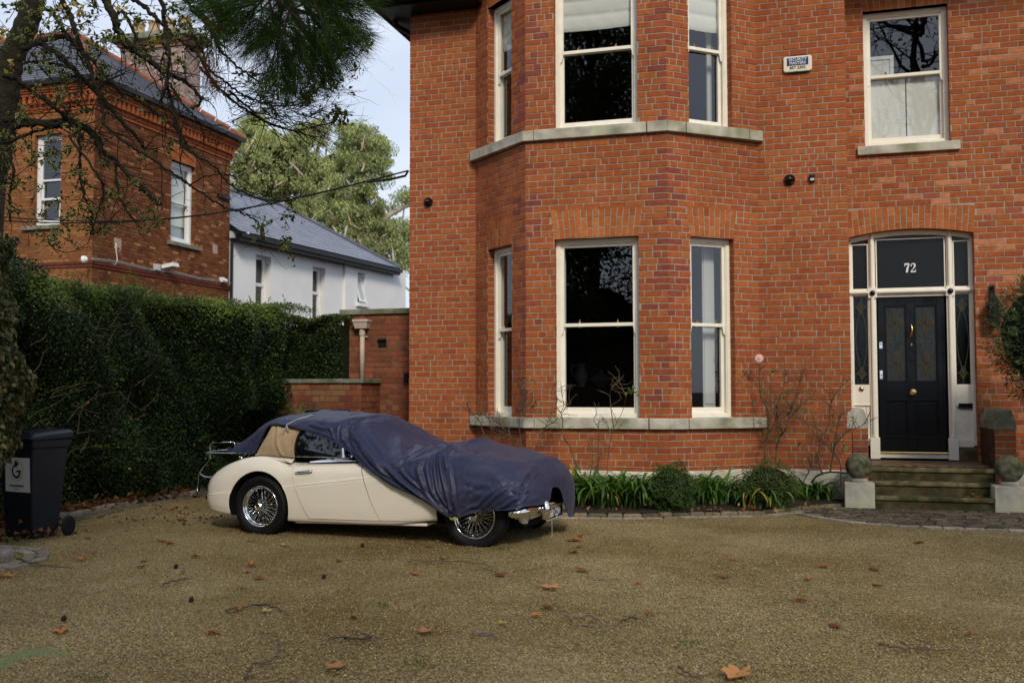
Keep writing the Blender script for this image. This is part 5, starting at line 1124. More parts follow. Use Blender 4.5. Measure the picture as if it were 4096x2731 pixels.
# raised scuttle between crease line and hood (body colour)
mb = MB(); mb.grid([[(x, .005+.12*max(0, (.36-x))/.5, .742+max(0, .36-x)*.13), (x, .078+.05*max(0, .36-x)/.5, .792+max(0, .38-x)*.04)] for x in np.linspace(-.16, .375, 16)]); mb.build('rear_shroud', M['cream_paint'], car, smooth=True)
# tan soft top
def hood_pt(s, t, side=0):
    re = crom([(-.125, .105, .815), (-.075, .10, .90), (-.01, .11, 1.0), (.045, .125, 1.105), (.06, .14, 1.13)], 31); fe = crom([(.380, .045, .795), (.380, .048, .87), (.385, .06, .97), (.405, .075, 1.04), (.45, .095, 1.10)], 31)
    k = int(round(t*30)); a, b = re[k], fe[k]; p = a+(b-a)*s
    bul = .035*math.sin(math.pi*s)*math.sin(math.pi*min(t*1.1, 1))
    d = s-(.12+.62*(1-t)); cr = .016*math.exp(-(d/.05)**2)*(1 if t > .05 else t/.05)-.012*math.exp(-((d+.1)/.07)**2)
    d2 = s-(.40+.2*(1-t)); cr += .008*math.exp(-(d2/.03)**2)*max(0, t-.5)*2
    p = p.copy(); p[1] -= bul+cr
    if side: p[1] = 2*YC-p[1]
    return p
mb = MB()
for sd in (0, 1): mb.grid([[hood_pt(i/40, j/30, sd) for j in range(31)] for i in range(41)])
top = crom([(.05, .135, 1.115), (.06, .2, 1.16), (.08, .45, 1.2), (.08, .74, 1.215), (.08, 1.03, 1.2), (.06, 1.28, 1.16), (.05, 1.345, 1.115)], 30); top2 = top+v3(.42, 0, .02); top3 = top+v3(.9, 0, .005); mb.grid([top, top2, top3])
rb = [(-.12, y, .82) for y in top[:, 1]]; mb.grid([rb, top]); mb.build('soft_top', M['canvas'], car, smooth=True)
mb = MB(); mb.tube([hood_pt(.96, t)+v3(0, -.006, 0) for t in np.linspace(.02, 1, 24)], .0035, 5); mb.tube([hood_pt(.915, t)+v3(0, -.004, 0) for t in np.linspace(.02, 1, 24)], .0025, 5); mb.build('hood_seam', M['canvas'], car, smooth=True)
# side window, frames, windscreen end
mb = MB(); wp = [(.395, .05, .80), (.387, .052, .90), (.40, .07, 1.0), (.43, .085, 1.06), (.50, .10, 1.10), (.70, .105, 1.10), (.85, .10, 1.02), (.97, .07, .90), (1.0, .055, .805)]
mb.add(wp, [tuple(range(len(wp)))]); mb.build('side_window', M['car_glass'], car); mb = MB(); wp2 = [(x, 2*YC-y, z) for x, y, z in wp]; mb.add(wp2, [tuple(range(len(wp)))[::-1]]); mb.build('side_window', M['car_glass'], car)
mb = MB(); fr_ = crom([(.398, .045, .80), (.391, .047, .90), (.405, .063, 1.0), (.435, .078, 1.06), (.50, .092, 1.098)], 20); mb.tube(fr_, .011, 8); mb.build('window_seal', M['rubber'], car, smooth=True)
mb = MB(); mb.prism([(.955, .045, .81), (.985, .045, .81), (.955, .075, .905), (.935, .078, .905)], (0, -.012, 0)); mb.tube([(.40, .045, .806), (1.2, .04, .81)], .006, 6); mb.build('quarter_pillar', M['chrome'], car)
mb = MB(); mb.tube([(1.16, .08, .81), (1.06, .11, .93), (.92, .155, 1.10)], .018, 8); mb.tube([(1.01, .06, .80), (1.12, .05, .802), (1.2, .1, .805)], .012, 8); mb.prism([(1.0, .07, .81), (1.10, .07, .81), (1.0, .1, .9)], (0, .004, 0)); mb.tube([(.92, .155, 1.10), (1.0, .74, 1.15), (.92, 1.32, 1.10)], .016, 8); mb.build('windscreen_frame', M['chrome'], car, smooth=True)
mb = MB(); mb.box((-.1, .22, .60), (1.45, 1.26, .79)); mb.box((-.05, .18, .79), (.3, 1.3, 1.1)); mb.build('cabin', M['dark'], car)
# wheels
def wheel(px_, py_, side):
    wl = bpy.data.objects.new('wheel', None); COL.objects.link(wl); wl.parent = car; wl.location = (px_, py_, .282); wl.rotation_euler = (0, .35*(px_ > 1), 0 if side == 0 else math.pi)
    return wl
def build_wheel(wl):
    R = .322; prof = [(.215, .012), (.235, -.002), (.262, -.012), (.292, -.010), (.310, .004), (.320, .022), (R, .045), (R, .125), (.318, .148), (.30, .162), (.26, .168), (.215, .158)]
    mb = MB(); SG = 144; ax = v3(0, 1, 0); b = 0
    pr = crom([(r, h) for r, h in prof], 34)
    for r, h in pr:
        for k in range(SG):
            a = 2*math.pi*k/SG; rr = r
            if r > .300 and k % 3 == 0: rr -= .006
            if r > .316 and (abs((h-.085) % .03) < .004): rr -= .006
            mb.v.append((rr*math.cos(a), h, rr*math.sin(a)))
    for i in range(33):
        for k in range(SG): mb.f.append((i*SG+k, i*SG+(k+1) % SG, (i+1)*SG+(k+1) % SG, (i+1)*SG+k)); mb.c.append((1, 1, 1)); mb.m.append(0)
    mb.build('tyre', M['rubber'], wl, smooth=True)
    mb = MB(); mb.lathe([(.214, .020), (.217, .008), (.212, .000), (.204, .003), (.200, .018), (.190, .030), (.182, .036), (.180, .085), (.186, .10), (.186, .14), (.2, .15)], (0, 0, 0), (0, 1, 0), 60); mb.build('rim', M['chrome'], wl, smooth=True)
    mb = MB(); rs = np.random.RandomState(1)
    for k in range(36):
        a = 2*math.pi*k/36
        for (r0, h0, da, r1, h1) in ((.028, .012, .55, .183, .045), (.040, .075, -.35, .181, .085)):
            s = 1 if k % 2 else -1; p = (r0*math.cos(a+s*da), h0+(.012 if k % 2 else 0), r0*math.sin(a+s*da)); q = (r1*math.cos(a), h1, r1*math.sin(a)); mb.tube([p, q], .0022, 5)
            mb.tube([q, (q[0]*.965+p[0]*.035, h1, q[2]*.965+p[2]*.035)], .0042, 5)
    mb.build('spokes', M['chrome'], wl)
    mb = MB(); mb.lathe([(.05, .10), (.045, .05), (.036, .02), (.034, -.005), (.042, -.008), (.040, -.022), (.028, -.032), (.001, -.036)], (0, 0, 0), (0, 1, 0), 24)
    for s in (0, 1):
        a = 1.35+math.pi*s; c, n_ = math.cos(a), math.sin(a); t_ = v3(-n_, 0, c); o = v3(c, 0, n_)
        mb.prism([o*.028-t_*.016+v3(0, -.02, 0), o*.028+t_*.016+v3(0, -.02, 0), o*.078+t_*.010+v3(0, -.036, 0), o*.078-t_*.010+v3(0, -.036, 0)], (0, .010, 0))
    mb.build('knock_off_hub', M['chrome'], wl, smooth=False)
    mb = MB(); mb.lathe([(.175, .09), (.17, .11), (.05, .11)], (0, 0, 0), (0, 1, 0), 30); mb.build('brake_drum', M['dark'], wl)
w0 = wheel(0, -.01, 0); build_wheel(w0)
for px_, py_, s in ((2.43, -.01, 0), (0, 1.49, 1), (2.43, 1.49, 1)):
    w_ = wheel(px_, py_, s)
    for ch in w0.children: c = ch.copy(); COL.objects.link(c); c.parent = w_
# bumpers, overrider, plate, lamps
def bar(name, path, hgt, dep, m='chrome', n=40, parent=car):
    P = crom(path, n); mb = MB(); prof = [(math.cos(a)*dep, math.sin(a)*hgt*(.5)) for a in np.linspace(-1.75, 1.75, 13)]; G = []
    for i, p in enumerate(P):
        t_ = unit(P[min(i+1, n-1)]-P[max(i-1, 0)]); o = v3(t_[1], -t_[0], 0); k = 1 if 2 < i < n-3 else (.55+.15*min(i, n-1-i))
        G.append([p+o*(a+.006*math.cos(b*90))*k+v3(0, 0, b*k) for a, b in prof])
    mb.grid(G); mb.grid([[g[0], g[-1]] for g in G]); return mb.build(name, M[m], parent, smooth=True)
fb = bar('front_bumper', [(2.83, -.125, .345), (2.89, -.11, .35), (2.95, -.07, .355), (2.99, .06, .36), (3.01, .30, .362), (3.005, .74, .362), (2.97, 1.1, .362), (2.88, 1.38, .36), (2.78, 1.5, .355)], .095, .03)
mb = MB()
for y, xx in ((.27, 3.06), (1.15, 2.96)): mb.lathe([(.001, -.10), (.035, -.09), (.05, -.04), (.048, .03), (.035, .075), (.001, .09)], (xx, y, .345), (0, 0, 1), 14)
mb.build('overrider', M['chrome'], fb, smooth=True)
rbp = bar('rear_bumper', [(-.72, 1.56, .355), (-.82, 1.5, .36), (-.90, 1.2, .36), (-.93, .74, .36), (-.92, .3, .36), (-.90, .12, .36), (-.84, -.0, .355)], .05, .022)
pl_ = MB(); px0 = 2.99; pl_.obox((px0, .475, .205), (.012, 0, 0), (0, .50, 0), (0, 0, .115)); npl = pl_.build('number_plate', M['plate_black'], car)
mb = MB(); frame_rect(mb, lambda u, z, o: (px0+.012+o, u, z), .475, .975, .205, .32, .006, 0, .003); mb.build('plate_border', M['plate_silver'], npl)
text_mesh('plate_lettering', '668 CJW', .108, 'plate_silver', npl, (px0+.0145, .725, .262), rot=(math.pi/2, 0, math.pi/2), sx=.90, offset=.003)
mb = MB(); mb.obox((2.80, .32, .235), (.10, 0, 0), (0, .9, 0), (0, 0, .07)); mb.build('front_valance', M['cream_paint'], car, bevel=.02)
mb = MB(); mb.lathe([(.001, -.05), (.05, -.04), (.068, 0), (.06, .03)], (2.90, .10, .285), (1, 0, .0), 20); mb.build('lower_lamp', M['cream_paint'], car, smooth=True)
mb = MB(); mb.box((2.935, .44, .38), (2.97, 1.04, .60)); mb.build('grille', M['dark'], car); 
mb = MB(); mb.lathe([(.03, 0), (.028, .02), (.001, .03)], (2.93, .22, .50), (1, 0, 0), 14); mb.lathe([(.012, 0), (.03, .01), (.012, .03)], (3.0, .45, .51), (1, 0, .2), 10); mb.build('side_lamp', M['chrome'], car, smooth=True)
mb = MB(); mb.lathe([(.045, 0), (.047, .012), (.038, .03), (.012, .04), (.001, .041)], (-.487, .35, .745), (-.2, 0, 1), 20); mb.tube([(-.46, .35, .78), (-.43, .35, .81)], .008, 6); mb.build('fuel_cap', M['chrome'], car, smooth=True)
mb = MB(); mb.lathe([(.035, 0), (.033, .02), (.02, .035), (.001, .04)], (-.70, .16, .53), (-1, -.5, .3), 14); mb.build('tail_lamp', M['chrome'], car, smooth=True)
# flag badge on the wing
mb = MB(); q = [sidept(1.506, .605, .004), sidept(1.572, .605, .004), sidept(1.572, .637, .004), sidept(1.506, .637, .004)]; mb.add(q, [(0, 1, 2, 3)]); bd = mb.build('flag_badge', M['blue_ink'], car)
mb = MB(); cx, cz = 1.539, .621
for a in ((-.033, 0, .033, 0), (0, -.016, 0, .016), (-.033, -.016, .033, .016), (-.033, .016, .033, -.016)): mb.tube([sidept(cx+a[0], cz+a[1], .006), sidept(cx+a[2], cz+a[3], .006)], .0035, 4)
mb.build('flag_cross', M['red_ink'], bd)
# luggage rack
mb = MB(); r_ = .0055
T_ = lambda pts, n=16: mb.tube(crom(pts, n), r_, 7)
T_([(-.96, .34, .80), (-.65, .34, .803), (-.34, .34, .808)]); T_([(-1.04, .62, .81), (-.7, .62, .82), (-.42, .62, .83)]); T_([(-1.04, .86, .81), (-.7, .86, .82), (-.42, .86, .83)]); T_([(-.96, 1.14, .80), (-.34, 1.14, .808)])
T_([(-.96, .34, .80), (-1.03, .5, .803), (-1.05, .74, .805), (-1.03, .98, .803), (-.96, 1.14, .80)]); T_([(-.62, .34, .80), (-.62, 1.14, .80)])
T_([(-1.02, .50, .80), (-1.03, .5, .875), (-.995, .5, .905), (-.98, .5, .905)], 10); mb.tube([(-.98, .5, .905), (-.72, .5, .915)], r_, 7); T_([(-.72, .5, .915), (-.695, .5, .90), (-.69, .5, .81)], 10)
T_([(-.90, .35, .795), (-.93, .35, .75), (-.905, .35, .74), (-1.05, .35, .575), (-1.065, .35, .45), (-1.06, .33, .37), (-.93, .30, .36)], 30); T_([(-1.045, .35, .57), (-.98, .35, .535), (-.86, .36, .53)], 8); T_([(-.90, 1.13, .795), (-1.05, 1.13, .575), (-1.06, 1.1, .37)], 20)
mb.build('luggage_rack', M['chrome'], car, smooth=True)
mb = MB(); mb.tube([(-1.08, .36, .50), (-1.09, .38, .30)], .02, 6); mb.box((-1.0, .40, .28), (-.96, .62, .42)); mb.build('rear_lamp_bracket', M['dark'], car)

# ================================================================== THE COVER
RB = [ # near hem, low side, edge, quarter, crown
 [(-.66, .40, .805), (-.68, .46, .835), (-.70, .55, .865), (-.70, .65, .875), (-.70, .74, .88)],
 [(-.38, .25, .812), (-.42, .32, .88), (-.44, .42, .96), (-.44, .58, 1.03), (-.44, .74, 1.065)],
 [(-.155, .15, .84), (-.17, .2, .95), (-.19, .27, 1.06), (-.2, .45, 1.14), (-.22, .74, 1.182)],
 [(.00, .14, 1.10), (.02, .15, 1.135), (.05, .22, 1.175), (.07, .45, 1.205), (.08, .74, 1.228)],
 [(.25, .075, 1.120), (.26, .12, 1.15), (.28, .2, 1.19), (.30, .45, 1.228), (.33, .74, 1.255)],
 [(.47, .05, 1.085), (.50, .08, 1.13), (.55, .16, 1.185), (.58, .45, 1.225), (.62, .74, 1.25)],
 [(.76, .03, 1.0), (.78, .055, 1.07), (.80, .14, 1.165), (.83, .45, 1.205), (.86, .74, 1.233)],
 [(.95, .01, .938), (.93, .05, 1.03), (.90, .14, 1.17), (.98, .45, 1.205), (1.04, .74, 1.222)],
 [(1.13, -.02, .835), (1.11, .01, .96), (1.05, .15, 1.11), (1.13, .45, 1.155), (1.19, .74, 1.168)],
 [(1.25, -.06, .75), (1.27, -.04, .87), (1.26, .13, 1.0), (1.32, .45, 1.04), (1.38, .74, 1.02)],
 [(1.43, -.085, .65), (1.45, -.085, .76), (1.47, .06, .875), (1.52, .42, .945), (1.56, .74, .925)],
 [(1.61, -.095, .558), (1.63, -.10, .70), (1.65, .03, .83), (1.68, .4, .905), (1.70, .74, .905)],
 [(1.84, -.10, .478), (1.85, -.11, .66), (1.86, .02, .835), (1.88, .35, .90), (1.9, .74, .93)],
 [(2.06, -.10, .360), (2.06, -.115, .58), (2.07, .02, .835), (2.1, .35, .905), (2.15, .74, .968)],
 [(2.26, -.105, .278), (2.28, -.125, .55), (2.30, .02, .825), (2.32, .35, .885), (2.35, .74, .935)],
 [(2.50, -.11, .345), (2.50, -.135, .57), (2.52, .03, .80), (2.55, .35, .855), (2.58, .74, .868)],
 [(2.70, -.125, .372), (2.70, -.14, .55), (2.72, .0, .755), (2.74, .35, .81), (2.76, .74, .822)],
 [(2.84, -.135, .378), (2.85, -.12, .53), (2.87, .05, .685), (2.91, .38, .745), (2.93, .74, .768)],
 [(2.94, -.125, .392), (2.97, -.04, .50), (3.0, .13, .585), (3.03, .42, .635), (3.05, .74, .66)],
 [(2.98, -.10, .400), (3.065, .28, .405), (3.075, .37, .49), (3.06, .48, .535), (3.065, .66, .505)]]
FAR = {16: [(2.75, 1.1, .80), (2.72, 1.44, .72), (2.7, 1.60, .5), (2.7, 1.62, .25)], 17: [(2.93, 1.1, .745), (2.88, 1.42, .64), (2.85, 1.60, .45), (2.82, 1.62, .22)],
       18: [(3.04, 1.05, .61), (3.0, 1.36, .50), (2.95, 1.55, .36), (2.88, 1.62, .19)], 19: [(3.07, .80, .36), (3.065, .95, .205), (3.03, 1.20, .17), (2.93, 1.56, .175)]}
ribs = []
for i, r in enumerate(RB):
    far = FAR.get(i) or [(p[0], 2*YC-p[1], p[2]) for p in r[:4][::-1]]
    if i not in FAR and i > 8: far[-1] = (far[-1][0], far[-1][1]+.02, .28); far[-2] = (far[-2][0], far[-2][1]+.02, .55)
    ribs.append(r+far)
NU, NV = 420, 190
Rr = np.array(ribs, float); R1 = crom(Rr, NU)                         # along the car
P = np.transpose(crom(np.transpose(R1, (1, 0, 2)), NV), (1, 0, 2))    # across it
def normals(P):
    du = np.gradient(P, axis=0); dv = np.gradient(P, axis=1); n_ = np.cross(dv, du); n_ /= np.linalg.norm(n_, axis=2, keepdims=True)+1e-9; return n_
Nn = normals(P)
c_ = P.mean(axis=(0, 1)); 
if ((P-v3(1.2, .74, .5))*Nn).sum(axis=2).mean() < 0: Nn = -Nn
def polydist(X, Z, pts):
    best = np.full(X.shape, 9e9); tt = np.zeros(X.shape); sg = np.zeros(X.shape); L = np.concatenate([[0], np.cumsum([math.dist(a, b) for a, b in zip(pts[:-1], pts[1:])])])
    for i in range(len(pts)-1):
        a, b = np.array(pts[i]), np.array(pts[i+1]); d = b-a; l2 = d@d; t = np.clip(((X-a[0])*d[0]+(Z-a[1])*d[1])/l2, 0, 1); dx, dz = X-a[0]-t*d[0], Z-a[1]-t*d[1]; D_ = np.hypot(dx, dz); m = D_ < best
        best = np.where(m, D_, best); tt = np.where(m, (L[i]+t*math.sqrt(l2))/L[-1], tt); sg = np.where(m, np.sign(dx*d[1]-dz*d[0]), sg)
    return best, tt, sg
disp = np.zeros(P.shape[:2]); X, Y_, Z = P[..., 0], P[..., 1], P[..., 2]
near = 1/(1+np.exp((Y_-.42)/.05))
def fold(pts, w_, amp, taper=(.15, .15), side=None, sp='xz'):
    global disp
    A, B = (X, Z) if sp == 'xz' else (X, Y_)
    D_, t, sg = polydist(A, B, pts); tp = np.clip(t/max(taper[0], 1e-3), 0, 1)*np.clip((1-t)/max(taper[1], 1e-3), 0, 1); tp = tp*tp*(3-2*tp)
    prof = np.exp(-(D_/w_)**1.05)-.42*np.exp(-((D_-2.2*w_)/w_)**2)
    disp = disp+amp*prof*tp*(near if sp == 'xz' else 1)
# gathered folds running down to the tie over the front wheel
fold([(2.03, .93), (2.10, .76), (2.19, .55), (2.25, .32)], .014, .042, (.05, .05)); fold([(2.06, .92), (2.15, .76), (2.215, .58), (2.26, .40)], .011, .030, (.08, .05)); fold([(2.00, .90), (2.03, .76), (2.10, .55), (2.21, .36)], .013, .030, (.1, .05)); fold([(2.09, .88), (2.2, .72), (2.26, .55), (2.285, .36)], .015, .026, (.15, .05))
fold([(1.97, .88), (1.96, .74), (2.04, .52), (2.18, .33)], .016, .022, (.2, .05)); fold([(1.90, .86), (1.87, .72), (1.98, .50), (2.16, .32)], .018, .018, (.25, .08)); fold([(1.50, .76), (1.70, .62), (1.95, .46), (2.20, .30)], .013, .024, (.3, .05)); fold([(1.38, .84), (1.60, .68), (1.90, .49), (2.20, .31)], .016, .022, (.3, .05))
fold([(1.35, .72), (1.65, .565), (1.95, .43), (2.2, .29)], .008, .015, (.2, .05)); fold([(1.60, .80), (1.75, .66), (1.98, .48), (2.2, .32)], .012, .02, (.3, .05)); fold([(1.80, .93), (1.72, .83), (1.61, .66)], .02, -.02); fold([(1.55, .95), (1.66, .86), (1.80, .83), (1.95, .88)], .02, -.022, (.2, .2)); fold([(1.50, .93), (1.62, .93), (1.80, .90), (2.0, .92)], .016, .020)
# folds on the right of the tie and towards the bumper
fold([(2.29, .30), (2.35, .45), (2.50, .61)], .016, .022, (.05, .3)); fold([(2.30, .29), (2.42, .38), (2.60, .44)], .013, .018, (.05, .3)); fold([(2.31, .28), (2.42, .33), (2.6, .35)], .01, .014, (.05, .4)); fold([(2.55, .37), (2.70, .49), (2.86, .61)], .014, .026, (.1, .3)); fold([(2.45, .36), (2.6, .48), (2.72, .60)], .016, .02, (.2, .4)); fold([(2.70, .36), (2.80, .42), (2.93, .50)], .013, .026, (.1, .2)); fold([(2.66, .35), (2.8, .37), (2.95, .40)], .010, .022, (.1, .2))
fold([(2.88, .80), (2.93, .76), (2.94, .70), (2.93, .56), (2.94, .45)], .012, -.026, (.1, .1)); fold([(2.82, .72), (2.90, .69), (2.98, .66)], .014, .022, (.3, .2)); fold([(2.80, .64), (2.9, .61), (2.98, .60)], .011, .018, (.3, .2)); fold([(2.84, .56), (2.92, .53), (2.99, .55)], .011, .016, (.3, .2)); fold([(2.35, .72), (2.6, .70), (2.8, .66)], .03, .012, (.4, .4)); fold([(2.3, .6), (2.5, .56), (2.7, .55)], .022, -.012, (.4, .4)); fold([(2.3, .5), (2.45, .52), (2.62, .58)], .018, -.012, (.4, .4))
# windscreen corner and roof
fold([(.97, 1.17), (1.06, 1.06), (1.28, .88), (1.57, .63)], .020, .026, (.05, .3)); fold([(.96, 1.16), (.94, 1.07), (.98, .95)], .016, .022, (.05, .3)); fold([(.98, 1.16), (1.17, 1.01), (1.43, .82), (1.61, .70)], .022, -.020, (.1, .3)); fold([(1.0, 1.15), (1.02, 1.0), (1.13, .88)], .015, -.018, (.15, .3)); fold([(1.28, 1.14), (1.43, .98), (1.61, .85)], .022, .022, (.2, .3)); fold([(1.38, 1.08), (1.55, .93), (1.70, .84)], .018, -.016, (.2, .3)); fold([(.53, 1.14), (.70, 1.10), (.85, 1.09)], .014, .012); fold([(.5, 1.10), (.7, 1.05), (.9, .99)], .008, .008, (.1, .1)); fold([(1.15, .95), (1.35, .78), (1.6, .62)], .012, .012, (.3, .2))
fold([(1.09, 1.07), (1.30, .90), (1.5, .74)], .012, .012, (.3, .3)); fold([(.78, 1.12), (.84, 1.04), (.88, .98)], .010, .010, (.2, .2))
fold([(2.15, .85), (2.45, .835), (2.88, .765)], .022, .013, (.2, .1)); fold([(2.15, .93), (2.22, .89), (2.45, .86)], .02, -.008)
# across the top (x, y)
fold([(.90, .15), (.98, .35), (1.06, .74)], .03, .012, (.1, .3), sp='xy'); fold([(2.03, .15), (2.06, .3), (1.75, .6)], .03, .018, (.1, .4), sp='xy'); fold([(2.1, .1), (2.3, .4), (2.25, .8)], .05, .010, (.2, .4), sp='xy'); fold([(1.6, .3), (1.7, .7), (1.65, 1.1)], .03, .02, (.3, .3), sp='xy'); fold([(.3, .2), (.35, .5), (.3, .9)], .03, .010, (.2, .2), sp='xy'); fold([(.62, .3), (.66, .7), (.62, 1.1)], .04, -.012, (.2, .2), sp='xy'); fold([(2.1, .5), (2.2, .74), (2.25, 1.1)], .05, .022, (.3, .3), sp='xy')
from mathutils import noise as mnz
Wd_ = np.zeros(P.shape[:2])
for i in range(NU):
    for j in range(NV):
        x, y, z = P[i, j]; a = mnz.noise((x*5+z*3, y*4, z*6-x*2)); b = mnz.noise((x*13+z*9, y*9+3, z*16-x*6)); c = mnz.noise((x*31+z*24, y*26, z*38))
        vv = mnz.voronoi((x*4.6+z*4.2, y*4.5+2, z*3.2-x*1.6))[0]; v2_ = mnz.voronoi((x*10-z*8, y*9, z*8+x*4))[0]
        Wd_[i, j] = .0065*math.exp(-(vv[1]-vv[0])/.06)*(.6+.8*a)+.0035*math.exp(-(v2_[1]-v2_[0])/.09)+.004*a+.0028*(1-2.2*abs(b))*(.55+.6*mnz.noise((x*2, y*2, z*2+5)))+.0010*(1-2*abs(c))
disp = disp+Wd_
disp[0:3] *= .3
P = P+Nn*(np.clip(disp, -.016, .05)+.006)[..., None]
cover_root = thing('car_cover', 'faded navy waterproof sheet thrown over the roof and bonnet of the cream car', 'car cover', CARO, rz=CAZ)
mb = MB(); mb.grid(P); cv = mb.build('sheet', M['nylon'], cover_root, smooth=True)
sl = cv.modifiers.new('thick', 'SOLIDIFY'); sl.thickness = .003; sl.offset = -1
# stitched hem and seams
mb = MB(); mb.tube([P[i, 0]+Nn[i, 0]*.003 for i in range(0, NU, 3)], .0045, 5); mb.build('hem', M['nylon'], cover_root, smooth=True)
def seam_line(f, k0, k1): return [P[int(i), int(np.clip(f(i), 0, NV-1))]+Nn[int(i), int(np.clip(f(i), 0, NV-1))]*.0015 for i in np.arange(k0, k1, 2)]
def nearest(x, z):
    D_ = (P[..., 0]-x)**2+(P[..., 2]-z)**2+np.where(P[..., 1] > .8, 9, 0)*1.; i, j = np.unravel_index(D_.argmin(), D_.shape); return P[i, j]+Nn[i, j]*.002
mb = MB()
for ln in ([(2.20, .905), (2.30, .885), (2.50, .835), (2.70, .80)], [(2.90, .80), (2.94, .76), (2.95, .68), (2.94, .56), (2.93, .45)], [(1.73, .84), (1.62, .74), (1.57, .60)], [(1.98, .90), (1.83, .88), (1.72, .84)]):
    q = crom([(a, 0, b) for a, b in ln], 40); mb.tube([nearest(a[0], a[2]) for a in q], .0022, 5)
mb.build('stitching', M['cable'], cover_root)
# the flap that folds over the bumper
mb = MB(); G = crom([[(2.93, -.13, .385), (2.97, .05, .395), (3.03, .26, .40)], [(2.97, -.10, .44), (3.04, .10, .455), (3.085, .30, .47)], [(2.99, -.02, .49), (3.05, .15, .52), (3.07, .33, .545)]], 20); G = np.transpose(crom(np.transpose(G, (1, 0, 2)), 24), (1, 0, 2)); mb.grid(G); mb.build('turned_flap', M['nylon'], cover_root, smooth=True)
mb = MB(); rs = np.random.RandomState(4)
mb.grid([[(-.70+.10*math.cos(a)+.33*s+rs.uniform(-.008, .008), .52+.62*s+.02*math.sin(a*3), .84+.055*math.sin(a)*(1+.3*math.sin(s*9))+.02*s) for a in np.linspace(0, 2*math.pi, 17)] for s in np.linspace(0, 1, 12)]); mb.build('bunched_end', M['nylon'], cover_root, smooth=True)
# strings
mb = MB(); sp_ = [(.436, .30, 1.232), (.36, .17, 1.195), (.30, .10, 1.155), (.275, .06, 1.13), (.285, .055, 1.11)]; mb.tube(crom(sp_, 20), .006, 6); mb.tube(crom([(.285, .05, 1.115), (.262, .045, 1.095), (.25, .045, 1.07), (.24, .045, 1.035)], 10), .005, 6)
mb.tube(crom([(.285, .05, 1.115), (.30, .045, 1.10), (.305, .045, 1.075), (.295, .045, 1.08), (.285, .05, 1.11)], 14), .0045, 6); mb.lathe([(.001, 0), (.012, .006), (.012, .014), (.001, .02)], (.283, .05, 1.104), (0, 0, 1), 8); mb.build('tie_cord', M['rope'], cover_root, smooth=True)
mb = MB(); mb.tube(crom([(2.281, -.14, .45), (2.284, -.15, .38), (2.275, -.15, .30), (2.285, -.15, .27)], 12), .007, 6); mb.build('drawcord', M['cable'], cover_root, smooth=True)
mb = MB(); mb.tube(crom([(2.235, -.14, .278), (2.26, -.155, .270), (2.29, -.155, .285), (2.305, -.15, .275), (2.30, -.15, .25)], 14), .006, 6); mb.tube([(2.25, -.15, .262), (2.31, -.15, .266)], .006, 6); mb.build('yellow_tie', M['yellow_rope'], cover_root, smooth=True)
mb = MB(); mb.tube(crom([(3.02, .58, .21), (3.022, .582, .12), (3.02, .58, .03)], 8), .003, 5); mb.build('hanging_string', M['rope'], cover_root)
# ================================================================== WHEELIE BIN
bn = v3(.98, -.19, 0); bn /= np.linalg.norm(bn)                        # side normal (towards the camera, right)
BC = v3(-7.43, 8.27, 0)
bw = thing('wheelie_bin', 'dark grey wheelie bin with a white sticker standing by the hedge', 'bin', tuple(BC), rz=math.atan2(.19, .98)-.0)
# local x = along the front towards the left is -x ; local y = backwards. front face looks -y
bw.rotation_euler = (0, 0, math.atan2(-.19, .98)); bw.scale = (1, .80, 1.035); bw.location = (-7.44, 8.27, 0)
W_, Dp = .50, .56
mb = MB()
def bring(z, w_, y0, y1, r=.03, n=4):
    pts = []
    for cx, cy, a0 in ((-r, y1-r, 0), (-w_+r, y1-r, 90), (-w_+r, y0+r, 180), (-r, y0+r, 270)):
        for k in range(n+1):
            a = (a0+90*k/n)*D2R; pts.append((cx+r*math.cos(a), cy+r*math.sin(a), z))
    return pts
secs = [(0.0, .42, .07, .43), (.03, .43, .06, .44), (.5, .465, .02, .50), (.88, .495, .0, .545), (.885, .515, -.012, .56), (.93, .52, -.02, .57), (.955, .52, -.02, .575)]
P_ = [[(p[0]+(W_-s[1])*-.5+.01*(s[0] > .88), p[1], p[2]) for p in bring(s[0], s[1], s[2], s[3])] for s in secs]
m = len(P_[0])
for s in P_: mb.v.extend(s)
for i in range(len(P_)-1):
    for k in range(m): mb.f.append((i*m+k, i*m+(k+1) % m, (i+1)*m+(k+1) % m, (i+1)*m+k)); mb.c.append((1, 1, 1)); mb.m.append(0)
mb.f.append(tuple(range(m))[::-1]); mb.c.append((1, 1, 1)); mb.m.append(0); mb.f.append(tuple((len(P_)-1)*m+k for k in range(m))); mb.c.append((1, 1, 1)); mb.m.append(0)
bd = mb.build('bin_body', M['plastic_bin'], bw, smooth=False, bevel=.004)
mb = MB(); ls = [(.957, .53, -.035, .585), (.975, .54, -.045, .60), (.995, .52, -.03, .60), (1.015, .44, .02, .60), (1.022, .40, .06, .59)]
P_ = [[(p[0]+(W_-s[1])*-.5+.01, p[1], p[2]+(.035*(p[1]/.6) if s[0] > .98 else .015*(p[1]/.6))) for p in bring(s[0], s[1], s[2], s[3])] for s in ls]; b = 0
for s in P_: mb.v.extend(s)
for i in range(len(P_)-1):
    for k in range(m): mb.f.append((i*m+k, i*m+(k+1) % m, (i+1)*m+(k+1) % m, (i+1)*m+k)); mb.c.append((1, 1, 1)); mb.m.append(0)
mb.f.append(tuple((len(P_)-1)*m+k for k in range(m))); mb.c.append((1, 1, 1)); mb.m.append(0)
lid = mb.build('lid', M['plastic_bin'], bw, smooth=False, bevel=.004)
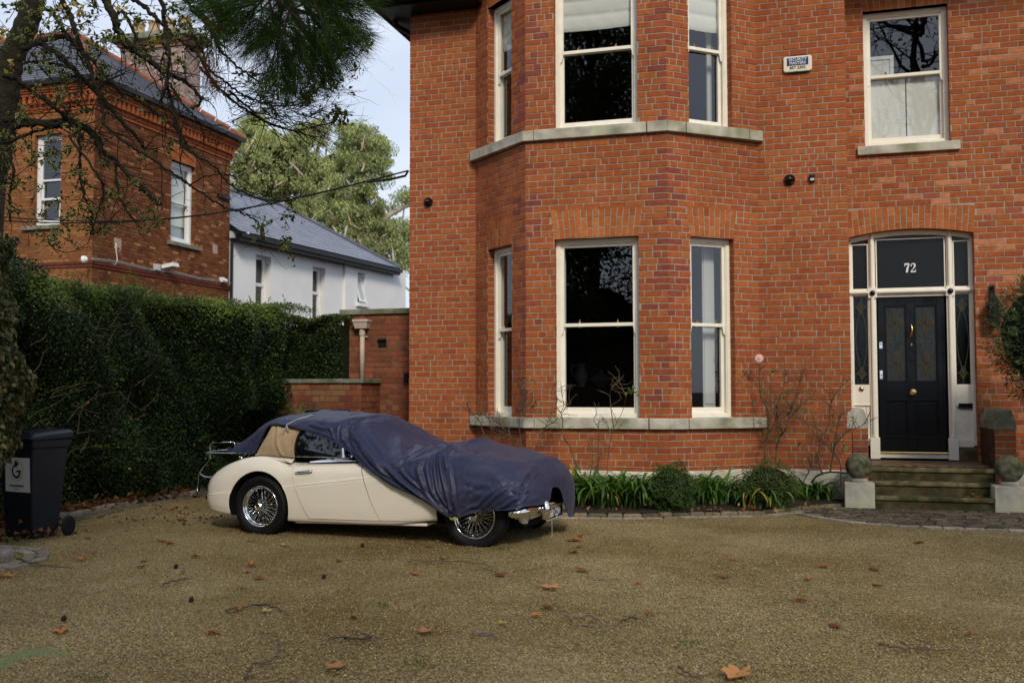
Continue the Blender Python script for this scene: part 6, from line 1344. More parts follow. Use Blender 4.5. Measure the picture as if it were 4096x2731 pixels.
mb = MB(); mb.tube(crom([(-.17, .0, 1.012), (-.165, -.01, 1.035), (-.06, -.01, 1.035), (-.055, .0, 1.012)], 12), .009, 6); mb.build('lid_handle', M['plastic_bin'], lid, smooth=True)
mb = MB(); mb.tube([(-.48, .60, .97), (-.02, .60, .97)], .014, 8); mb.tube([(-.45, .555, .94), (-.45, .60, .97)], .012, 6); mb.tube([(-.05, .555, .94), (-.05, .60, .97)], .012, 6); mb.build('handle', M['plastic_bin'], bw, smooth=True)
for x in (.02, -.50):
    mb = MB(); mb.lathe([(.001, 0), (.05, .0), (.055, .012), (.085, .012), (.098, .02), (.10, .03), (.098, .042), (.08, .045), (.001, .045)], (x+(.0 if x > -.1 else -.045), .50, .10), (1, 0, 0), 24); wq = mb.build('wheel', M['rubber'], bw, smooth=True)
mb = MB(); mb.tube([(-.5, .50, .10), (.03, .50, .10)], .012, 6); mb.build('axle', M['black_metal'], bw)
# sticker on the front
slope = lambda z: float(np.interp(z, [0, .03, .5, .88], [.07, .06, .02, 0]))
PS = lambda u, z, o: (-.255+u, slope(z)-.004-o+.0, z)
mb = MB(); mb.grid([[PS(u, z, 0) for u in (-.16, .215)] for z in np.linspace(.455, .79, 5)]); stk = mb.build('sticker', M['paper'], bw)
mb = MB(); cx, cz = .012, .665; stroke_mesh(mb, [(cx+.098*math.cos(a), cz+.10*math.sin(a)) for a in np.linspace(0, 2*math.pi, 40)], .008, PS, .002); mb.build('yellow_ring', M['ink_yellow'], stk)
mb = MB(); stroke_mesh(mb, [(cx+.058*math.cos(a), cz-.005+.062*math.sin(a)) for a in np.linspace(1.75, 2*math.pi+.05, 30)], [.016]*6+[.024]*24, PS, .002); stroke_mesh(mb, [(cx+.07, cz-.008), (cx+.005, cz-.008)], .022, PS, .003)
mb.add([PS(cx-.03, cz+.035, .003), PS(cx-.025, cz+.085, .003), PS(cx-.005, cz+.095, .003), PS(cx+.045, cz+.07, .003), PS(cx+.0, cz+.03, .003)], [(0, 4, 3, 2, 1)]); mb.build('arrow_letter', M['ink_green'], stk)
text_mesh('web_address', 'www.greyhound.ie', .030, 'ink_grey', stk, PS(.012, .518, .003), sx=.92, offset=.0006); text_mesh('small_print', 'customer care', .011, 'ink_grey', stk, PS(.012, .485, .003))

# ================================================================== LEAFY THINGS
def surf_cloud(rs, n, path, w0, zt, zb=.05, jit=.12):
    pass
G1 = [(.022, .044, .010), (.016, .034, .008), (.029, .054, .012), (.014, .029, .009)]
G1Y = [(.11, .16, .03), (.14, .18, .035), (.08, .13, .025)]
# ---- big hedge: face runs along X = -8.5, then turns right behind the low wall
def hedge():
    t = thing('hedge', 'tall dense dark green hedge filling the left boundary behind the car and bin', 'hedge', (0, 0, 0)); rs = np.random.RandomState(21)
    def fx(y, z):            # face position in x as function of y,z
        return -8.52+.12*np.sin(y*1.7+z*1.3)+.10*np.sin(y*3.9+z*2.9+1)+.07*np.sin(z*5+y)-.10*np.clip(z-2.3, 0, 1)**2*4+np.where(y > 11.8, (np.clip(y-11.8, 0, 2)/2)**1.5*.75*np.clip((z-.2)/.9, .4, 1), 0)
    topz = lambda y: 2.80+.05*np.sin(y*2.3)+.04*np.sin(y*5.1)-.02*(y-10)*.5
    n = 100000; y = rs.uniform(4.5, 13.85, n); z = rs.uniform(0, 1, n)**.85*2.85; x = fx(y, z)-np.abs(rs.exponential(.07, n))+.03
    nf = 26000; y2 = rs.uniform(4.5, 14.4, nf); x2 = -8.5-rs.uniform(0, 1.0, nf)+np.where(y2 > 12, (y2-12)*.45, 0); z2 = topz(y2)-rs.exponential(.05, nf)+.02
    n3 = 16000; x3 = rs.uniform(-8.2, -6.98, n3); y3 = 14.18+.1*np.sin(x3*4)+rs.exponential(.05, n3); z3 = 1.62+rs.uniform(0, 1, n3)*1.02+.03*np.sin(x3*5)
    n4 = 7000; x4 = rs.uniform(-8.3, -6.92, n4)-.0; y4 = rs.uniform(14.1, 14.95, n4); z4 = 2.62+.05*np.sin(x4*6)+.10*np.clip(-7.6-x4, 0, 1)-rs.exponential(.03, n4)
    # bulge that hangs over the end of the low wall
    n5 = 9000; y5 = rs.uniform(12.9, 13.9, n5); z5 = rs.uniform(1.2, 2.78, n5); x5 = -7.75+.06*np.sin(z5*6)+.05*np.sin(y5*7)-rs.exponential(.07, n5)-np.abs(z5-2.0)*.12
    pos = np.vstack([np.stack(a, 1) for a in ((x, y, z), (x2, y2, z2), (x3, y3, z3), (x4, y4, z4), (x5, y5, z5))]); N_ = len(pos)
    out = np.vstack([np.tile((1, -.2, .3), (n, 1)), np.tile((.2, -.1, 1), (nf, 1)), np.tile((.1, -1, .3), (n3, 1)), np.tile((0, -.2, 1), (n4, 1)), np.tile((1, -.5, .3), (n5, 1))])
    d = rnd_dirs(rs, N_)+out*.6; nr_ = rnd_dirs(rs, N_)*.8+out+v3(0, 0, .5)
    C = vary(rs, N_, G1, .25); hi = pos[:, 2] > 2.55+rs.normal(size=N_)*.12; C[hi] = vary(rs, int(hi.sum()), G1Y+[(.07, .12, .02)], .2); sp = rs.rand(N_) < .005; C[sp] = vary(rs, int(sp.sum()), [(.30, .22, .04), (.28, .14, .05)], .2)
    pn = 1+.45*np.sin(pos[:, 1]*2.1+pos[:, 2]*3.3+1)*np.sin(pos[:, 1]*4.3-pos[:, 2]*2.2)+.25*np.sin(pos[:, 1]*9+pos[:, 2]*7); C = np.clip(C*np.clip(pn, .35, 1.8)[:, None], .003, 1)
    leaves('foliage', pos, d, nr_, rs.uniform(.028, .05, N_), rs.uniform(.016, .028, N_), C, M['leaf_gloss'], t)
    # shoots standing up from the top and out of the face
    P_, D_, N2 = [], [], []; mb = MB()
    for k in range(150):
        if k < 95: yy = rs.uniform(8.0, 14.2); xx = -8.55-rs.uniform(0, .5)+(max(yy-12, 0)*.4); zz = float(topz(yy)); dr = v3(rs.normal()*.3, rs.normal()*.4, 1); L_ = rs.uniform(.08, .30)*(1.7 if rs.rand() < .15 and yy < 12 else 1)
        else: yy = rs.uniform(8.0, 13.8); zz = rs.uniform(.5, 2.5); xx = float(fx(yy, zz)); dr = v3(.9, rs.normal()*.5, .5+rs.normal()*.5); L_ = rs.uniform(.08, .2)
        a = v3(xx, yy, zz-.03); dr = unit(dr); b = a+dr*L_; mid = (a+b)/2+rs.normal(size=3)*.015; pts = crom([a, mid, b], 8); mb.tube(pts, .0025, 3, (.08, .08, .03))
        for q in range(int(L_/.018)):
            f = q/max(1, int(L_/.018)); p = a+(b-a)*f; P_.append(p); D_.append(unit(rnd_dirs(rs, 1)[0]*.9+dr*.7)); N2.append(rnd_dirs(rs, 1)[0]+v3(0, 0, .8))
    n_ = len(P_); leaves('shoot_leaves', np.array(P_), np.array(D_), np.array(N2), rs.uniform(.03, .05, n_), rs.uniform(.015, .024, n_), vary(rs, n_, G1Y+[(.09, .15, .03)], .2), M['leaf'], t)
    # bare stems in the gap on the left
    for k in range(55):
        o = onX('V', rs.uniform(60, 330), rs.uniform(700, 1060), -8.42); dr = unit(v3(rs.uniform(.0, .3), rs.uniform(.2, 1), rs.uniform(-.2, .8))); pts = [o]
        for q in range(5): dr = unit(dr+rs.normal(size=3)*.22); pts.append(pts[-1]+dr*rs.uniform(.05, .11)); pts[-1][0] = max(pts[-1][0], -8.46)
        mb.tube(crom(pts, 10), [.005*(1-.07*i) for i in range(10)], 4, (.11, .08, .045))
    mb.build('twigs', M['stem'], t)
    # solid core added inside the leaves, dark in place of their deep shade
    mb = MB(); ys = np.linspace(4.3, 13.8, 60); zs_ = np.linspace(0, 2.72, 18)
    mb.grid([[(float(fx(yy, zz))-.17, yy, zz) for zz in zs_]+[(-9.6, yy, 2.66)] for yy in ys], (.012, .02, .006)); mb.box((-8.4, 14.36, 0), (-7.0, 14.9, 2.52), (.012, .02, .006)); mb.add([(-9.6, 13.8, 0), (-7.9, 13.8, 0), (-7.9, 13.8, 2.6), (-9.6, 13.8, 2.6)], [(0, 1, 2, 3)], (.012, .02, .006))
    mb.build('dark_core', mat('hedge_core', attr=True, rough=1, noise=.5, nscale=20, bump=1, bscale=30, bdist=.05), t)
hedge()
# ---- dark taller shrub at the far left, over the hedge
def shrub(name, label, cat, blobs, n, L, W, pal, seed, gloss='leaf_gloss', core=True, twig=0, group=None, corec=(.012, .018, .006)):
    """blobs: (centre, radii) ; leaves on and just inside the surface of every blob, with uneven lobes"""
    rs = np.random.RandomState(seed); t = thing(name, label, cat, (0, 0, 0), group); vol = np.array([b[1][0]*b[1][1]+b[1][0]*b[1][2] for b in blobs]); cnt = (n*vol/vol.sum()).astype(int); PP, DD, NN = [], [], []
    for (c, r), k in zip(blobs, cnt):
        u = rnd_dirs(rs, k); ph = rs.uniform(0, 6, 3); lob = 1+.13*np.sin(u[:, 0]*7+ph[0])*np.sin(u[:, 1]*6+ph[1])+.10*np.sin(u[:, 2]*9+ph[2]+u[:, 0]*4); rad = lob*(1-rs.exponential(.09, k))
        p = np.array(c)+u*np.array(r)*rad[:, None]; ok = p[:, 2] > .02; PP.append(p[ok]); DD.append((rnd_dirs(rs, k)*.9+u*.45)[ok]); NN.append((rnd_dirs(rs, k)*.6+u+v3(0, 0, .4))[ok])
    P_ = np.vstack(PP); D_ = np.vstack(DD); N_ = np.vstack(NN); m_ = len(P_)
    leaves('foliage', P_, D_, N_, rs.uniform(.75, 1.2, m_)*L, rs.uniform(.8, 1.2, m_)*W, vary(rs, m_, pal, .22), M[gloss], t)
    if core:
        mb = MB()
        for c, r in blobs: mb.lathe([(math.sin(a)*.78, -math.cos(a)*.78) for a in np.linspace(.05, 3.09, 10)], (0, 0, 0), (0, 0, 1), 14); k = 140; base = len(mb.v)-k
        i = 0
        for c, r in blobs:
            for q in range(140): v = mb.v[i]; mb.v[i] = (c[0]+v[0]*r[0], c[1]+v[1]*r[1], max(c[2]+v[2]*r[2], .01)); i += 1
        mb.c = [corec]*len(mb.f); mb.build('dark_core', bpy.data.materials['hedge_core'], t, smooth=True)  # added solid core, deep shade put into its dark colour
    return t, rs
shrub('shrub', 'dark shrub rising above the left end of the hedge beneath the tree', 'shrub', [((-8.75, 8.6, 2.55), (.5, .7, .75)), ((-8.7, 8.0, 1.9), (.45, .6, .9)), ((-8.9, 9.5, 2.6), (.4, .5, .45))], 16000, .055, .032, [(.03, .055, .018), (.04, .07, .022), (.025, .045, .02)], 31)
# ---- variegated ivy column at the left edge
def ivy():
    rs = np.random.RandomState(8); t = thing('ivy_column', 'column of pale mottled ivy at the left edge, overlapping the bin lid', 'ivy', (0, 0, 0)); n = 7500
    z = rs.uniform(.75, 2.9, n); a = rs.uniform(0, 2*math.pi, n); c = v3(-6.72, 6.95, 0); r = .30+.07*np.sin(z*4+a*2)+.05*np.sin(z*9); r = r*np.clip((z-.70)/.35, .35, 1)
    rr = r-rs.exponential(.04, n); P_ = np.stack([c[0]-.18+rr*np.cos(a)-.1*(z-1.5), c[1]+.1+rr*np.sin(a), z], 1); out = np.stack([np.cos(a), np.sin(a), -.3+0*a], 1)
    C = vary(rs, n, [(.085, .092, .035), (.04, .055, .02), (.14, .115, .05), (.025, .04, .016), (.10, .07, .03)], .25)
    leaves('foliage', P_, rnd_dirs(rs, n)*.6+v3(0, 0, -.8)+out*.3, out+rnd_dirs(rs, n)*.4, rs.uniform(.04, .07, n), rs.uniform(.035, .055, n), C, M['leaf'], t)
    mb = MB(); mb.tube([(c[0]-.75, c[1]+.1, 0), (c[0]-.6, c[1]+.1, 1.3), (c[0]-.35, c[1]+.1, 3)], [.05, .05, .08], 12, (.05, .045, .02)); mb.build('stem', M['stem'], t)
ivy()
# ---- box balls in the bed
q = onZ('Q', 985, 560, .05); shrub('topiary_ball', 'tight dark green clipped box ball below the bay, left of the two', 'topiary', [((q[0], q[1]+.28, .30), (.30, .28, .315))], 9000, .019, .012, [(.05, .10, .02), (.035, .075, .016), (.075, .14, .028)], 41, 'leaf', group='clipped box balls in the flower bed')
q = onZ('Q', 1740, 520, .05); t_, rs_ = shrub('topiary_ball', 'looser olive green box ball nearest the steps, right of the two', 'topiary', [((q[0], q[1]+.0, .30), (.36, .30, .31))], 8000, .022, .012, [(.085, .115, .03), (.06, .085, .022), (.11, .14, .04)], 42, 'leaf', group='clipped box balls in the flower bed')
# ---- olive tree at the right edge
oc = v3(2.80, 13.15, 2.1); t_, rs = shrub('olive_tree', 'dark leafy olive tree at the right edge in front of the brick wall', 'tree', [((oc[0], oc[1], 2.15), (.66, .55, .72)), ((oc[0]+.15, oc[1], 1.75), (.60, .55, .5)), ((oc[0]+.1, oc[1], 2.6), (.42, .4, .35))], 13000, .055, .014, [(.05, .085, .03), (.035, .065, .025), (.075, .115, .045)], 43, 'leaf', corec=(.01, .016, .006))
P_, D_, N2 = [], [], []; mb = MB()
for k in range(46):
    u = unit(v3(-abs(rs.normal())*.8-.3, rs.normal()*.5-.3, rs.normal()*.9)); a = oc+u*v3(.55, .45, .6)*.9; b = a+unit(u+v3(0, 0, .45))*rs.uniform(.12, .3); pts = crom([a, (a+b)/2+v3(0, 0, .03), b], 7); mb.tube(pts, .003, 4, (.14, .13, .08))
    for f in np.linspace(.1, 1, 12):
        for s in (-1, 1): p = a+(b-a)*f; P_.append(p); D_.append(unit((b-a))*.7+rnd_dirs(rs, 1)[0]*.8); N2.append(rnd_dirs(rs, 1)[0]+v3(0, 0, .6))
n = len(P_); leaves('shoot_leaves', np.array(P_), np.array(D_), np.array(N2), rs.uniform(.035, .055, n), .012, vary(rs, n, [(.12, .18, .07), (.16, .21, .10), (.08, .13, .05)], .15), M['leaf'], t_)
mb.tube([(oc[0]+.1, oc[1], 0), (oc[0]+.05, oc[1], .8), (oc[0]+.08, oc[1], 1.6)], [.05, .04, .03], 8, (.12, .10, .07)); mb.build('trunk', M['stem'], t_)
# ---- agapanthus clumps
def strap_clump(label, x, y, n, L, seed, yellow=.03, sp=.10, dead=0):
    rs = np.random.RandomState(seed); V, Fc, C = [], [], []; b = 0
    for k in range(n):
        a = rs.uniform(0, 2*math.pi); l = L*rs.uniform(.6, 1.15); o = v3(x+rs.normal()*sp, y+rs.normal()*sp*.7, .05); w_ = rs.uniform(.011, .019); up = rs.uniform(.9, 1.5); hd = v3(math.cos(a), math.sin(a), 0); sd = v3(-hd[1], hd[0], 0)
        c = np.array([(.07, .15, .025), (.05, .115, .02), (.10, .19, .035), (.045, .10, .03)][rs.randint(4)])*rs.uniform(.8, 1.25)
        if rs.rand() < yellow: c = np.array([(.38, .33, .06), (.42, .26, .05), (.30, .30, .08)][rs.randint(3)])*rs.uniform(.8, 1.1)
        p = o.copy(); th = math.atan(up*2.4); ns = 9; ben = rs.uniform(1.4, 2.8)
        for i in range(ns+1):
            f = i/ns; ww = w_*(1-.15*f if f < .7 else (1-f)/.3*.9+.02); V += [tuple(p-sd*ww), tuple(p+v3(0, 0, -.004)), tuple(p+sd*ww)]; C += [c*(1+.15*f)]*3
            if i < ns:
                j = b+3*i; Fc += [(j, j+1, j+4, j+3), (j+1, j+2, j+5, j+4)]
            ang = th-ben*f**1.2; p = p+(hd*math.cos(ang)+v3(0, 0, math.sin(ang)))*l/ns; p[2] = max(p[2], .03)
        b = len(V)
    o = npmesh('strap_leaf_plant', np.array(V), np.array(Fc), np.array(C), M['leaf'], None, True); return tag(o, label, 'plant', 'strap leaved plants in the flower bed')
cl = [('leftmost strap leaved plant, dense and dark, just right of the car nose', 1335, 1162, 75, .56), ('dense green strap leaved clump between the car nose and the clipped ball', 1385, 1168, 70, .55), ('arching green strap leaved clump at the left side of the clipped ball', 1452, 1168, 75, .56),
      ('lush green strap leaved clump just right of the dark clipped ball', 1625, 1160, 70, .55), ('strap leaved clump midway between the two clipped box balls', 1668, 1157, 45, .5), ('straggly strap leaved clump with many yellow leaves before the olive green ball', 1748, 1166, 78, .58), ('small dark strap leaved clump left of the stone block by the steps', 1868, 1150, 70, .44)]
for k, (lb, px_, py_, n, L) in enumerate(cl):
    q = onZ('V', px_, py_, .05); strap_clump(lb, q[0], q[1]+(.16 if k < 3 else .08), int(n*1.4), L*(1.35 if k not in (5,) else 1.0), 100+k, yellow=.05 if k != 5 else .24)
q = onZ('V', 1335, 1150, .05); strap_clump('row of upright strap leaves close to the wall behind the car nose', q[0], 12.45, 90, .78, 131, .03, .22); q = onZ('V', 1430, 1150, .05); strap_clump('shaded strap leaved clump against the wall base left of the dark ball', q[0], 12.45, 90, .74, 132, .03, .18)
q = onZ('U', 990, 790, .03); strap_clump('thin grassy tuft growing in the fallen leaves under the hedge', q[0]-.12, q[1], 40, .42, 133, .1, .05)
# ---- bare rose bushes
def stems(label, traces, Y, seed, r0=.011, tw=26, leafn=10, lo=.04, hi=.16, extra=None, spread=.25, col=(.09, .065, .04), cat='rose bush'):
    rs = np.random.RandomState(seed); t = thing('rose_bush', label, cat, (0, 0, 0), 'bare rose bushes against the house'); mb = MB(); LP, LD = [], []; tips = []
    for c, pts in traces:
        W3 = [onY(c, x, y, Y+rs.normal()*.05) for x, y in pts]; n = 6*len(W3); L_ = crom(W3, n); g = rs.uniform(.7, 1.15); mb.tube(L_, [r0*g*(1-.7*i/n) for i in range(n)], 5, tuple(np.array(col)*rs.uniform(.8, 1.3)))
        for k in range(tw):
            i = rs.randint(int(n*.25), n); p = L_[i]; dr = unit(v3(rs.normal()*.7, rs.normal()*.4, abs(rs.normal())*.8+.1)); q = [p]
            for s in range(4): dr = unit(dr+rs.normal(size=3)*.3); q.append(q[-1]+dr*rs.uniform(lo, hi)*.5)
            mb.tube(crom(q, 8), [.0042*(1-.08*j) for j in range(8)], 4, tuple(np.array(col)*rs.uniform(.9, 1.6)));
            if rs.rand() < .5: dd = unit(dr+rs.normal(size=3)*.6); mb.tube([q[2], q[2]+dd*rs.uniform(.04, .12)], .002, 3, col)
            tips.append(q[-1])
            for j in range(1, 8): mb.add([p+v3(.004, 0, 0), p+v3(0, 0, .005), p+v3(.011, -.004, .002)], [(0, 1, 2)], col) if j == 1 else None
    mb.build('stems', M['stem'], t)
    if leafn:
        idx = rs.choice(len(tips), min(leafn, len(tips)), replace=False); P_ = np.vstack([np.array(tips[i])+rs.normal(size=(4, 3))*.015 for i in idx]); n = len(P_); leaves('leaf_cluster', P_, rnd_dirs(rs, n)+v3(0, 0, -.1), rnd_dirs(rs, n)+v3(0, -.5, .5), .05, .03, vary(rs, n, [(.06, .12, .03), (.12, .17, .04)], .2), M['leaf'], t)
    return t
stems('bare rose bush with crossing stems in the corner between the bay and the door', [('C', [(280, 905), (275, 800), (300, 690), (350, 590), (370, 500), (345, 420)]), ('C', [(368, 915), (372, 790), (395, 690), (375, 560), (380, 430), (430, 300), (440, 160)]), ('C', [(300, 700), (310, 600), (300, 470), (250, 380), (235, 240), (240, 120)]), ('C', [(395, 690), (450, 620), (480, 500), (530, 380), (560, 250), (600, 130)]), ('C', [(380, 560), (460, 560), (530, 480), (600, 420), (690, 330)])], 13.45, 201, .013, 30, 12)
stems('spindly bare rose bush in front of the wall left of the stone steps', [('C', [(740, 1000), (705, 850), (735, 690), (690, 620), (560, 560), (500, 460)]), ('C', [(735, 690), (790, 600), (800, 480), (820, 400), (860, 330), (960, 230)]), ('C', [(800, 980), (830, 800), (860, 730), (960, 640), (1060, 600), (1115, 510)]), ('C', [(885, 1080), (880, 900), (800, 790), (700, 700), (560, 520)]), ('C', [(580, 1060), (640, 950), (660, 830)]), ('C', [(830, 800), (850, 700), (870, 560), (920, 490)])], 13.3, 202, .012, 24, 6)
stems('thin thorny rose stem crossing the centre window of the bay', [('B', [(1045, 1385), (1000, 1290), (950, 1160), (905, 1085), (900, 960), (890, 900), (910, 840), (895, 760), (885, 680)]), ('B', [(890, 905), (850, 850), (855, 780), (790, 735)]), ('B', [(900, 900), (930, 850), (965, 830)])], 12.45, 203, .008, 7, 0)
stems('tall bare rose stem with a few green leaves before the right of the centre window', [('B', [(1255, 1390), (1265, 1250), (1290, 1100), (1310, 1025), (1375, 900), (1410, 770), (1435, 700)]), ('B', [(1310, 1025), (1295, 930), (1280, 780), (1290, 700), (1305, 620)]), ('B', [(1185, 1370), (1185, 1200), (1190, 1040), (1150, 960), (1185, 910)]), ('B', [(1170, 1360), (1220, 1180), (1280, 1040)]), ('B', [(1410, 770), (1380, 710), (1350, 645)]), ('B', [(1120, 1400), (1145, 1250), (1130, 1120)])], 12.45, 204, .008, 6, 0)
stems('low tangle of bare rose twigs behind the car bonnet under the bay', [('B', [(570, 1210), (560, 1080), (555, 960), (590, 880), (640, 820), (680, 760)]), ('B', [(590, 900), (610, 800), (580, 710)]), ('B', [(650, 1230), (700, 1150), (730, 1060), (800, 990), (845, 985)]), ('B', [(300, 1130), (260, 1040), (230, 960), (160, 890), (130, 820)]), ('B', [(330, 1130), (330, 1000), (300, 930)]), ('B', [(520, 1180), (480, 1080), (400, 1000), (330, 930)]), ('B', [(400, 1160), (400, 1060), (400, 920)])], 12.5, 205, .008, 16, 5)
rs = np.random.RandomState(77); P_ = np.vstack([onY('B', x, y, 12.45) for x, y in ((1425, 700), (1440, 720), (1460, 740), (1480, 715), (1500, 730), (1490, 760), (1510, 720), (1425, 740), (1230, 945), (1245, 960), (680, 850), (690, 835), (700, 870), (675, 840))]); tag(leaves('rose_leaf_spray', P_, rnd_dirs(rs, len(P_)), rnd_dirs(rs, len(P_))+v3(0, -1, .3), .07, .045, vary(rs, len(P_), [(.12, .2, .04)], .2), M['leaf']), 'few fresh green leaves on the rose stems in front of the bay windows', 'leaves')
rc = onY('C', 233, 65, 13.4); mb = MB()
for k in range(6):
    a = k*1.05; mb.grid([[rc+v3(math.cos(a+b_)*r_*.055, -.02+r_*.01, math.sin(a+b_)*r_*.055) for b_ in (-.5, 0, .5)] for r_ in (.1, .6, 1)])
mb.build('petal_ring', M['petal'], tag(thing('rose_flower', 'single pale pink rose bloom beside the bay brickwork', 'flower'), None)); mb = MB(); mb.lathe([(.012, 0), (.012, .02), (.001, .03)], rc, (0, -1, 0), 8); mb.build('flower_centre', M['ink_yellow'], bpy.data.objects['rose_flower'])
tag((lambda mb: (mb.tube(crom([onY('C', x, y, 13.3) for x, y in ((945, 985), (840, 975), (760, 980), (690, 1010), (650, 1060))], 24), .012, 6), mb.build('garden_hose', M['cable'], smooth=True))[1])(MB()), 'dark hose looping along the plinth left of the stone ball', 'hose')

# ================================================================== HOLLY TREE OVER THE DRIVE
holly = thing('holly_tree', 'variegated holly tree at top left with many bare arching branches', 'tree', (0, 0, 0)); rs = np.random.RandomState(55)
TR = [('I', [(-90, 1900), (-10, 1500), (40, 1250), (80, 900), (130, 600), (280, 250), (350, 0), (380, -300)], .15, .11, 11.0)]
BR = [('E', [(0, 560), (60, 470), (170, 400), (400, 400), (620, 390), (760, 480), (830, 620), (930, 690), (1060, 840), (1180, 950), (1285, 1038)], .05, .035, 10.6), ('I', [(30, 790), (200, 850), (380, 990), (560, 1110), (700, 1230), (860, 1330), (1000, 1440), (1060, 1600)], .04, .03, 10.5),
      ('I', [(240, 520), (420, 430), (600, 390), (740, 410), (870, 550), (1000, 650), (1100, 800), (1250, 950), (1400, 1020), (1600, 1160), (1750, 1280), (1900, 1400)], .05, .022, 10.7), ('I', [(400, 450), (600, 560), (740, 690), (860, 820), (1000, 960), (1150, 1130), (1300, 1300), (1420, 1420), (1520, 1560)], .045, .03, 10.3),
      ('I', [(620, -40), (730, 150), (800, 350), (870, 560), (940, 700), (1000, 900), (1060, 1100), (1080, 1300)], .045, .03, 10.0), ('I', [(1080, -40), (1180, 150), (1240, 330), (1330, 490), (1480, 580), (1640, 700), (1800, 790), (1960, 870), (2100, 1040), (2020, 1140)], .07, .02, 10.2),
      ('I', [(1350, -30), (1500, 70), (1640, 200), (1780, 330), (1900, 430), (2050, 560), (2200, 800), (2352, 1000)], .04, .018, 10.4), ('I', [(1680, -30), (1720, 200), (1750, 380), (1770, 560), (1760, 750), (1740, 900), (1700, 1000), (1690, 1120)], .036, .018, 9.4),
      ('I', [(1740, 870), (1790, 1080), (1850, 1330), (1900, 1480), (1960, 1568)], .025, .02, 9.6), ('E', [(1340, 80), (1430, 420), (1540, 620), (1700, 720), (1830, 870), (1990, 960), (2200, 1010), (2330, 1000)], .022, .010, 9.6), ('E', [(850, 410), (1000, 540), (1180, 650), (1400, 800), (1520, 880), (1700, 1000), (1800, 1060), (1940, 1110), (2030, 1150), (2080, 1210), (2110, 1320)], .024, .008, 10.0),
      ('E', [(1520, 880), (1650, 810), (1850, 800), (1900, 850), (2000, 960)], .012, .006, 10.0), ('K', [(0, 150), (120, 300), (200, 500), (330, 640), (500, 780), (650, 880)], .035, .012, 10.1), ('K', [(-60, 380), (0, 480), (100, 720), (250, 850), (400, 960), (600, 1060), (850, 1110), (1100, 1070), (1280, 960)], .026, .008, 10.3),
      ('K', [(0, 700), (200, 930), (400, 1100), (600, 1220), (800, 1320), (1000, 1360), (1250, 1320), (1400, 1290)], .024, .007, 9.9), ('K', [(300, 950), (480, 1100), (640, 1250), (900, 1350), (1100, 1400), (1250, 1440), (1340, 1370)], .02, .005, 9.8), ('K', [(480, 1080), (650, 1080), (850, 1090), (1000, 1140), (1150, 1100)], .012, .005, 10.2),
      ('K', [(560, 1180), (700, 1200), (850, 1280), (950, 1330), (1150, 1250), (1280, 1100)], .011, .005, 10.2), ('K', [(600, 1060), (850, 960), (1150, 960), (1300, 880), (1430, 700), (1560, 660), (1680, 560)], .011, .005, 10.5), ('K', [(200, 930), (350, 880), (480, 870), (560, 780), (690, 690)], .010, .005, 10.3),
      ('E', [(630, 440), (640, 600), (640, 800), (680, 980), (740, 1120), (730, 1280)], .026, .012, 9.8), ('E', [(930, 700), (930, 850), (970, 1000), (1050, 1130), (1140, 1230)], .02, .010, 9.9), ('E', [(80, 620), (110, 800), (80, 950), (80, 1180)], .026, .012, 9.7),
      ('I', [(0, 1260), (200, 1250), (430, 1280), (600, 1270), (740, 1260), (900, 1340), (1000, 1440), (1050, 1568)], .05, .035, 10.8), ('I', [(0, 1500), (150, 1460), (330, 1390), (550, 1340), (750, 1310)], .035, .015, 10.6), ('I', [(560, 900), (620, 1050), (700, 1180), (800, 1300)], .022, .012, 10.3), ('I', [(450, 80), (550, 150), (650, 300), (740, 410), (820, 560), (900, 720)], .032, .02, 10.4),
      ('I', [(250, 660), (330, 650), (600, 680), (780, 740), (900, 850)], .022, .012, 10.4), ('E', [(560, 500), (760, 770), (830, 900), (820, 1000), (780, 1100), (740, 1240)], .02, .008, 9.8), ('E', [(740, 1280), (860, 1180), (960, 1080), (1040, 1020)], .012, .006, 9.8), ('E', [(380, 1290), (420, 1380), (550, 1420), (700, 1340), (740, 1250)], .008, .005, 9.7),
      ('I', [(1230, 130), (1300, 150), (1450, 420), (1600, 650), (1720, 800), (1850, 1000), (1960, 1150), (2080, 1280), (2130, 1480)], .034, .012, 10.6), ('K', [(-160, 1300), (0, 1340), (150, 1380), (310, 1385)], .010, .006, 10.0), ('I', [(1400, 530), (1500, 620), (1700, 1000), (1850, 1050), (1880, 1230)], .014, .008, 10.1), ('I', [(340, 560), (420, 700), (560, 860), (640, 1050)], .02, .01, 10.5),
      ('K', [(-100, 100), (60, 250), (170, 420), (260, 500)], .026, .014, 10.0), ('I', [(1900, -30), (2020, 80), (2150, 180), (2352, 420)], .026, .02, 10.2), ('I', [(1180, 200), (1270, 420), (1275, 600), (1270, 760), (1235, 880)], .012, .006, 9.9), ('I', [(600, 590), (800, 800), (860, 1000), (900, 1130)], .018, .01, 10.1)]
mb = MB()
for c, pts, r0, r1, dp in TR:
    W3 = [atD(c, x, y, dp) for x, y in pts]; n = 60; L_ = crom(W3, n); mb.tube(L_, [r0+(r1-r0)*i/n+.008*math.sin(i*1.7) for i in range(n)], 16)
base = atD('I', -90, 1900, 11.0); mb.tube([base, v3(base[0]-.15, base[1], 1.2), v3(base[0]-.2, base[1], -.05)], [.15, .18, .24], 14); mb.build('trunk', M['bark'], holly, smooth=True)
mb = MB(); lines = []
for c, pts, r0, r1, dp in BR:
    dz = rs.uniform(-.3, .3, len(pts)).cumsum()*.25; W3 = [atD(c, x, y, dp+dz[i]) for i, (x, y) in enumerate(pts)]; n = 9*len(W3); L_ = crom(W3, n); L_ = L_+rs.normal(size=L_.shape)*.006; rr = [(r0+(r1-r0)*i/n)*.62*(1+.12*math.sin(i*2.1)) for i in range(n)]; mb.tube(L_, rr, 8); lines.append((L_, rr))
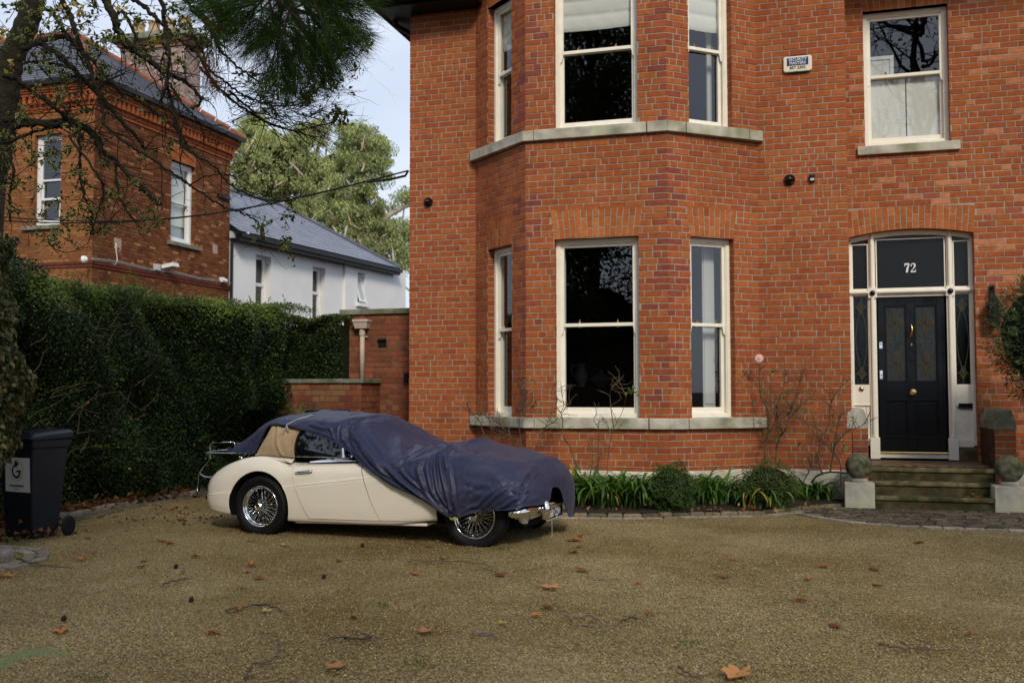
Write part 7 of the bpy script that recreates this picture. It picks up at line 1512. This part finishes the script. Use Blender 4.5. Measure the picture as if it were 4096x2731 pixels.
mb.build('branch', M['bark'], holly, smooth=True)
mb = MB(); tips = []
def twig(p, dr, l, r, depth=0):
    q = [p]; n = max(3, int(l/.06)); sag = rs.uniform(-.02, .10)
    for s in range(n): dr = unit(dr+rs.normal(size=3)*.16+v3(0, 0, .03-sag)); q.append(q[-1]+dr*l/n)
    mb.tube(q, [r*(1-.75*i/len(q)) for i in range(len(q))], 4); tips.append((q[-1], dr, depth))
    if depth < 2:
        for k in range(rs.randint(1, 4)): j = rs.randint(1, len(q)); twig(q[j], unit(dr+rs.normal(size=3)*.7), l*rs.uniform(.3, .6), r*.6, depth+1)
for L_, rr in lines:
    m_ = int(len(L_)*.26)
    for k in range(m_):
        j = rs.randint(3, len(L_)); t_ = unit(L_[j]-L_[j-1]); twig(L_[j], unit(t_*.7+rs.normal(size=3)*.65+v3(.15, 0, -.05)), rs.uniform(.12, .5), min(rr[j]*.5, .007))
for k in range(85):      # fan of fine arching twigs towards the right tip
    x, y = rs.uniform(300, 1150), rs.uniform(750, 1300); p = atD('K', x, y, rs.uniform(9.6, 10.5)); twig(p, unit(CR*1.0+CU*rs.uniform(-.5, .55)+rs.normal(size=3)*.15), rs.uniform(.3, .8), .0045, 1)
mb_tw = mb
CLS = [('E', [(100, 560), (220, 600), (590, 570), (610, 440), (690, 290), (500, 640), (690, 790), (700, 900), (880, 770), (1150, 820), (870, 970), (650, 1050), (740, 1060), (840, 1040), (470, 960), (560, 1090), (300, 950), (180, 1080), (130, 880), (260, 740), (700, 1170), (830, 1180), (900, 1250), (640, 1230), (540, 1230), (440, 1310), (480, 1350), (370, 1270), (560, 1320), (1240, 980), (1210, 1060), (1140, 1120), (1260, 1160), (1350, 610), (1220, 620), (1990, 690), (2050, 760), (2150, 780), (2300, 690), (2280, 780), (2200, 880), (2300, 860), (2240, 950), (2320, 1010), (2250, 1130), (2310, 1090), (2090, 1230), (2110, 1340), (2280, 1380), (2240, 1400), (130, 300), (440, 210), (500, 170), (40, 450), (30, 900), (60, 1000), (200, 300), (330, 620), (420, 740), (70, 720), (240, 850), (360, 1120), (20, 560), (380, 540), (410, 620)]),
       ('K', [(1730, 370), (1690, 540), (1590, 600), (1440, 590), (1400, 680), (1400, 840), (1380, 860), (1300, 880), (1270, 910), (1240, 950), (1200, 980), (1150, 1030), (1110, 1100), (1000, 990), (740, 940), (640, 1000), (530, 770), (700, 1100), (1440, 1200), (1400, 1240), (1420, 1150), (150, 100), (240, 130), (860, 1530), (1640, 620), (1480, 780), (1350, 820), (1430, 1270), (120, 260), (60, 360), (330, 300), (170, 350)]),
       ('I', [(1130, 320), (1010, 430), (1090, 430), (1150, 430), (900, 350), (950, 480), (1010, 560), (1100, 680), (1070, 820), (620, 800), (700, 860), (560, 770), (490, 240), (1240, 90), (1040, 90), (1400, 110), (1500, 180), (1650, 400), (1800, 150), (1900, 100), (2200, 250), (2030, 320), (860, 100), (760, 30), (620, 60), (560, 120), (470, 20), (250, 20), (150, 60), (60, 330), (30, 480), (100, 620), (700, 190), (640, 300), (900, 180), (1600, 430), (1550, 480), (1480, 500), (1380, 450), (1690, 460), (1780, 420), (2080, 400), (420, 840), (300, 770), (560, 560), (480, 500), (1000, 120), (1320, 60), (1450, 200), (1980, 340), (1850, 350), (1900, 620), (230, 380), (340, 230), (420, 320)])]
P_, D_, N_, C_, L2 = [], [], [], [], []
YEL = {('I', 1240, 90), ('I', 860, 100), ('I', 30, 480), ('I', 60, 330), ('I', 100, 620)}
mbt = mb_tw
for c, pts in CLS:
    for x, y in pts:
        o = atD(c, x, y, rs.uniform(9.5, 10.6)); k = rs.randint(9, 20); dr0 = unit(rs.normal(size=3)); yl = (c, x, y) in YEL
        for q in range(3):
            e = o+unit(dr0+rs.normal(size=3)*.6)*.16; mbt.tube([e, (o+e)/2+rs.normal(size=3)*.01, o+rs.normal(size=3)*.03], .0035, 4)
            for j in range(k//3+1):
                f = rs.uniform(0, 1); p = e*(1-f)+o*f+rs.normal(size=3)*.012; P_.append(p); D_.append(unit(rs.normal(size=3)+v3(0, 0, -.1))); N_.append(unit(rs.normal(size=3)*.7+v3(0, -.4, .7))); C_.append(1 if yl or rs.rand() < .03 else 0); L2.append(rs.uniform(.045, .068))
for i in rs.choice(len(tips), 260, replace=False):
    p, dr, _ = tips[i]
    for j in range(rs.randint(1, 4)): P_.append(p+rs.normal(size=3)*.02); D_.append(unit(dr+rs.normal(size=3)*.6)); N_.append(rs.normal(size=3)+v3(0, 0, .5)); C_.append(0); L2.append(rs.uniform(.035, .055))
P_, D_, N_, C_, L2 = map(np.array, (P_, D_, N_, C_, L2)); n = len(P_); out = vary(rs, n, [(.30, .29, .10), (.26, .27, .09)], .15); inn = vary(rs, n, [(.035, .06, .02), (.05, .075, .025), (.028, .05, .02)], .2); out[C_ == 1] = (.46, .34, .08); inn[C_ == 1] = (.40, .30, .07)
mbt.build('twigs', M['bark'], holly)
leaves('foliage', P_, D_, N_, L2, L2*.62, out, M['leaf'], holly)
Dn = D_/np.linalg.norm(D_, axis=1, keepdims=True); s_ = np.cross(Dn, N_); s_ /= np.linalg.norm(s_, axis=1, keepdims=True); u_ = np.cross(s_, Dn)
for sg in (1, -1): leaves('leaf_centre', P_+Dn*L2[:, None]*.12+u_*.0016*sg, D_, N_, L2*.74, L2*.40, inn, M['leaf'], holly)

# ================================================================== HANGING CONIFER BOUGH
bough = thing('conifer_tree', 'dark feathery evergreen boughs hanging into the top of the view beside the house', 'tree', (0, 0, 0)); rs = np.random.RandomState(66)
def strands(n, fn, Lr, w_, pal, name, par, curlv=.5, seg=5):
    V = np.zeros((n, (seg+1)*2, 3)); p, d = fn(n); C = np.repeat(vary(rs, n, pal, .25)*(ttone[IDX[-1]][:, None] if fn.__name__ == 'fn' else 1), (seg+1)*2, axis=0); L_ = rs.uniform(*Lr, n)[:, None]; bend = rnd_dirs(rs, n)*curlv*.35+v3(0, 0, -.0)
    tocam = CAM-p; tocam /= np.linalg.norm(tocam, axis=1, keepdims=True)
    side = np.cross(d, rnd_dirs(rs, n)); side /= np.linalg.norm(side, axis=1, keepdims=True)+1e-9
    for i in range(seg+1):
        ww = w_*(1-.8*i/seg); V[:, 2*i] = p-side*ww; V[:, 2*i+1] = p+side*ww; d = d+bend/seg+rnd_dirs(rs, n)*.06; d /= np.linalg.norm(d, axis=1, keepdims=True); p = p+d*L_/seg
    b = np.arange(n)[:, None, None]*(seg+1)*2; q = np.array([[0, 1, 3, 2]])+np.arange(seg)[:, None]*2; Fq = (b+q[None]).reshape(-1, 4); return npmesh(name, V.reshape(-1, 3), Fq, C, M['needle'], par)
tufts = []
BL = [(530, 15, 52, 36), (600, 60, 55, 45), (660, 70, 55, 55), (700, 120, 60, 55), (640, 150, 38, 45), (740, 60, 75, 70), (770, 28, 66, 48), (590, 105, 30, 34), (785, 82, 38, 32), (738, 135, 38, 34), (830, 6, 28, 18), (670, -30, 150, 50), (672, 178, 26, 26), (765, 112, 26, 24), (520, 60, 18, 30), (620, 185, 16, 24), (715, 178, 18, 22), (500, 5, 40, 30), (470, 10, 22, 24), (560, 70, 30, 30)]
for bx, by, rx, ry in BL:
    for k in range(int(rx*ry/52)):
        a = rs.uniform(0, 2*math.pi); r = math.sqrt(rs.rand()); x, y = bx+rx*r*math.cos(a), by+ry*r*math.sin(a); tufts.append((x, y, rs.uniform(8.0, 9.8)))
tuft = np.array([atD('V', x, y, d) for x, y, d in tufts]); nt_ = len(tuft); drc = np.array([unit(CR*((x-650)/140)*.9+CU*(-(y-0)/160)*.8+rs.normal(size=3)*.35) for x, y, d in tufts])
ttone = rs.uniform(.45, 1.7, nt_); IDX = []
def fn(n):
    i = rs.randint(nt_, size=n); IDX.append(i); f = rs.uniform(-.5, .5, n)[:, None]; p = tuft[i]+drc[i]*f*.34+rs.normal(size=(n, 3))*.014; d = drc[i]*1.1+rs.normal(size=(n, 3))*.24+v3(0, 0, -.25); return p, d/np.linalg.norm(d, axis=1, keepdims=True)
strands(31000, fn, (.07, .19), .0018, [(.022, .044, .011), (.014, .030, .009), (.036, .066, .014), (.018, .036, .012)], 'foliage', bough)
mb = MB()
for k in range(70):
    i = rs.randint(nt_); a = tuft[i]; b = a-drc[i]*.4+v3(0, 0, .25); mb.tube(crom([b, (a+b)/2+rs.normal(size=3)*.03, a], 8), [.012*(1-.09*j) for j in range(8)], 5)
mb.tube([atD('V', 620, -200, 9.2), atD('V', 640, -40, 9.0), atD('V', 690, 60, 8.9), atD('V', 730, 120, 8.8)], [.06, .05, .03, .012], 8); mb.tube([atD('V', 700, -200, 9.2), atD('V', 760, -30, 9.0), atD('V', 810, 40, 8.9)], [.06, .04, .012], 8); mb.build('branch', M['bark'], bough)
# rusty dead sprays hanging from the bough
def fn2(n):
    cs = np.array([atD('K', x, y, 9.3) for x, y in ((95, 640), (110, 720), (120, 800), (130, 880), (210, 200), (260, 180), (230, 150), (100, 560))]); i = rs.randint(len(cs), size=n); d = v3(0, 0, -1)+rs.normal(size=(n, 3))*.25; return cs[i]+rs.normal(size=(n, 3))*.05, d
strands(700, fn2, (.08, .2), .002, [(.16, .06, .03), (.11, .05, .03)], 'dead_spray', bough)

# ================================================================== FAR EUCALYPTUS
def far_tree(label, blobs, D0, n, pal, seed, leafL=.17, limbs=()):
    rs = np.random.RandomState(seed); t = thing('eucalyptus_tree', label, 'tree', (0, 0, 0)); PP = []
    pxm = 2287/D0; cl = []
    for bx, by, r in blobs:
        for k in range(int(r*r/80)+2):
            a = rs.uniform(0, 2*math.pi); q = math.sqrt(rs.rand())*.92; cl.append((bx+r*q*math.cos(a), by+r*q*math.sin(a), D0+rs.uniform(-1, 1)*r/pxm, rs.uniform(.22, .55)))
    cl = np.array(cl); W3 = np.array([atD('V', x, y, d) for x, y, d, _ in cl]); i = rs.randint(len(cl), size=n); off = rs.normal(size=(n, 3)); off /= np.linalg.norm(off, axis=1, keepdims=True); off *= (rs.rand(n)**.5)[:, None]; P_ = W3[i]+off*cl[i, 3][:, None]*v3(1.15, 1.15, .8)
    tone = rs.uniform(.75, 1.25, len(cl))[i]; C = vary(rs, n, pal, .15)*tone[:, None]
    leaves('foliage', P_, rnd_dirs(rs, n)*.6+v3(0, 0, -.8), rnd_dirs(rs, n)+v3(0, -.5, .5), rs.uniform(.6, 1.2, n)*leafL, leafL*.30, C, M['leaf'], t)
    mb = MB()
    for pts in limbs:
        L_ = crom([atD('V', x, y, D0) for x, y in pts], 14); mb.tube(L_, [.20*(1-.055*j) for j in range(14)], 6, (.50, .42, .32))
    for k in range(60):
        j = rs.randint(len(cl)); a = W3[j]; b = a+rs.normal(size=3)*.5+v3(0, 0, -.9); mb.tube([b, (a+b)/2+rs.normal(size=3)*.1, a], [.06, .04, .02], 4, (.46, .38, .28))
    mb.build('trunk', M['stem'], t, smooth=True)
EP = [(.36, .42, .17), (.42, .46, .21), (.24, .30, .13), (.43, .44, .23), (.38, .32, .15)]
far_tree('broad pale green eucalyptus standing behind the white extension', [(570, 310, 38), (550, 360, 42), (610, 340, 45), (650, 370, 50), (690, 330, 42), (720, 300, 36), (640, 420, 45), (700, 400, 45), (600, 400, 40), (560, 430, 30), (590, 280, 24), (740, 430, 45), (700, 470, 40), (760, 380, 40)], 50, 64000, EP, 301, limbs=[[(690, 620), (670, 500), (640, 420), (600, 340)], [(690, 620), (700, 480), (720, 380), (740, 310)], [(560, 500), (565, 400), (570, 320)]])
far_tree('rounder eucalyptus with drooping leaves, right of the broad one, beside the house', [(830, 330, 48), (870, 345, 36), (800, 370, 48), (850, 400, 45), (790, 440, 45), (840, 460, 42), (880, 500, 36), (810, 510, 45), (870, 560, 45), (910, 590, 36), (920, 530, 26), (760, 490, 40), (925, 450, 16), (800, 300, 22)], 46, 53000, EP+[(.17, .23, .10)], 302, limbs=[[(840, 700), (830, 560), (830, 450), (840, 350)], [(840, 640), (870, 520), (920, 480), (950, 470)], [(830, 560), (790, 480), (780, 400)]])

# ================================================================== TREES AND HOUSE ACROSS THE ROAD (seen in the window reflections, plus two trees added for shade)
def back_tree(x, y, h, r, n, seed, label, bare=False, pal=None, z0=.25):
    rs = np.random.RandomState(seed); t = thing('garden_tree', label, 'tree', (0, 0, 0)); mb = MB(); mb.tube([(x, y, 0), (x+.1, y, h*.35), (x+rs.normal()*.3, y, h*.75), (x, y, h*.95)], [.3, .22, .12, .03], 10); ends = []
    for k in range(60 if bare else 44):
        z = h*rs.uniform(z0, .9); a = rs.uniform(0, 2*math.pi); d = unit(v3(math.cos(a), math.sin(a), rs.uniform(.2, .9))); L_ = r*rs.uniform(.6, 1.1)*(1.2-z/h*.7); q = [v3(x, y, z)]
        for s in range(6): d = unit(d+rs.normal(size=3)*.18); q.append(q[-1]+d*L_/6)
        mb.tube(q, [.09*(1-.15*s) for s in range(7)], 5); ends += q[2:]
        for j in range(6 if bare else 2):
            o = q[rs.randint(2, 7)]; d2 = unit(d+rs.normal(size=3)*.7); pp = [o]
            for s in range(4): d2 = unit(d2+rs.normal(size=3)*.25); pp.append(pp[-1]+d2*L_*.12)
            mb.tube(pp, [.03, .02, .014, .01, .006], 4); ends += pp[2:]
    mb.build('trunk', M['bark'], t); e = np.array(ends); i = rs.randint(len(e), size=n); P_ = e[i]+rs.normal(size=(n, 3))*.34; leaves('foliage', P_, rnd_dirs(rs, n), rnd_dirs(rs, n)+v3(0, 0, .6), .17, .10, vary(rs, n, pal or [(.03, .05, .018), (.045, .07, .02)], .2), M['leaf'], t)
back_tree(-12.0, -7.0, 17, 5.0, 16000, 401, 'dark evergreen tree across the drive behind the viewpoint, leftmost'); back_tree(-7.2, -8.5, 19, 5.2, 30000, 402, 'large dark tree across the drive behind the viewpoint, second from left', z0=.12); back_tree(-2.6, -9.5, 16, 4.4, 18000, 403, 'dark tree across the drive mirrored in the bay windows', z0=.15); back_tree(-2.2, -5.0, 14, 3.4, 9000, 407, 'unseen tree just left of the viewpoint, added to shade the hedge', z0=.35); back_tree(10.5, -3.0, 15.5, 3.8, 11000, 408, 'unseen tree right of the viewpoint, added to shade the steps and the olive tree', z0=.3); back_tree(-9.8, -13, 17, 5.0, 14000, 405, 'dark tree standing behind the hedge across the drive, between the two largest', z0=.1); back_tree(-5.2, -14, 15, 5.0, 14000, 406, 'dark tree furthest back across the drive behind the viewpoint', z0=.1); back_tree(4.6, -11, 19, 6.0, 1500, 404, 'tall thinly leaved tree mirrored in the window above the door', bare=True, z0=.1)  # nearest tree and the one far right are unseen, added to cast shade
shrub('hedge', 'dark evergreen screen across the drive behind the viewpoint', 'hedge', [((x, -9.8, 2.4), (2.1, 1.0, 3.6)) for x in range(-17, 1, 2)]+[((x, -7.5, .8), (1.6, .8, 1.3)) for x in range(2, 12, 2)], 24000, .16, .11, [(.03, .05, .02)], 33)

# ================================================================== LITTER ON THE GRAVEL
def leaf_shape(rs, L, lobes=5):
    pts = []; n = 26
    for i in range(n):
        a = 2*math.pi*i/n; r = .5+.13*math.cos(lobes*a)+.05*math.cos(11*a+1); pts.append((r*math.cos(a)*L, r*math.sin(a)*L*.72))
    return pts
def fallen(label, c, x, y, L, col, seed, group=None, lobes=5):
    L *= .85; rs = np.random.RandomState(seed); p = onZ(c, x, y, .0); p[2] = hsh(p[0], p[1])*.6*min(1, max(0, (12.6-p[1])/2))+.006; pts = leaf_shape(rs, L, lobes); cu = rs.uniform(-.5, 1.4); az = rs.uniform(0, 6.28); ca, sa = math.cos(az), math.sin(az); mb = MB(); V = []
    hf = lambda a, b: abs(b)*.5*(.4+.6*rs.rand())+cu*a*a/max(L, .01)*.6+.010
    for r in (1., .62, .3):
        for a, b in pts: a, b = a*r, b*r; V.append((a*ca-b*sa, a*sa+b*ca, max(hf(a, b), .002)))
    n = len(pts); V.append((0, 0, .006)); Fs = [(i, (i+1) % n, n+(i+1) % n, n+i) for i in range(n)]+[(n+i, n+(i+1) % n, 2*n+(i+1) % n, 2*n+i) for i in range(n)]+[(2*n+i, 2*n+(i+1) % n, 3*n) for i in range(n)]
    mb.add(V, Fs, tuple(np.array(col)*rs.uniform(.85, 1.15))); e = (-L*.55*ca, -L*.55*sa, .012); mb.tube([(0, 0, .012), e, (e[0]*1.35, e[1]*1.35, .01)], .0018, 4, (.2, .09, .04))
    o = mb.build('fallen_leaf', M['leaf_dry'], None, smooth=True); o.location = p; return tag(o, label, 'leaf', group)
BRN, ORG, RED, YLW, PIN = (.32, .13, .045), (.42, .16, .05), (.24, .06, .03), (.45, .33, .06), (.42, .19, .10)
fallen('large jagged tan leaf at the bottom edge of the gravel', 'X', 1060, 625, .24, (.46, .22, .08), 1, lobes=5); fallen('jagged orange brown leaf lying curled right of centre, in front of the car nose', 'X', 230, 230, .18, (.45, .20, .09), 2)
fallen('pale brown leaf in the lower left centre of the gravel', 'W', 1580, 620, .15, (.40, .19, .08), 3); fallen('pinkish brown leaf below the front wheel in mid gravel', 'W', 2000, 457, .13, PIN, 4); fallen('orange brown leaf in the lower left gravel near the grass blade', 'W', 285, 445, .14, ORG, 5)
fallen('curled orange leaf on the gravel below the rear wheel', 'W', 1183, 138, .13, ORG, 6); fallen('flat pinkish leaf just beside the curled one below the rear wheel', 'W', 1160, 166, .10, PIN, 7); fallen('curled brown leaf right of the sett circle', 'W', 383, 108, .13, BRN, 8); fallen('orange leaf against the lower edge of the sett circle', 'W', 28, 186, .13, ORG, 9)
fallen('yellowish tan leaf standing up in front of the rear wheel', 'W', 1342, 42, .12, (.40, .27, .09), 10); fallen('dark brown toothed leaf right of the car nose by the bed edging', 'X', 336, 20, .17, BRN, 11); fallen('red leaf near the toothed leaf right of the car nose', 'X', 356, 48, .09, RED, 12); fallen('round brown leaf on the right half of the gravel', 'X', 1388, 195, .10, BRN, 13)
fallen('orange leaf in the middle right of the gravel', 'X', 1050, 104, .09, ORG, 14); fallen('bright orange leaf in the centre of the gravel', 'X', 620, 213, .09, ORG, 15); fallen('small orange leaf at the lower centre of the gravel', 'X', 163, 356, .10, ORG, 16); fallen('yellow leaf at the bottom centre of the gravel', 'X', 8, 395, .08, YLW, 17); fallen('bright yellow leaf near the bin wheel', 'U', 742, 1020, .07, YLW, 18)
fallen('brown leaf on the gravel in front of the hedge edging', 'U', 1545, 870, .16, BRN, 19); fallen('orange leaf right of the bin on the gravel', 'U', 785, 1130, .11, ORG, 20); fallen('dull red leaf right below the bin', 'U', 840, 1265, .08, RED, 21); fallen('dark red leaf at the far right of the gravel', 'X', 2110, 447, .07, RED, 22)
fallen('small green yellow leaf caught on a twig left of centre', 'W', 1250, 360, .10, (.36, .30, .10), 23); fallen('orange leaf at the tip of the curved twig', 'W', 1115, 353, .09, ORG, 24)
rs = np.random.RandomState(91); k = 0
for k in range(58):
    if k < 28: x, y = rs.uniform(-8.0, -5.2), rs.uniform(8.3, 12.3)
    elif k < 40: x, y = rs.uniform(-6, 1), rs.uniform(5, 9)
    else: x, y = rs.uniform(-5.5, 3.4), rs.uniform(5.2, 12)
    if -6.3 < x < -2.3 and 9.0 < y < 11: y -= 1.8
    L = rs.uniform(.035, .075) if k > 60 else rs.uniform(.05, .10); mb = MB(); a = rs.uniform(0, 6.28); q = [(math.cos(a+i*1.05)*L*(.55 if i % 3 else .9)*rs.uniform(.7, 1), math.sin(a+i*1.05)*L*(.55 if i % 3 else .9)*rs.uniform(.7, 1)*.8, rs.uniform(.004, .03)) for i in range(6)]
    mb.add(q+[(0, 0, .006)], [(i, (i+1) % 6, 6) for i in range(6)], tuple(np.array([BRN, ORG, RED, PIN, BRN][rs.randint(5)])*rs.uniform(.35, .8))); o = mb.build('fallen_leaf', M['leaf_dry']); o.location = (x, y, .004+hsh(x, y)*.6*min(1, max(0, (12.6-y)/2))); tag(o, 'small dry brown or reddish leaf scattered on the gravel', 'leaf', 'small dry leaves scattered over the gravel')
# drift of leaves under the hedge and in the bed, uncountable
def drift(name, pts, n, L, seed, pal=((.14, .06, .024), (.18, .075, .028), (.10, .045, .018), (.085, .04, .016))):
    rs = np.random.RandomState(seed); pts = np.array(pts); i = rs.randint(len(pts)-1, size=n); f = rs.rand(n)[:, None]; P_ = pts[i]*(1-f)+pts[i+1]*f; P_[:, 0] += rs.normal(size=n)*.09; P_[:, 1] += rs.normal(size=n)*.12; P_[:, 2] = np.abs(rs.normal(size=n))*.05+.02
    d = rnd_dirs(rs, n); d[:, 2] = np.abs(d[:, 2])*.6; return tag(leaves(name, P_, d, rnd_dirs(rs, n)+v3(0, 0, .8), rs.uniform(.6, 1.3, n)*L, rs.uniform(.6, 1.1, n)*L*.8, vary(rs, n, pal, .25), M['leaf_dry'], None, fold=.3, curl=.25), kind='stuff')
drift('leaf_litter', [(-8.35, 8.6, 0), (-8.5, 9.5, 0), (-8.52, 11, 0), (-8.5, 12.4, 0)], 1300, .075, 1); drift('leaf_litter', [(-7.95, 8.15, 0), (-7.6, 8.1, 0), (-7.35, 8.35, 0)], 70, .07, 2); P9 = np.array([(x, y, z+.012) for x, y, z in [(1.9, 13.36, .17), (2.0, 13.4, .17), (2.05, 13.34, .17), (1.75, 13.6, .33), (1.2, 13.62, .33), (.95, 13.6, .33), (1.0, 13.22, .0), (1.1, 13.22, .0), (1.35, 13.2, .0), (2.1, 13.42, .17), (1.86, 13.38, .17), (1.6, 13.64, .33)]]); rs = np.random.RandomState(5); tag(leaves('step_leaves', P9, rnd_dirs(rs, 12)*v3(1, 1, .15), np.tile((0, 0, 1.), (12, 1)), .09, .05, vary(rs, 12, [(.26, .10, .04)], .2), M['leaf_dry']), kind='stuff'); drift('leaf_litter', [(-2.6, 12.0, 0), (-1.5, 12.2, 0), (-.6, 12.3, 0), (.3, 13.2, 0)], 110, .06, 3, ((.28, .15, .07), (.2, .08, .03))); drift('leaf_litter', [(-7.1, 9.4, 0), (-6.3, 9.9, 0), (-8.0, 10.8, 0)], 50, .05, 4)
n = 2600; rs = np.random.RandomState(14); P_ = np.stack([rs.uniform(-8, 3.5, n), rs.uniform(3.6, 12.3, n), np.full(n, .012)], 1); d = rnd_dirs(rs, n); d[:, 2] *= .12; tag(leaves('needle_litter', P_, d, np.tile((0, 0, 1.), (n, 1)), rs.uniform(.03, .11, n), .004, vary(rs, n, [(.13, .055, .03), (.09, .045, .025), (.17, .09, .04)], .2), M['leaf_dry']), kind='stuff')
# twigs
def twig_on(label, c, pts, r, seed, col=(.10, .075, .05), side=2):
    rs = np.random.RandomState(seed); mb = MB(); W3 = [onZ(c, x, y, .012) for x, y in pts]; L_ = crom(W3, 5*len(W3)); L_[:, 2] += .012+np.abs(np.sin(np.arange(len(L_))*.7))*.010; mb.tube(L_, [r*(1-.6*i/len(L_)) for i in range(len(L_))], 6, col)
    for k in range(side): j = rs.randint(2, len(L_)); a = rs.uniform(0, 6.3); mb.tube([L_[j], L_[j]+v3(math.cos(a), math.sin(a), .1)*.06, L_[j]+v3(math.cos(a+.3), math.sin(a+.3), .12)*.13], [r*.5, r*.4, r*.2], 4, col)
    return tag(mb.build('fallen_twig', M['stem'], smooth=True), label, 'twig')
twig_on('long curved dark twig in the left centre of the gravel', 'W', [(1060, 352), (1180, 330), (1260, 330), (1320, 350), (1365, 380)], .009, 1); twig_on('hooked pale twig at the lower centre of the gravel', 'X', [(465, 398), (420, 365), (360, 355), (322, 368), (345, 402), (420, 412), (480, 435)], .008, 2, (.22, .17, .12), 4); twig_on('long thin twig on the gravel below the front wheel', 'W', [(1920, 118), (2060, 118), (2200, 124), (2330, 148)], .007, 3)
twig_on('short dark twig left of centre on the gravel', 'W', [(765, 232), (810, 215), (872, 200)], .009, 4); twig_on('twig lying from the sett circle over the gravel', 'W', [(80, 105), (160, 130), (250, 145), (340, 150)], .009, 5, (.12, .08, .05)); twig_on('pale straw lying in the left gravel', 'W', [(165, 240), (240, 238), (312, 232)], .004, 6, (.36, .28, .16), 0)
twig_on('forked twig in the lower left centre of the gravel', 'W', [(1155, 670), (1190, 610), (1270, 595), (1310, 540), (1305, 480)], .006, 7, (.08, .06, .05), 4); twig_on('bundle of dark twigs in the lower centre of the gravel', 'W', [(1620, 482), (1680, 488), (1745, 478)], .009, 8, (.06, .045, .04), 5); twig_on('twig at the lower centre with a short side shoot', 'W', [(2220, 460), (2280, 462), (2352, 486)], .009, 9, (.16, .12, .10))
twig_on('dark twigs in the right lower part of the gravel', 'X', [(1700, 490), (1780, 505), (1870, 512), (1970, 515)], .007, 10, (.10, .06, .05), 5); twig_on('curved twig in the bottom right centre of the gravel', 'X', [(800, 590), (850, 625), (905, 648)], .006, 11); twig_on('thin twig in the centre right of the gravel', 'X', [(400, 182), (470, 190), (535, 178)], .005, 12, (.3, .22, .15)); twig_on('dark forked twig in the centre of the gravel', 'X', [(540, 388), (590, 372), (650, 383)], .006, 13, (.06, .045, .03), 4)
for k, (c, x, y) in enumerate((('W', 828, 135), ('W', 900, 292), ('W', 1523, 184), ('W', 1705, 36), ('W', 300, 380))):
    p = onZ(c, x, y, .02); mb = MB(); mb.lathe([(.001, -.02), (.012, -.017), (.018, -.008), (.014, -.004), (.021, .002), (.016, .006), (.018, .012), (.010, .014), (.010, .02), (.001, .024)], p, (.3, .2, 1), 9); tag(mb.build('pine_cone', M['pinecone']), 'small dark cone lying on the left half of the gravel', 'cone', 'small cones on the gravel')
# loose pebbles close to the viewpoint
def pebbles(n, seed):
    rs = np.random.RandomState(seed); d = rs.uniform(0, 1, n)**1.7*9.2+3.9; u = rs.uniform(-.56, .56, n); P_ = CAM[None]+(np.outer(d, np.array([CF[0], CF[1], 0]))+np.outer(d*u, np.array([CR[0], CR[1], 0]))); P_[:, 2] = .006
    s = rs.uniform(.003, .0068, n)[:, None]; R_ = rnd_dirs(rs, n); B_ = np.cross(R_, rnd_dirs(rs, n)); B_ /= np.linalg.norm(B_, axis=1, keepdims=True); C3 = np.cross(R_, B_); V = np.stack([P_+R_*s*1.5, P_-R_*s*1.5, P_+B_*s, P_-B_*s, P_+C3*s*.8, P_-C3*s*.8], 1).reshape(-1, 3); b = np.arange(n)[:, None]*6
    Fq = np.concatenate([b+np.array([q]) for q in ((0, 2, 4), (2, 1, 4), (1, 3, 4), (3, 0, 4), (2, 0, 5), (1, 2, 5), (3, 1, 5), (0, 3, 5))]); C = np.repeat(vary(rs, n, [(.34, .26, .115), (.29, .21, .085), (.24, .17, .065), (.40, .33, .19), (.18, .13, .055), (.26, .21, .13)], .15), 6, axis=0)
    tag(npmesh('loose_pebbles', V, Fq, C, M['stone_attr']), kind='stuff')
pebbles(80000, 3)
# moss flecks
n = 500; rs = np.random.RandomState(15); c0 = np.stack([rs.uniform(-5, 3.2, 16), rs.uniform(4.2, 9, 16)], 1); i = rs.randint(16, size=n); P_ = np.concatenate([c0[i]+rs.normal(size=(n, 2))*.05, np.full((n, 1), .008)], 1); tag(leaves('moss_tufts', P_, rnd_dirs(rs, n)*.7+v3(0, 0, .8), rnd_dirs(rs, n), .02, .008, vary(rs, n, [(.05, .09, .02)], .2), M['leaf']), kind='stuff')
# blurred blade of grass close to the lens
L_ = crom([atD('V', -60, 1640, 1.25), atD('V', -20, 1545, 1.25), atD('V', 50, 1503, 1.27), atD('V', 130, 1495, 1.3), atD('V', 168, 1530, 1.32), atD('V', 182, 1600, 1.33)], 30); mb = MB(); side = unit(np.cross(CF, CR)*.9+CF*.5)
mb.grid([[p-side*(.0058*(1-i/30)**.7+.0008)-v3(0, 0, 0), p+v3(0, 0, .001), p+side*(.0058*(1-i/30)**.7+.001)] for i, p in enumerate(L_)], (.20, .30, .20)); tag(mb.build('grass_blade', M['leaf'], smooth=True), 'single arching grass blade close to the lens at the bottom left', 'grass blade')
L_ = crom([atD('V', 182, 1600, 1.33), atD('V', 190, 1750, 1.3), atD('V', 150, 2300, 1.3)], 10)
